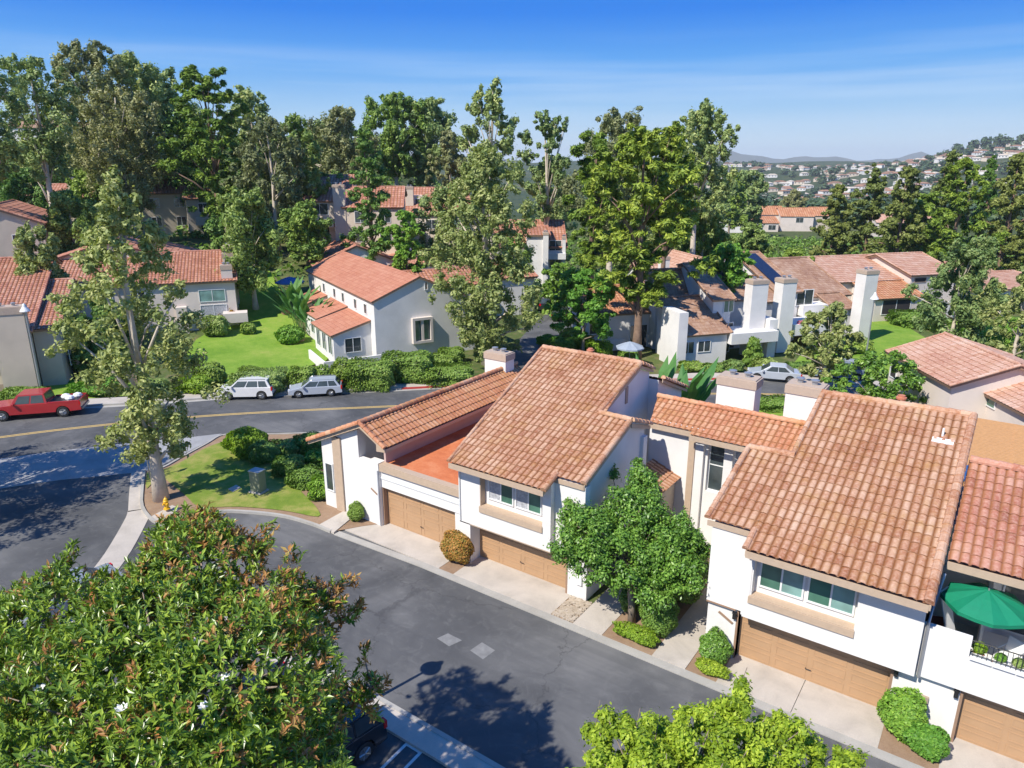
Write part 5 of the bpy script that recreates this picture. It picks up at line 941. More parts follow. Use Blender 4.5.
# -- near trees
def rosettes(C, axis, rg, ll=0.2, k=9, spread=(0.35, 1.25)):
    n = len(C); V = []; val = []
    ax = axis/np.linalg.norm(axis, axis=1, keepdims=True)
    r = rg.normal(size=(n, 3)); a = np.cross(ax, r); a /= np.linalg.norm(a, axis=1, keepdims=True); b = np.cross(ax, a)
    for i in range(k):
        th = 2*math.pi*(i+rg.uniform(-.25, .25, n))/k*1.618*k/5; el = rg.uniform(spread[0], spread[1], n)
        d = ax*np.cos(el)[:, None]+(a*np.cos(th)[:, None]+b*np.sin(th)[:, None])*np.sin(el)[:, None]
        s = np.cross(d, ax); s /= np.maximum(np.linalg.norm(s, axis=1, keepdims=True), 1e-5); up = np.cross(s, d); L = ll*rg.uniform(.7, 1.2, (n, 1)); w_ = L*0.155
        o = C+ax*(0.02*i-.06); m = o+d*L*.5+up*L*.04; tip = o+d*L-up*L*.08
        V.append(np.stack([o, m-s*w_+up*w_*.35, tip, m, o, m, tip, m+s*w_+up*w_*.35], 1).reshape(-1, 3)); val.append(np.repeat(rg.beta(2, 2, n), 2))
    return np.concatenate(V), np.concatenate(val)
def quads_mesh(name, V, val, mat):
    n = len(V)//4; me = bpy.data.meshes.new(name); me.vertices.add(4*n); me.vertices.foreach_set('co', V.astype(np.float32).ravel())
    me.loops.add(4*n); me.loops.foreach_set('vertex_index', np.arange(4*n, dtype=np.int32)); me.polygons.add(n)
    me.polygons.foreach_set('loop_start', np.arange(0, 4*n, 4, dtype=np.int32)); me.polygons.foreach_set('loop_total', np.full(n, 4, dtype=np.int32))
    at_ = me.attributes.new('rnd', 'FLOAT', 'FACE'); at_.data.foreach_set('value', val.astype(np.float32)); me.update(calc_edges=True); me.materials.append(MT[mat]); return me
rg = np.random.default_rng(42)
G = np.array((-12.8, 5.2, 0.0)); mag = empty('magnolia_tree', G, 'large glossy magnolia with bronze backed leaves and white blooms, filling the lower left corner', 'tree')
lobes = [(55, 628, 7.3, 1.35), (118, 650, 7.8, 1.1), (203, 572, 8.9, 1.2), (160, 590, 8.5, .9), (155, 650, 8.3, 1.6), (272, 600, 8.6, .75), (300, 640, 7.2, .7), (322, 603, 8.0, .5), (312, 612, 8.0, .45), (346, 618, 7.4, .22), (300, 712, 6.8, .85), (352, 705, 6.6, .35), (372, 690, 6.7, .3), (235, 690, 8.2, 1.8), (80, 720, 7.6, 1.8), (300, 745, 6.6, .8), (262, 785, 6.8, 1.4), (170, 790, 7.3, 1.9), (10, 690, 6.8, 1.5), (40, 800, 6.4, 1.9), (-60, 720, 6.0, 1.8), (228, 552, 9.0, .5), (168, 545, 8.9, .5), (205, 528, 9.1, .4), (62, 575, 8.2, .35), (100, 612, 7.9, .5), (10, 622, 6.8, .8), (215, 640, 7.9, 1.2)]
LC = []; LR = []
Cs = []; Ax = []
for (u, v, z, r) in lobes:
    c = at(u, v, z-.3); LC.append(c); LR.append(r); m = int(430*r*r*.62)+8
    d = unit(m, rg); d[:, 2] = np.abs(d[:, 2])*1.0-0.35*(rg.random(m) < .45)*np.abs(d[:, 2])*2.2; d /= np.linalg.norm(d, axis=1, keepdims=True)
    rad = r*(0.70+0.40*rg.random((m, 1))); Cs.append(c+d*rad*np.array((1, 1, .85))); Ax.append(d*.8+np.array((0, 0, .7))+rg.normal(scale=.3, size=d.shape))
TW = []
for _ in range(95):
    i_ = rg.integers(0, len(lobes)); c = LC[i_]; r = LR[i_]; d = unit(1, rg)[0]; d[2] = abs(d[2])*.8; tip = c+d*(r+rg.uniform(.25, .7)); TW.append((c+d*r*.6, tip))
    for q in (1.0, .82, .66): m = 3; Cs.append(np.repeat((c+d*(r*.6)*(1-q)+(tip-c)*q)[None], m, 0)+rg.normal(scale=.07, size=(m, 3))); Ax.append(np.repeat(d[None], m, 0)+rg.normal(scale=.35, size=(m, 3))+np.array((0, 0, .4)))
Cs = np.concatenate(Cs); Ax = np.concatenate(Ax)
br = rg.random(len(Cs)) < np.interp(Cs[:, 1], [5.5, 7.5, 9.5], [.06, .2, .6])
for sel, mat, nm in ((~br, 'lf_mag', 'crown'), (br, 'lf_bronze', 'bronze_leaves')):
    V, val = rosettes(Cs[sel], Ax[sel], rg, 0.185, 9); link_mesh(quads_mesh(nm, V-G, val, mat), nm, mag)
tb = MB(); tb.tube([G-Z_*.3, G+np.array((.1, .1, 2.2)), G+np.array((-.3, .3, 4.2)), G+np.array((-.6, .5, 6.3))], [.3, .24, .17, .08], 9)
for c, r in zip(LC, LR):
    a = G+np.array((-.2, .25, rg.uniform(2.4, 4.4))); tb.tube([a, (a+c)/2-Z_*.2, c+Z_*r*.2], [.12, .07, .025], 6)
    for _ in range(9): e_ = c+unit(1, rg)[0]*r*.75; tb.tube([c, (c+e_)/2, e_], [.035, .025, .012], 4)
for a, b in TW: tb.tube([a, b], [.022, .01], 4)
tb.build('trunk', 'bark', mag, smooth=True)
for (u, v, z) in ((152, 565, 8.6), (175, 553, 8.6), (124, 592, 8.4), (40, 690, 8.3), (198, 643, 9.3), (205, 708, 9.2), (225, 680, 9.3), (122, 710, 9), (145, 742, 8.6), (330, 668, 7), (225, 742, 8.6)):
    c = at(u, v, z-.55); fb = MB()
    for k in range(8):
        a = k*math.pi/4+rg.uniform(-.2, .2); d = np.array((math.cos(a), math.sin(a), .45)); s_ = np.array((-math.sin(a), math.cos(a), 0)); L = .12
        fb.add([c, c+d*L*.6-s_*.045, c+d*L+Z_*.02, c+d*L*.6+s_*.045], [(0, 1, 2, 3)])
    fb.lathe(c, [(.012, 0), (.02, .03), (.01, .06)], 6); fb.build('blossom', 'petal', mag)

G = np.array((-4.3, 12.3, 0.0)); yt = empty('lime_green_tree', G, 'bright lime green leafy tree cut by the bottom edge, beside the alley', 'tree')
lobes = [(720, 745, 5.6, 1.15), (650, 765, 5.4, 1.2), (790, 770, 5.0, 1.15), (612, 740, 5.2, .62), (840, 778, 4.6, .8), (735, 712, 5.9, .45), (770, 735, 5.4, .6), (700, 800, 5.5, 1.4), (600, 790, 5.0, 1.0), (800, 810, 4.8, 1.3), (680, 730, 5.6, .55), (596, 722, 5.1, .3), (745, 690, 6.2, .22)]
C = []; R = []
for (u, v, z, r) in lobes:
    c = at(u, v, z-.2); m = max(4, int(40*r*r)); d = unit(m, rg); C.append(c+d*r*.85*np.array((1, 1, .8))*rg.uniform(.7, 1.15, (m, 1))); R.append(np.full(m, .16+.05*r)*rg.uniform(.7, 1.3, m))
C = np.concatenate(C); R = np.concatenate(R); Pp, Nn, val = clumps(C, R, 210, rg, .9, .6, .1)
link_mesh(leaf_mesh('crown', Pp-G, Nn, 0.058, 'lf_yel', 1.9, rg, val=val), 'crown', yt)
tb = MB(); tb.tube([G-Z_*.3, G+np.array((0, .1, 2)), G+np.array((.1, 0, 4.2))], [.2, .15, .07], 8)
for c in C[::4]: a = G+Z_*rg.uniform(1.8, 4); tb.tube([a, (a+c)/2-Z_*.15, c+(c-a)*.08], [.05, .03, .008], 5)
for (u, v, z) in ((640, 708, 6.0), (700, 700, 6.0), (600, 700, 5.7), (660, 715, 6)): 
    c = at(u, v, z); tb.tube([c-np.array((.1, .1, 1.3)), c], [.018, .006], 4)
tb.build('trunk', 'bark', yt, smooth=True)

# round ficus by the walkway
G = np.array((-10.25, 22.75, 0.08)); fc = empty('ficus_tree', G, 'round dense green tree growing between the two alley townhouses', 'tree')
lobes = [(632, 520, 3.9, 1.5), (590, 535, 3.8, 1.05), (672, 540, 3.6, 1.2), (575, 515, 4.1, .65), (560, 545, 3.6, .5), (640, 488, 4.7, .8), (668, 560, 3.0, 1.1), (620, 560, 3.0, 1.2), (685, 575, 2.9, .75), (590, 560, 3.0, .8), (640, 465, 5.3, .3), (612, 470, 5.0, .25), (696, 545, 3.5, .5), (655, 590, 2.3, .7)]
C = []; R = []
for (u, v, z, r) in lobes:
    c = at(u, v, z-.1); m = max(5, int(52*r*r)); d = unit(m, rg); C.append(c+d*r*.85*rg.uniform(.75, 1.1, (m, 1))); R.append(np.full(m, .27+.06*r)*rg.uniform(.7, 1.3, m))
C = np.concatenate(C); R = np.concatenate(R); Pp, Nn, val = clumps(C, R, 130, rg, .9, .5, .15)
link_mesh(leaf_mesh('crown', Pp-G, Nn, 0.075, 'lf_fic', 1.8, rg, val=val), 'crown', fc)
tb = MB(); tb.tube([G-Z_*.2, G+np.array((-.05, 0, .8)), G+np.array((-.3, .2, 1.8)), G+np.array((-.1, .6, 3.2))], [.17, .14, .12, .07], 9)
for c in C[::4]: a = G+np.array((-.2, .2, rg.uniform(1.3, 2.8))); tb.tube([a, (a+c)/2, c], [.05, .03, .008], 5)
tb.build('trunk', 'bark', fc, smooth=True)

# bushes along the garages
GB = 'planting along the garages'
shrub('round orange and green bush between the first two garage doors', 0, 0, 0, 0, 'lf_red', P=(-18.85, 22.25, .05), wm=1.5, hm=1.55, dm=1.2, e=X_, leaf=.075, group=GB, n=5200)
shrub('small dark round bush at the far left garage corner', 0, 0, 0, 0, 'lf_hedge', P=(-25.6, 22.35, .05), wm=.85, hm=1.0, dm=.8, e=X_, leaf=.07, group=GB, n=2600)
shrub('neat round green bush beside the right walkway and wide garage door', 0, 0, 0, 0, 'lf_fic', P=(-6.75, 22.3, .05), wm=1.15, hm=1.3, dm=1.1, e=X_, leaf=.07, group=GB, n=4200)
shrub('low lime ground shrub below the neat round bush', 0, 0, 0, 0, 'lf_yel', P=(-6.6, 21.65, .05), wm=1.25, hm=.55, dm=.6, e=X_, leaf=.06, group=GB, n=1800)
shrub('bright rose bush against the blank wall between the two right garage doors', 0, 0, 0, 0, 'lf_green', P=(-.6, 22.3, .05), wm=1.35, hm=1.75, dm=.9, e=X_, leaf=.09, group=GB, n=3200)
shrub('spreading bright bush overhanging the gutter by the rightmost garage', 0, 0, 0, 0, 'lf_green', P=(.15, 21.9, .05), wm=1.2, hm=1.1, dm=.8, e=X_, leaf=.09, group=GB, n=2600)
shrub('low lime ground cover bush in front of the round tree trunk', 0, 0, 0, 0, 'lf_yel', P=(-9.6, 21.85, .05), wm=1.9, hm=.6, dm=.75, e=X_, leaf=.06, group=GB, n=2800)
shrub('grey green bush right of the round tree trunk', 0, 0, 0, 0, 'lf_hedge', P=(-9.15, 22.9, .05), wm=1.5, hm=1.4, dm=1.4, e=X_, leaf=.08, group=GB, n=3600)
shrub('dark leafy bush left of the round tree trunk', 0, 0, 0, 0, 'lf_dark', P=(-10.7, 23.5, .05), wm=.9, hm=1.2, dm=1.2, e=X_, leaf=.08, group=GB, n=2200)
shrub('tall shaded bush deep between the townhouses, behind the round tree', 0, 0, 0, 0, 'lf_dark', P=(-9.4, 25.6, .05), wm=1.9, hm=2.2, dm=3.4, e=X_, leaf=.1, group=GB, n=5200)
# lawn island planting
GI = 'shrubs on the lawn island'
shrub('upright light green bush at the top of the lawn island', 248, 455, 44, 30, 'lf_yel', group=GI); shrub('dark rounded bush touching the upright light green bush', 263, 463, 30, 24, 'lf_dark', group=GI)
for i, (u, v, w_, h_, lf, lab) in enumerate(((285, 455, 34, 16, 'lf_dark', 'low dark bush behind the utility cabinet'), (312, 452, 36, 20, 'lf_hedge', 'dark spreading bush under the corner of the leftmost roof'), (290, 475, 30, 20, 'lf_hedge', 'rounded hedge bush just right of the utility cabinet'), (306, 486, 34, 20, 'lf_hedge', 'middle rounded bush of the clipped row by the white corner wall'), (330, 497, 38, 22, 'lf_green', 'bright clipped bush under the small corner window'), (348, 502, 28, 18, 'lf_hedge', 'last clipped bush of the row, nearest the garage corner'), (318, 467, 26, 18, 'lf_green', 'light bush against the corner window wall'))): shrub(lab, u, v, w_, h_, lf, group=GI, square=.25)

# hedges beyond the street
GHG = 'hedges along the far side of the street'
for (u, v, w_, h_, lf, sq, lab) in ((152, 397, 30, 20, 'lf_willow', .2, 'pale bush right of the big sycamore, behind the street'), (196, 392, 36, 17, 'lf_yel', .1, 'yellowish low bush left of the white car'), (212, 386, 30, 24, 'lf_hedge', .1, 'darker bush on the lawn edge left of the white car'), (258, 391, 52, 22, 'lf_willow', .45, 'long pale grey green hedge behind the white car'),
   (303, 389, 26, 24, 'lf_hedge', .2, 'rounded bush right of the pale hedge'), (322, 386, 22, 22, 'lf_hedge', .2, 'rounded bush above the silver car'), (345, 387, 26, 30, 'lf_hedge', .2, 'leafy bush left of the big box hedge'), (370, 387, 46, 28, 'lf_hedge', .6, 'big clipped box hedge right of the silver car'),
   (408, 380, 50, 30, 'lf_hedge', .3, 'tall rounded hedge under the blank gable window'), (404, 384, 14, 14, 'lf_green', 0, 'small spiky plant in front of the tall rounded hedge'), (419, 384, 14, 13, 'lf_green', 0, 'second small spiky plant before the low square hedge'), (450, 383, 46, 18, 'lf_hedge', .6, 'low square hedge left of the square chimney'),
   (361, 358, 20, 14, 'lf_hedge', .1, 'small ball bush by the white patio wall'), (375, 356, 16, 14, 'lf_hedge', .1, 'smaller ball bush next to the patio ball bush'), (440, 366, 26, 13, 'lf_hedge', .2, 'low bush at the foot of the blank gable'), (452, 362, 26, 16, 'lf_hedge', .2, 'bush at the right foot of the blank gable'), (216, 336, 24, 22, 'lf_willow', .1, 'airy bush at the corner of the beige house'),
   (248, 334, 14, 12, 'lf_hedge', .1, 'tiny bush below the beige house balcony'), (290, 345-2, 26, 18, 'lf_green', .1, 'lush bush under the big blade leaved plants'), (334, 340, 18, 10, 'lf_hedge', .1, 'low bush by the smooth orange lean-to'),
   (560, 352, 26, 16, 'lf_green', .1, 'bright low bush by the side street corner'), (575, 348, 34, 20, 'lf_yel', .2, 'lime bush left of the low white house'), (598, 356, 26, 16, 'lf_yel', .2, 'round lime bush in front of the low white house'), (548, 346, 22, 12, 'lf_green', .1, 'small bush beside the side street'), (627, 360, 20, 10, 'lf_hedge', .1, 'low bush at the pine tree foot'),
   (690, 371, 24, 10, 'lf_hedge', .2, 'bush under the brown wing windows'), (712, 372, 20, 9, 'lf_dark', .1, 'dark bush right of the brown wing windows'), (732, 371, 20, 12, 'lf_willow', .2, 'grey bush under the balcony'), (765, 369, 22, 11, 'lf_willow', .2, 'grey bush before the twin chimneys'), (820, 352, 24, 16, 'lf_hedge', .1, 'bush below the flowered balcony'),
   (850, 352, 34, 15, 'lf_hedge', .4, 'dark rounded hedge by the third tall chimney'), (893, 312, 20, 12, 'lf_green', .2, 'bright bush at the top of the striped lawn'), (916, 325, 44, 14, 'lf_hedge', .5, 'clipped hedge curving along the striped lawn'), (940, 330, 30, 12, 'lf_hedge', .4, 'right end of the clipped hedge by the striped lawn'),
   (985, 345, 44, 22, 'lf_green', .2, 'lush bush mass behind the faded tile roof'), (960, 338, 34, 18, 'lf_hedge', .2, 'dark bush mass right of the striped lawn'), (1010, 340, 34, 24, 'lf_green', .2, 'bright bush at the right edge above the faded roof'),
   (775, 409, 34, 12, 'lf_hedge', .5, 'low box hedge seen between the two square chimneys'), (800, 372, 26, 10, 'lf_dark', .2, 'dark bush by the parked cars'), (20, 397, 40, 9, 'lf_hedge', .2, 'low hedge behind the red pickup'), (100, 392, 50, 12, 'lf_green', .2, 'green bank of ivy under the big sycamore')):
    shrub(lab, u, v, w_, h_, lf, square=sq, group=GHG)
# -- the two sycamores and the pine
tree('sycamore_tree', 'tall leaning sycamore with pale trunk, in front of the red pickup and hydrant lawn', 160, 0, 0, 126, 'syc', P=(-36.15, 17.9, .05), h=17.4, seed=4, z0=.05, crown0=2.6/17.4, lean=(.012, .0), dens=.85, maxpx=2.1, group=None)

tree('sycamore_tree', 'tall thin-leaved sycamore covering the right part of the blank gable wall', 487, 63.5, 137, 112, 'syc', z0=0, seed=9, dens=1.35, crown0=.06, lf='lf_syc', group=None)
tree('pine_tree', 'broad yellow-green pine with bare lower trunk, standing before the low white house', 636, 66, 122, 114, 'pine', z0=0, seed=12, dens=1.5, crown0=.25, group=None)
T = [
 # left edge and slope
 ('eucalyptus_tree', 'eucalyptus with two white trunks cut by the left picture edge', 8, 80, 32, 96, 'euc', dict(crown0=.42, dens=.8, bare=1)),
 ('eucalyptus_tree', 'open leaning eucalyptus right of the two white trunks at the left edge', 62, 92, 55, 74, 'euc', dict(crown0=.42, dens=.75)),
 ('eucalyptus_tree', 'tallest dark eucalyptus of the left skyline group', 112, 112, 40, 76, 'euc', dict(crown0=.3, lf='lf_eucb')),
 ('eucalyptus_tree', 'eucalyptus just right of the tallest dark one on the left skyline', 150, 116, 52, 74, 'euc', dict(crown0=.3)),
 ('eucalyptus_tree', 'lower brownish eucalyptus below the left skyline group', 135, 104, 86, 80, 'eucb', dict()),
 ('eucalyptus_tree', 'dark eucalyptus filling the gap behind the stepped grey house', 180, 122, 66, 80, 'euc', dict(crown0=.1)),
 ('eucalyptus_tree', 'shaded eucalyptus low behind the grey stepped house roof', 196, 118, 110, 80, 'dark', dict(h=None)),
 ('pine_tree', 'bright green fluffy pine with the rounded top, left of centre', 222, 104, 64, 84, 'pine', dict(lf='lf_pine', crown0=.12, dens=1.2)),
 ('eucalyptus_tree', 'dark eucalyptus right behind the bright fluffy pine', 262, 118, 84, 60, 'euc', dict(crown0=.15)),
 ('eucalyptus_tree', 'drooping grey brown eucalyptus beside the cream three-storey building', 278, 100, 112, 60, 'eucb', dict(crown0=.1)),
 ('eucalyptus_tree', 'drooping olive eucalyptus with golden tint, left of the cream pier', 305, 106, 112, 52, 'eucb', dict(crown0=.1, lf='lf_willow')),
 ('eucalyptus_tree', 'grey olive eucalyptus of the centre skyline, left of the two white trunks', 348, 130, 106, 74, 'eucb', dict(crown0=.15)),
 ('eucalyptus_tree', 'dark skyline eucalyptus with visible white trunks, centre left', 398, 150, 92, 58, 'euc', dict(crown0=.3, lf='lf_dark')),
 ('eucalyptus_tree', 'dark skyline eucalyptus right of the white trunked one, centre left', 428, 152, 97, 56, 'euc', dict(crown0=.3)),
 ('eucalyptus_tree', 'short grey tree ending the centre left skyline clump', 452, 140, 128, 36, 'euc', dict(crown0=.2, lf='lf_eucb')),
 ('conifer_tree', 'slender dark conifer in front of the cream buildings', 373, 96, 127, 69, 'conifer', dict(lf='lf_dark', crown0=.08)),
 ('willow_tree', 'rounded willowy tree with several pale stems above the far lawn', 256, 80, 186, 78, 'willow', dict(crown0=.22, dens=1.1)),
 ('broadleaf_tree', 'small bright green tree left of the tall thin-leaved sycamore', 408, 84, 208, 44, 'round', dict(lf='lf_green')),
 ('broadleaf_tree', 'dark shady tree beside the cream building and the willowy tree', 308, 94, 200, 46, 'dark', dict()),
 ('eucalyptus_tree', 'tall airy eucalyptus behind the thin-leaved sycamore', 492, 96, 78, 60, 'euc', dict(crown0=.38, dens=1)),
 ('eucalyptus_tree', 'small topped eucalyptus between the airy one and the pine', 545, 118, 107, 46, 'euc', dict(crown0=.4, dens=.8)),
 ('eucalyptus_tree', 'wide flat topped eucalyptus behind the top of the pine', 608, 100, 106, 90, 'euc', dict(crown0=.35, lf='lf_eucb')),
 ('eucalyptus_tree', 'tall round-headed eucalyptus on the skyline right of the pine', 690, 104, 98, 70, 'euc', dict(crown0=.4, dens=1.1)),
 ('pine_tree', 'second yellow-green pine merging with the right side of the first', 660, 76, 132, 54, 'pine', dict(crown0=.5, dens=1.0)),
 ('pine_tree', 'third yellow-green pine merging with the left side of the first', 590, 78, 126, 58, 'pine', dict(crown0=.3, dens=1.1)),
 ('broadleaf_tree', 'bright green tree by the side street in front of the low white house', 583, 66, 268, 60, 'round', dict(crown0=.3)),
 ('broadleaf_tree', 'small leafy tree behind the side street, under the pine', 560, 84, 262, 36, 'round', dict(crown0=.2, lf='lf_fic')),
 ('broadleaf_tree', 'bright round tree between the two white gables', 720, 73, 243, 52, 'round', dict(crown0=.3, dens=1.2, lf='lf_green')),
 ('broadleaf_tree', 'dark olive tree behind the brown roof, right of the pine', 700, 108, 212, 46, 'willow', dict(lf='lf_hedge')),
 ('broadleaf_tree', 'pale grey green rounded tree on the bank above the white gables', 745, 130, 222, 44, 'round', dict(lf='lf_willow', crown0=.1)),
 ('broadleaf_tree', 'hillside tree just left of the far orange roofed terrace', 716, 210, 164, 30, 'dark', dict(lf='lf_euc')),
 ('broadleaf_tree', 'dark hillside tree above the far orange roofed terrace', 745, 260, 170, 44, 'dark', dict(lf='lf_euc')),
 ('broadleaf_tree', 'lighter hillside tree left of the dark one above the terrace', 728, 240, 172, 30, 'round', dict(lf='lf_hedge')),
 ('broadleaf_tree', 'bare looking brownish tree above the right end of the terrace', 792, 345, 190, 26, 'round', dict(lf='lf_eucb')),
 ('broadleaf_tree', 'spreading olive tree behind the solar panel roof', 790, 88, 248, 34, 'round', dict(lf='lf_hedge', crown0=.2)),
 ('conifer_tree', 'leftmost tall conifer of the right hand row', 828, 140, 181, 48, 'conifer', dict()),
 ('conifer_tree', 'conifer with bent top, second in the right hand row', 862, 138, 162, 58, 'conifer', dict()),
 ('conifer_tree', 'conifer with rusty bare trunk, third in the right hand row', 892, 128, 163, 61, 'conifer', dict(lf='lf_con')),
 ('conifer_tree', 'tall conifer with flat brown top, fourth in the right hand row', 932, 134, 146, 58, 'conifer', dict(lf='lf_con')),
 ('conifer_tree', 'yellowish conifer in front of the right hand row', 946, 120, 155, 64, 'pine', dict(crown0=.08, lf='lf_pine')),
 ('conifer_tree', 'narrow conifer behind the yellowish one', 972, 136, 153, 38, 'conifer', dict(lf='lf_dark')),
 ('conifer_tree', 'widest dark conifer of the right hand row, near the picture edge', 996, 124, 151, 69, 'conifer', dict(lf='lf_con', dens=1.2)),
 ('conifer_tree', 'low conifer filling the foot of the right hand row', 915, 132, 191, 76, 'conifer', dict(lf='lf_hedge')),
 ('conifer_tree', 'last conifer at the right picture edge', 1030, 122, 167, 56, 'conifer', dict(lf='lf_con')),
 ('olive_tree', 'feathery olive green tree in front of the right hand low houses', 946, 64, 236, 74, 'willow', dict(crown0=.15, dens=1.0, lf='lf_euc')),
 ('broadleaf_tree', 'thin pale leaved tree at the right edge above the faded roof', 1006, 56, 262, 66, 'syc', dict(crown0=.2, dens=.5)),
 ('broadleaf_tree', 'pale brownish small tree right of the feathery olive tree', 985, 78, 282, 46, 'syc', dict(crown0=.1, dens=.45)),
 ('broadleaf_tree', 'airy street tree in front of the flowered balcony', 822, 54, 302, 70, 'syc', dict(crown0=.25, dens=.42, lf='lf_syc', rcs=.9)),
 ('broadleaf_tree', 'dense green tree rising just behind the largest tiled roof', 872, 44, 352, 84, 'round', dict(crown0=.15, lf='lf_fic', rcs=.8)),
 ('broadleaf_tree', 'small conical young tree under the balcony of the twin chimney house', 752, 63, 338, 18, 'conifer', dict(lf='lf_hedge')),
 ('broadleaf_tree', 'small red-brown young tree on the far lawn by the beige house', 228, 76, 308, 28, 'syc', dict(dens=.22, crown0=.35, lf='lf_red')),
 ('broadleaf_tree', 'mass of green foliage directly behind the big leaning sycamore', 78, 84, 190, 70, 'willow', dict(lf='lf_willow', crown0=.1)),
 ('broadleaf_tree', 'grey green tree left of the long tiled eave', 52, 66, 222, 56, 'willow', dict(crown0=.2, lf='lf_syc')),
 ('broadleaf_tree', 'dark undergrowth tree below the long tiled eave', 118, 62, 300, 56, 'dark', dict(crown0=.05)),
 ('broadleaf_tree', 'dark tree against the wall right of the broad chimney house', 88, 60, 318, 34, 'dark', dict(crown0=.05)),
 ('broadleaf_tree', 'olive shrubby tree low on the left hillside crest', 50, 150, 138, 60, 'dark', dict(lf='lf_euc')),
 ('broadleaf_tree', 'second olive shrubby tree on the left hillside crest', 88, 165, 142, 46, 'round', dict(lf='lf_hedge')),
 ('broadleaf_tree', 'dark rounded tree on the slope under the left crest', 30, 120, 168, 60, 'dark', dict()),
 ('broadleaf_tree', 'rounded green tree at the foot of the left skyline eucalyptus', 95, 108, 168, 56, 'round', dict(lf='lf_hedge')),
 ('broadleaf_tree', 'dark tree right of the grey stepped house balcony', 236, 96, 214, 50, 'dark', dict()),
 ('broadleaf_tree', 'dark tree in the shade behind the slender conifer', 340, 112, 170, 44, 'dark', dict()),
 ('broadleaf_tree', 'dark mass of leaves under the centre left skyline clump', 452, 110, 186, 60, 'dark', dict(lf='lf_euc')),
 ('broadleaf_tree', 'shaded tree between the cream red roofed buildings', 388, 118, 196, 34, 'dark', dict()),
 ('broadleaf_tree', 'dark background tree left of the pine mass', 548, 135, 160, 60, 'dark', dict(lf='lf_euc')),
 ('broadleaf_tree', 'dark background tree behind the middle of the pine mass', 620, 120, 170, 110, 'dark', dict(lf='lf_euc')),
 ('broadleaf_tree', 'dark background tree behind the right of the pine mass', 690, 118, 190, 56, 'dark', dict(lf='lf_euc')),
 ('broadleaf_tree', 'dark tree against the slope, right of the drooping eucalyptus', 330, 140, 118, 50, 'euc', dict(crown0=.1)),
 ('broadleaf_tree', 'green leafy tree at the side of the white balconied building', 512, 90, 236, 44, 'round', dict(lf='lf_hedge')),
]
for nm, lab, u, D, tv, wp, kd, kw in T:
    kw.setdefault('dens', 1.0); z0 = kw.pop('z0', None)
    if D < 70 and u > 100: z0 = 0.0
    if (nm == 'eucalyptus_tree' or kd == 'dark') and u < 470: wp *= 1.12; kw['dens'] *= 1.1
    cat_ = 'tree'; tree(nm, lab, u, D, tv, wp, kd, z0=z0, cat=cat_, **kw)
# off-frame sycamore whose shade falls over the entrance road from the left
tree('sycamore_tree', 'street tree by the entrance road at the far left edge', -60, 0, 0, 210, 'syc', P=(-46.0, 8.4, 0), h=13, seed=77, group=GT, crown0=.25)

# blade leaved plants
def blades(label, P, n, L, w_, group='big blade leaved plants', stalk=0.45, seed=1):
    rg = np.random.default_rng(seed); G = np.array(P, float); root = empty('strelitzia', G, label, 'plant', group); mb = MB()
    for i in range(n):
        a = rg.uniform(0, 6.28); tilt = rg.uniform(.1, .65); d = np.array((math.cos(a)*math.sin(tilt), math.sin(a)*math.sin(tilt), math.cos(tilt))); s_ = np.array((-math.sin(a), math.cos(a), 0)); l = L*rg.uniform(.65, 1.1)
        o = G+np.array((rg.uniform(-.5, .5), rg.uniform(-.5, .5), 0)); b = o+d*l*stalk; t1 = b+d*l*.3+np.array((math.cos(a), math.sin(a), 0))*l*.06; t2 = b+d*l*.5+np.array((math.cos(a), math.sin(a), 0))*l*.2; up = np.cross(s_, d)*w_*.15
        mb.tube([o, b], [.03, .02], 4); mb.add([b, t1-s_*w_/2+up, t1, t1+s_*w_/2+up, t2], [(0, 1, 2), (0, 2, 3), (1, 4, 2), (2, 4, 3)])
    mb.build('blades', 'lf_palm', root); return root
for i, (u, v, n, L, lab) in enumerate(((300, 330, 16, 4.6, 'tallest of the blade leaved plants by the white house corner'), (311, 334, 16, 4.2, 'blade leaved plant in front of the orange lean-to roof'), (294, 318, 12, 4.8, 'blade leaved plant nearest the blue parasol'), (320, 332, 12, 3.6, 'shorter blade leaved plant at the right of the white house group'))):
    blades(lab, atG(u, v), n, L, .75, seed=i)
for i, (x, y, n, L, lab) in enumerate(((-19.0, 43.5, 16, 5.2, 'left blade leaved plant behind the narrow orange roof'), (-16.9, 43.8, 18, 5.2, 'right blade leaved plant behind the narrow orange roof, left of the chimney'), (-12.4, 37.0, 12, 5.0, 'single blade leaved plant between the two square chimneys'))):
    blades(lab, (x, y, 0), n, L, .7, seed=i+9)

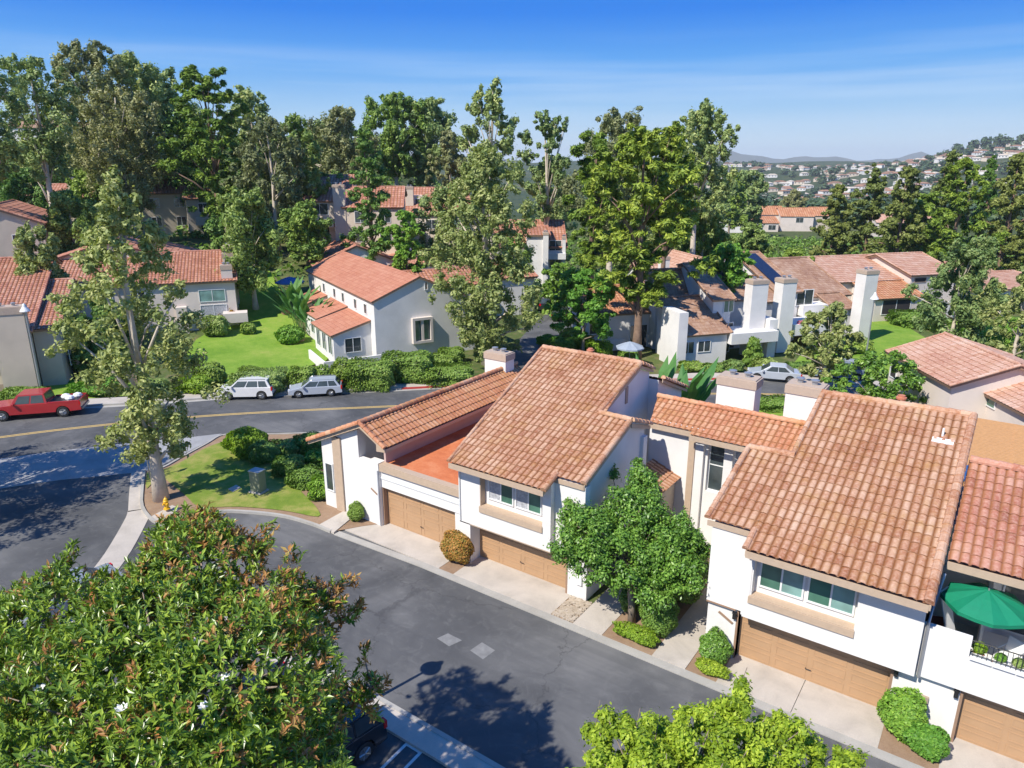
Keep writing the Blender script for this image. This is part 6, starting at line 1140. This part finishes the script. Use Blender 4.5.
# ------------------------------------------------------------------ far suburb
rg = np.random.default_rng(5)
def far_house_mesh(i):
    mb = MB(); w_, d, hh = rg.uniform(13, 22), rg.uniform(10, 14), rg.uniform(4.5, 6.5)
    mb.prism([(-w_/2, -d/2, -6), (w_/2, -d/2, -6), (w_/2, -d/2, hh), (-w_/2, -d/2, hh)], (0, d, 0)); nw = len(mb.f)
    mb.prism([(-w_/2-.5, -d/2-.6, hh), (w_/2+.5, -d/2-.6, hh), (w_/2+.5, d/2+.6, hh), (-w_/2-.5, d/2+.6, hh)], (0, 0, .3)); 
    mb.add([(-w_/2-.5, -d/2-.6, hh+.3), (w_/2+.5, -d/2-.6, hh+.3), (w_/2+.5, d/2+.6, hh+.3), (-w_/2-.5, d/2+.6, hh+.3), (-w_/4, 0, hh+2.6), (w_/4, 0, hh+2.6)], [(0, 1, 5, 4), (1, 2, 5), (2, 3, 4, 5), (3, 0, 4)]); nr = len(mb.f)
    for k in range(3): x = -w_/2+w_*(k+.5)/3; mb.box((x-1, -d/2-.1, hh-3.2), (x+1, -d/2, hh-1.4))
    me = bpy.data.meshes.new('house'); me.from_pydata(mb.v, [], mb.f); me.materials.append(MT['stucco'] if i % 3 else MT['stucco_cream']); me.materials.append(MT[['tile_brown', 'tile_flat', 'stucco_grey'][i % 3]]); me.materials.append(MT['glass'])
    for k, p in enumerate(me.polygons): p.material_index = 0 if k < nw else (1 if k < nr else 2)
    return me
FH = [far_house_mesh(i) for i in range(6)]
def far_tree_mesh(i):
    C = unit(9, rg)*np.array((3, 3, 2.4))+np.array((0, 0, 5.5)); Pp, Nn, v = clumps(C, np.full(9, 2.6), 26, rg); me = leaf_mesh('far_tree', Pp, Nn, 2.6, 'lf_far', 1.2, rg, val=v); return me
FT = [far_tree_mesh(i) for i in range(4)]
cnt = 0; spots = []
for i in range(2500):
    if cnt >= 298: break
    rr_ = rg.random(); u = rg.uniform(708, 1045)
    if u < 900: D = rg.choice([1080, 1180, 1270, 1400, 1540, 1700, 1900, 2150, 2400])+rg.normal(scale=14)
    else: D = rg.choice([1180, 1330, 1480, 1560, 1640, 1720])+rg.normal(scale=14)
    P = uD(u, D, -10); z = gh(P); P = np.array((P[0], P[1], z))
    if any(abs(P[0]-q[0])+abs(P[1]-q[1]) < 22 for q in spots): continue
    spots.append(P); o = bpy.data.objects.new('house', FH[cnt % 6]); COL.objects.link(o); o.location = tuple(P); o.rotation_euler = (0, 0, YAW+rg.normal(scale=.35)); WL[o.name] = P
    tag(o, 'small pale house among many on the distant suburban hillside', 'house', 'houses on the distant hillside'); cnt += 1
for i in range(210):
    u = rg.uniform(706, 1045); D = rg.uniform(900, 2500) if u < 900 else rg.uniform(1000, 1750)
    P = uD(u, D, -10); P = np.array((P[0], P[1], gh(P))); o = bpy.data.objects.new('distant_tree', FT[i % 4]); COL.objects.link(o); o.location = tuple(P); s_ = rg.uniform(.8, 1.7); o.scale = (s_*1.2, s_*1.2, s_); o.rotation_euler = (0, 0, rg.uniform(0, 6)); WL[o.name] = P
    tag(o, 'dark tree dotted among the distant hillside houses', 'tree', 'trees on the distant hillside')
for i, u in enumerate((958, 972, 985, 996, 1008, 1018, 1003, 1023)):
    D = 1640; P = uD(u, D, 40); P = np.array((P[0], P[1], gh(P))); o = bpy.data.objects.new('distant_tree', FT[i % 4]); COL.objects.link(o); o.location = tuple(P); s_ = rg.uniform(2.0, 3.2); o.scale = (s_*.8, s_*.8, s_)
    tag(o, ['leftmost', 'second', 'third', 'fourth', 'fifth', 'sixth', 'seventh', 'last'][i]+' dark tree counted along the crest of the right distant ridge', 'tree', 'trees on the right distant ridge crest')
# valley woodland that reads as one mass
M = 5200; U = rg.uniform(690, 1060, M); Dd = np.exp(rg.uniform(math.log(340), math.log(1050), M)); S = (U-CX)*(Dd*math.cos(PIT)+30*math.sin(PIT))/F_; X = RT[0]*S+F2[0]*Dd; Y = RT[1]*S+F2[1]*Dd; Z = ground_h(X, Y)
C = np.stack([X, Y, Z+rg.uniform(0.5, 4.5, M)*(.6+Dd/700)], 1); Pp, Nn, v = clumps(C, rg.uniform(1.6, 3.4, M)*(.6+Dd/500), 16, rg)
keep = np.repeat(~((Dd > 255) & (Dd < 330) & (U > 700) & (U < 840)), 16)
o = link_mesh(leaf_mesh('valley_woodland', Pp[keep], Nn[keep], (1.1+np.repeat(Dd, 16)[keep]/260), 'lf_far', 1.3, rg, val=v[keep]), 'valley_woodland'); tag(o, 'dark scrub and woodland covering the valley beyond the conifers', 'woodland', kind='stuff')
# scrub on the near bank and the left hill
M = 4200; Sx = rg.uniform(-120, 150, M); Dd = rg.uniform(84, 235, M); X = RT[0]*Sx+F2[0]*Dd; Y = RT[1]*Sx+F2[1]*Dd; Z = ground_h(X, Y); C = np.stack([X, Y, Z+rg.uniform(0, 1.0, M)], 1)
keep = (np.abs(Sx/Dd) < .85); C = C[keep]; Pp, Nn, v = clumps(C, rg.uniform(.6, 1.7, len(C)), 22, rg, .7)
o = link_mesh(leaf_mesh('bank_scrub', Pp, Nn, .55, 'lf_hedge', 1.3, rg, val=v), 'bank_scrub'); tag(o, 'low green scrub covering the slopes behind the houses', 'scrub', kind='stuff')
# far mountains
mb = MB(); nn = 90; vs = []; fs = []
for j, (D, hsc) in enumerate(((8200, 0), (9000, 1), (9800, .3))):
    for i in range(nn):
        r = -0.2+1.25*i/(nn-1); hh = 90+45*math.sin(i*.23+.6)+28*math.sin(i*.61)+12*math.sin(i*1.7)+(40 if .2 < r < .55 else 0); p = sd(r*D, D, -60+hsc*(hh+60)*1.0); vs.append(p)
for j in range(2):
    for i in range(nn-1): fs.append((j*nn+i, j*nn+i+1, (j+1)*nn+i+1, (j+1)*nn+i))
mb.add(vs, fs); o = mb.build('hills', groundmat('far hill scrub', [(.3, (.05, .07, .04)), (.5, (.08, .09, .05)), (.7, (.14, .13, .08))], .002, .01, .05), smooth=True, kind='structure')
# haze
hz_ = MB(); hz_.box((-13500, -400, -140), (11000, 13500, 260)); o = hz_.build('haze', 'white'); o['kind'] = 'stuff'
Mh = bpy.data.materials.new('pale haze'); Mh.use_nodes = True; nth = Mh.node_tree; nth.nodes.remove(nth.nodes['Principled BSDF']); pv = nth.nodes.new('ShaderNodeVolumePrincipled'); pv.inputs['Color'].default_value = (.90, .96, 1, 1); pv.inputs['Density'].default_value = 0.00009; pv.inputs['Anisotropy'].default_value = 0.0
nth.links.new(pv.outputs[0], nth.nodes['Material Output'].inputs['Volume']); o.data.materials.clear(); o.data.materials.append(Mh)

# ------------------------------------------------------------------ vehicles
def arc(cx, r, z0, n=8): return [(cx+r*math.cos(math.pi*k/n), z0+r*math.sin(math.pi*k/n)) for k in range(n+1)]
def car(name, label, P, th, kind, pt, cat='car', sc=0.95, group='parked vehicles'):
    P = np.array(P, float); root = empty(name, P, label, cat, group); e1, e2 = rotv(th); e1, e2 = e1*sc, e2*sc; zz = Z_*sc
    def W(x, y, z): return P+e1*x+e2*y+zz*z
    S = dict(  # L, W, wheel x positions, body outline top (front to back), cabin (base front, top front, top back, base back), heights
      suv=dict(L=4.6, w=1.85, wf=1.42, wr=-1.38, r=.37, hood=[(2.28, .55), (2.24, .9), (1.25, 1.08)], belt=1.06, tail=[(-2.22, 1.08), (-2.3, .6)], cab=(1.3, .55, -1.85, -2.2), top=1.68),
      wagon=dict(L=4.6, w=1.78, wf=1.42, wr=-1.32, r=.32, hood=[(2.28, .45), (2.2, .72), (1.2, .93)], belt=.92, tail=[(-2.22, .95), (-2.3, .5)], cab=(1.25, .45, -1.75, -2.18), top=1.46),
      sedan=dict(L=4.6, w=1.8, wf=1.42, wr=-1.35, r=.32, hood=[(2.28, .42), (2.2, .68), (1.15, .92)], belt=.92, tail=[(-1.45, .98), (-2.2, .95), (-2.3, .5)], cab=(1.2, .35, -.9, -1.75), top=1.43),
      pickup=dict(L=6.2, w=1.98, wf=2.1, wr=-1.85, r=.4, hood=[(3.05, .6), (3.0, 1.02), (1.55, 1.14)], belt=1.14, tail=[(-3.05, 1.12), (-3.08, .6)], cab=(1.5, 1.0, -.75, -.9), top=1.85))[kind]
    w_ = S['w']/2; zb = .28 if kind != 'pickup' else .42; r = S['r']; bw = r+.07
    def outline():
        o = [(S['L']/2, zb+.05)]+S['hood']
        o += [(S['cab'][3] if kind != 'sedan' else -1.45, S['belt'])] if kind != 'sedan' else []
        o += S['tail']+[(-S['L']/2, zb+.05), (S['wr']-bw-.02, zb)]+[(S['wr']-bw*math.cos(math.pi*k/8), r+bw*math.sin(math.pi*k/8)*.98) for k in range(9)]+[(S['wr']+bw+.02, zb), (S['wf']-bw-.02, zb)]+[(S['wf']-bw*math.cos(math.pi*k/8), r+bw*math.sin(math.pi*k/8)*.98) for k in range(9)]+[(S['wf']+bw+.02, zb)]
        return o
    o = outline(); b = MB()
    b.prism([W(x, -w_+.015, z) for x, z in o], e2*(2*w_-.03))
    if kind == 'pickup':
        pass
    c0, c1, c2, c3 = S['cab']; tb_ = S['belt']-.03; tt = S['top']; ins = .17
    q = [(c0, -w_+.06, tb_), (c0, w_-.06, tb_), (c3, w_-.06, tb_), (c3, -w_+.06, tb_), (c1, -w_+ins, tt), (c1, w_-ins, tt), (c2, w_-ins, tt), (c2, -w_+ins, tt)]
    b.add([W(*p) for p in q], [(3, 2, 1, 0), (4, 5, 6, 7), (0, 1, 5, 4), (1, 2, 6, 5), (2, 3, 7, 6), (3, 0, 4, 7)])
    b.build('body', 'car_'+pt, root, bevel=.05*sc)
    def quad(name, pts, mat, par=root, t=.012):
        A = [W(*p) for p in pts]; n = N(np.cross(A[1]-A[0], A[-1]-A[0])); n = n if n@((A[0]+A[2])/2-W(0, 0, 1.0)) > 0 else -n
        g = MB(); g.prism([p-n*.01 for p in A], n*(t+.01)); return g.build(name, mat, par)
    L3 = lambda a, b, t: tuple(np.array(a)*(1-t)+np.array(b)*t)
    def face(i, j, k, l, u0, u1, v0, v1): A, B, C, D = (np.array(q[x]) for x in (i, j, k, l)); f = lambda u, v: tuple((A*(1-u)+B*u)*(1-v)+(D*(1-u)+C*u)*v); return [f(u0, v0), f(u1, v0), f(u1, v1), f(u0, v1)]
    quad('windscreen', face(0, 1, 5, 4, .06, .94, .1, .92), 'glass'); quad('rear_window', face(2, 3, 7, 6, .08, .92, .15, .88), 'glass')
    seg = {'suv': ((.05, .36), (.39, .68), (.71, .93)), 'wagon': ((.06, .37), (.40, .68), (.71, .93)), 'sedan': ((.14, .5), (.53, .88)), 'pickup': ((.1, .5), (.55, .93))}[kind]
    for s0, s1 in seg: quad('side_window', face(0, 3, 7, 4, s0, s1, .12, .88), 'glass'); quad('side_window', face(1, 2, 6, 5, s0, s1, .12, .88), 'glass')
    for wx in (S['wf'], S['wr']):
        for sd_ in (-1, 1):
            g = MB(); c = [W(wx, sd_*(w_-.24), r), W(wx, sd_*(w_-.22), r), W(wx, sd_*(w_-.02), r), W(wx, sd_*(w_), r)]; g.tube(c, [r*.9*sc, r*sc, r*sc, r*.92*sc], 18); wh = g.build('wheel', 'tyre', root)
            g = MB(); g.tube([W(wx, sd_*(w_-.05), r), W(wx, sd_*(w_+.012), r)], [r*.66*sc, r*.62*sc], 14)
            for k in range(5): a = k*2*math.pi/5; g.tube([W(wx, sd_*(w_+.014), r), W(wx+r*.6*math.cos(a), sd_*(w_+.016), r+r*.6*math.sin(a))], .03*sc, 4)
            g.build('rim', 'rim', wh)
            g = MB(); g.prism([W(wx-bw, sd_*(w_-.3), r*.5), W(wx+bw, sd_*(w_-.3), r*.5), W(wx+bw*.8, sd_*(w_-.3), r+bw*.9), W(wx-bw*.8, sd_*(w_-.3), r+bw*.9)], e2*sd_*.04); g.build('wheel_well', 'black', root)
    hz2 = {'suv': .8, 'wagon': .66, 'sedan': .62, 'pickup': .85}[kind]
    for sd_ in (-1, 1):
        g = MB(); g.obox(W(S['L']/2-.16, sd_*(w_-.25), hz2-.08), e1, e2, (0, -.18, 0), (.15, .2, .17)); g.build('headlight', 'headlight', root)
        g = MB(); g.obox(W(-S['L']/2-.0, sd_*(w_-.12), hz2), e1, e2, (0, -.1, 0), (.12, .13, .26)); g.build('taillight', 'taillight', root)
        g = MB(); g.obox(W(c0-.25, sd_*(w_+.1), S['belt']), e1, e2, (-.08, -.1, 0), (.08, .1, .16)); g.build('mirror', 'car_'+pt, root, bevel=.02)
    for k in range(2 if kind != 'sedan' else 2):
        g = MB(); xx = (c0*.25+c3*.0) if k else c3*.45; g.obox(W(xx, -w_-.004, S['belt']-.14), e1, e2, (-.1, 0, 0), (.1, .02, .03)); g.build('handle', 'rim', root)
    g = MB(); g.obox(W(S['L']/2-.03, 0, zb+.05), e1, e2, (0, -w_+.12, 0), (.08, w_-.12, .16)); g.build('bumper', 'black' if kind != 'pickup' else 'rim', root); g = MB(); g.obox(W(-S['L']/2-.05, 0, zb+.05), e1, e2, (0, -w_+.12, 0), (.08, w_-.12, .16)); g.build('bumper', 'black' if kind != 'pickup' else 'rim', root)
    if kind in ('suv', 'wagon'):
        for sd_ in (-1, 1): g = MB(); g.tube([W(c1-.1, sd_*(w_-ins-.06), tt+.01), W(c1-.2, sd_*(w_-ins-.06), tt+.06), W(c2+.2, sd_*(w_-ins-.06), tt+.06), W(c2+.1, sd_*(w_-ins-.06), tt+.01)], .02, 5); g.build('roof_rail', 'black' if kind == 'suv' else 'rim', root)
    if kind == 'pickup':
        g = MB(); g.obox(W(-2.95, 0, S['belt']+.0), e1, e2, (0, -w_+.13, 0), (1.95, w_-.13, .006)); g.build('cargo_bed', 'black', root)
        for sd_ in (-1, 1): g = MB(); g.obox(W(-3.04, sd_*(w_-.07), S['belt']-.02), e1, e2, (0, -.06, 0), (2.1, .06, .09)); g.build('bed_rail', 'car_'+pt, root, bevel=.02)
        g = MB(); g.obox(W(-3.05, 0, S['belt']-.02), e1, e2, (0, -w_+.1, 0), (.07, w_-.1, .09)); g.build('tailgate', 'car_'+pt, root)
        g = MB(); g.obox(W(0, -w_-.002, .72), e1, e2, (-1.35, 0, 0), (1.6, .02, .05)); g.build('side_stripe', 'yellow', root); g = MB(); g.obox(W(-1.25, -w_-.002, .85), e1, e2, (-.15, 0, 0), (.25, .02, .18)); g.build('side_decal', 'yellow', root)
    return root
c = at(246, 400)+np.array((-.55, .62, 0)); car('parked_car', 'white parked suv, left of the silver wagon on the far side of the street', (c[0], c[1], 0), 218.6, 'suv', 'white', sc=.92)
c = at(315, 397.5)+np.array((-.55, .6, 0)); car('parked_car', 'silver blue parked wagon, right of the white suv', (c[0], c[1], 0), 226, 'wagon', 'silver', sc=.9)
c = at(36, 418.5)+np.array((-.6, .55, 0)); trk = car('pickup_truck', 'red crew cab pickup truck parked at the left picture edge', (c[0], c[1], 0), 230, 'pickup', 'red', 'pickup', sc=.98)
for k, (x, y) in enumerate(((-2.2, .3), (-1.8, -.2), (-2.55, -.3))):
    e1, e2 = rotv(230); g = MB(); g.lathe(c*np.array((1, 1, 0))+e1*x+e2*y+Z_*1.1, [(.28, 0), (.33, .12), (.25, .26), (.08, .33)], 9); o = g.build('cargo_sack', 'white', origin=(c[0], c[1], 1.1)); tag(o, ['white sack lying forward in the red pickup bed', 'white sack nearest the cab in the red pickup bed', 'white sack by the tailgate of the red pickup'][k], 'sack', 'sacks in the pickup bed')
c = atG(776, 381); car('parked_car', 'silver sedan parked behind the left square chimney, nose to the left', (c[0]-.3, c[1]+.3, gh(c)), 196, 'sedan', 'silver', sc=.95)
c = atG(838, 378); car('parked_car', 'grey suv parked beyond the thin street tree', (c[0], c[1], gh(c)), 200, 'suv', 'blue', sc=.95)
c = atG(560, 318); car('parked_car', 'dark car on the side street under the bright green tree', (c[0], c[1], gh(c)), 118, 'sedan', 'black', sc=1.0)
c = atG(548, 309); car('parked_car', 'second dark car further up the side street', (c[0], c[1], gh(c)), 118, 'suv', 'black', sc=1.0)
car('parked_car', 'black car with red tail lamp, half hidden by the magnolia at the bottom', (-14.85, 10.55, 0), 262, 'suv', 'black')
car('parked_car', 'dark grey car behind the magnolia at the far end of the median', (-29.6, 10.2, 0), 268, 'sedan', 'grey')
car('parked_car', 'black car hidden deep under the magnolia crown', (-18.2, 10.4, 0), 266, 'sedan', 'black')

# ------------------------------------------------------------------ street furniture
def lamp_post(label, P, h, head='cone'):
    root = empty('street_lamp', P, label, 'street lamp', 'street lamps'); g = MB(); g.tube([P, P+Z_*h], [.09, .05], 10); g.build('pole', 'galv', root)
    g = MB(); g.lathe(P, [(.17, 0), (.17, .1), (.1, .25), (.1, .3)], 10); g.build('base', 'galv', root)
    g = MB(); g.lathe(P+Z_*h, [(.38, 0), (.36, .06), (.17, .34), (.12, .5), (.05, .62)], 14); g.build('lamp_shade', 'lampwhite', root)
lamp_post('street lamp in front of the beige left house, behind the red pickup', hp(41.5, 392, 0)*np.array((1, 1, 0)), 6.6)
c = atG(865, 362); lamp_post('street lamp beside the striped lawn on the right', np.array((c[0], c[1], gh(c))), 5.9)
lamp_post('alley lamp behind the magnolia whose shadow crosses the asphalt', np.array((-15.9, 12.3, 0)), 4.4)
P = hp(161, 504, .1)*np.array((1, 1, 0)); P = at(167, 509, .22); P[2] = .22
hy = empty('fire_hydrant', P, 'yellow fire hydrant on its concrete pad at the foot of the big sycamore', 'fire hydrant')
g = MB(); g.lathe(P, [(.17, 0), (.17, .05), (.11, .06), (.105, .42), (.14, .44), (.14, .48), (.12, .5), (.09, .6), (.03, .66), (.03, .7)], 14); g.build('body', 'yellow', hy, smooth=False)
for d in ((1, 0, 0), (-1, 0, 0), (.0, -1, 0)): g = MB(); d = N(d); g.tube([P+d*.09+Z_*.33, P+d*.19+Z_*.33], [.055, .06], 8); g.build('outlet_cap', 'yellow', hy)
P = at(259, 491.5, .09); uc = empty('utility_cabinet', P, 'grey green utility cabinet standing on the lawn island', 'utility box'); e1, e2 = rotv(12)
g = MB(); g.obox(P, e1, e2, (-.42, -.35, 0), (.42, .35, .08)); g.build('plinth', 'concrete', uc); g = MB(); g.obox(P, e1, e2, (-.34, -.27, .08), (.34, .27, 1.25)); g.build('body', 'cabinet', uc, bevel=.02); g = MB(); g.obox(P, e1, e2, (-.37, -.3, 1.25), (.37, .3, 1.31)); g.build('lid', 'galv', uc, bevel=.015); g = MB(); g.obox(P, e1, e2, (-.3, -.285, .16), (.3, -.268, 1.18)); g.build('door', 'cabinet', uc)
P = at(150, 478, .1); sg = empty('sign_post', P, 'thin grey sign post just left of the big sycamore trunk', 'sign post'); g = MB(); g.tube([P, P+Z_*2.3], .035, 8); g.build('pole', 'galv', sg); g = MB(); e1, e2 = rotv(120); g.obox(P+Z_*1.75, e1, e2, (-.2, -.04, 0), (.2, -.03, .5)); g.build('plate', 'galv', sg)
P = at(283, 444, .05)
def parasol(label, P, r, h, mat, pole='galv', name='parasol', n=8, rise=.45, group=None):
    root = empty(name, P, label, 'parasol', group); g = MB(); g.tube([P, P+Z_*(h+.05)], .025, 8); g.build('pole', pole, root); g = MB(); g.lathe(P, [(.25, 0), (.25, .05), (.05, .09), (.05, .2)], 12); g.build('base', 'black', root)
    g = MB(); top = P+Z_*h; V = [top]; F = []
    for j, q in enumerate((.35, .7, 1.0)):
        for k in range(n*2): a = math.pi*k/n+.2; rr = r*q*(1 if k % 2 == 0 else .955-.02*j); V.append(top+np.array((rr*math.cos(a), rr*math.sin(a), -rise*(q**1.25)-(.035 if k % 2 else 0))))
    m = n*2
    for k in range(m): F.append((0, 1+k, 1+(k+1) % m))
    for j in range(2):
        for k in range(m): F.append((1+j*m+k, 1+(j+1)*m+k, 1+(j+1)*m+(k+1) % m, 1+j*m+(k+1) % m))
    b0 = len(V); 
    for k in range(m): V.append(V[1+2*m+k]-Z_*.12)
    for k in range(m): F.append((1+2*m+k, b0+k, b0+(k+1) % m, 1+2*m+(k+1) % m))
    g.add(V, F); g.build('canopy', mat, root)
    for k in range(n): a = 2*math.pi*k/n+.2; g = MB(); g.tube([top-Z_*.06, top+np.array((r*.96*math.cos(a), r*.96*math.sin(a), -rise-.04))], .01, 4); g.build('rib', 'white', root)
    return root
fl4 = 2.42
pc = atY(989, 590, 24.35); parasol('green parasol shading the balcony at the right edge', np.array((pc[0], pc[1], fl4)), 1.24, pc[2]-fl4, 'canvas_green')
c = atG(291, 296); parasol('blue parasol by the blade leaved plants on the far lawn', np.array((c[0], c[1], gh(c))), 1.7, 2.3, 'canvas_blue', rise=.6)
c = atG(629, 366); parasol('grey parasol on the patio left of the pine trunk', np.array((c[0], c[1], gh(c))), 1.3, 2.3, 'canvas_grey', rise=.5)
def chair(label, P, th, mat, w=.5, group='balcony furniture'):
    root = empty('chair', P, label, 'chair', group); e1, e2 = rotv(th); g = MB(); g.obox(P, e1, e2, (-w/2, -w/2, .42), (w/2, w/2, .46)); g.build('seat', mat, root)
    g = MB(); up = N(Z_+e2*.18); g.obox(P+e2*w/2+Z_*.46, e1, e2, (-w/2, -.02, 0), (w/2, .02, .48), up); g.build('backrest', mat, root)
    for x in (-1, 1):
        for y in (-1, 1): g = MB(); g.tube([P+e1*x*(w/2-.03)+e2*y*(w/2-.03), P+e1*x*(w/2-.03)+e2*y*(w/2-.03)+Z_*.42], .018, 5); g.build('leg', mat, root)
        g = MB(); g.tube([P+e1*x*w/2-e2*w/2+Z_*.64, P+e1*x*w/2+e2*w/2+Z_*.66], .018, 5); g.build('armrest', mat, root)
chair('white chair by the balcony table, right of the parasol pole', np.array((1.75, 24.3, fl4)), -30, 'white'); chair('white chair turned to the balcony rail at the right edge', np.array((2.4, 23.7, fl4)), 200, 'white')
chair('red brown wooden armchair in the left corner of the balcony', np.array((-.05, 24.2, fl4)), 20, 'wood_red', .6)
P = np.array((1.7, 23.6, fl4)); tt_ = empty('balcony_table', P, 'small white table with crossed legs behind the balcony rail', 'table', 'balcony furniture'); g = MB(); g.lathe(P+Z_*.68, [(.36, 0), (.38, .015), (.36, .03)], 16); g.build('tabletop', 'white', tt_)
for a in range(4): g = MB(); d = np.array((math.cos(a*1.57+.5), math.sin(a*1.57+.5), 0)); g.tube([P+d*.28, P-d*.1+Z_*.68], .018, 5); g.build('leg', 'white', tt_)
P = np.array((.25, 24.0, fl4)); g = MB(); g.obox(P, N((.35, .94, 0)), N((-.94, .35, 0)), (0, 0, 0), (.55, .04, 2.1), up=N((-.28, .1, 1))); o = g.build('folded_white_screen', 'white', origin=P); tag(o, 'folded white screen leaning in the left corner of the balcony', 'screen')
g = MB(); P = np.array((-.3, 24.5, 3.9)); o = None
for i, (x, y, s, lf, lab) in enumerate(((.55, 23.3, .62, 'lf_green', 'bushy fern in a pot by the left end of the balcony rail'), (.95, 23.25, .34, 'lf_yel', 'pale green potted plant beside the bushy fern'), (1.5, 23.15, .26, 'lf_green', 'small plant on the rail shelf, third from the left'), (1.95, 23.15, .28, 'lf_willow', 'grey green plant on the rail shelf, fourth from the left'), (2.35, 23.15, .26, 'lf_green', 'small plant at the right end of the rail'))):
    P = np.array((x, y, fl4+ (.0 if i == 0 else .55))); r = empty('potted_plant', P, lab, 'potted plant', 'plants on the balcony'); g = MB(); g.lathe(P, [(.1, 0), (.15, .28), (.17, .3), (.15, .31)], 12); g.build('pot', 'terracotta', r)
    m = 340; q = unit(m, RNG); Pp = q*np.array((s*.6, s*.5, s*.55))*RNG.uniform(.5, 1, (m, 1))+np.array((0, 0, .35+s*.45)); link_mesh(leaf_mesh('foliage', Pp, q+np.array((0, 0, .4)), .085, lf, 2.0), 'foliage', r)
P = np.array((1.7, 23.2, fl4)); sh = empty('plant_shelf', P, 'long white plant shelf behind the balcony rail', 'shelf'); g = MB(); g.box((.75, 23.03, fl4+.5), (2.9, 23.35, fl4+.54)); g.build('board', 'white', sh)
for x in (.8, 1.8, 2.85): g = MB(); g.box((x, 23.1, fl4), (x+.04, 23.3, fl4+.5)); g.build('leg', 'white', sh)
rr = random.Random(8)
for i in range(9):
    x = 1.15+.2*i; P = np.array((x, 23.12+.1*(i % 2), fl4+.54)); g = MB(); g.lathe(P, [(.05, 0), (.07, .08), (.06, .16+.05*rr.random()), (.03, .2)], 10); o = g.build('jar', ['white', 'terracotta', 'white', 'glass_teal'][i % 4], origin=P); tag(o, ['first','second','third','fourth','fifth','sixth','seventh','eighth','last'][i]+' small jar from the left on the crowded balcony shelf', 'jar', 'jars on the balcony shelf')
g = MB(); P = np.array((-.1, 26.1, 4.0)); 
# patio things by the white house B
for i, (u, v, lab) in enumerate(((286, 314, 'dark planter box on the far lawn edge, nearest the blue parasol'), (300, 341, 'dark round planter at the foot of the blade leaved plants'))):
    P = atG(u, v); r = empty('planter', P, lab, 'planter'); g = MB(); g.lathe(P, [(.45, 0), (.55, .5), (.58, .55), (.5, .56)], 12); g.build('pot', 'trim_dark', r); m = 300; q = unit(m, RNG); link_mesh(leaf_mesh('foliage', q*np.array((.6, .6, .4))+np.array((0, 0, .8)), q, .22, 'lf_green', 1.8), 'foliage', r)
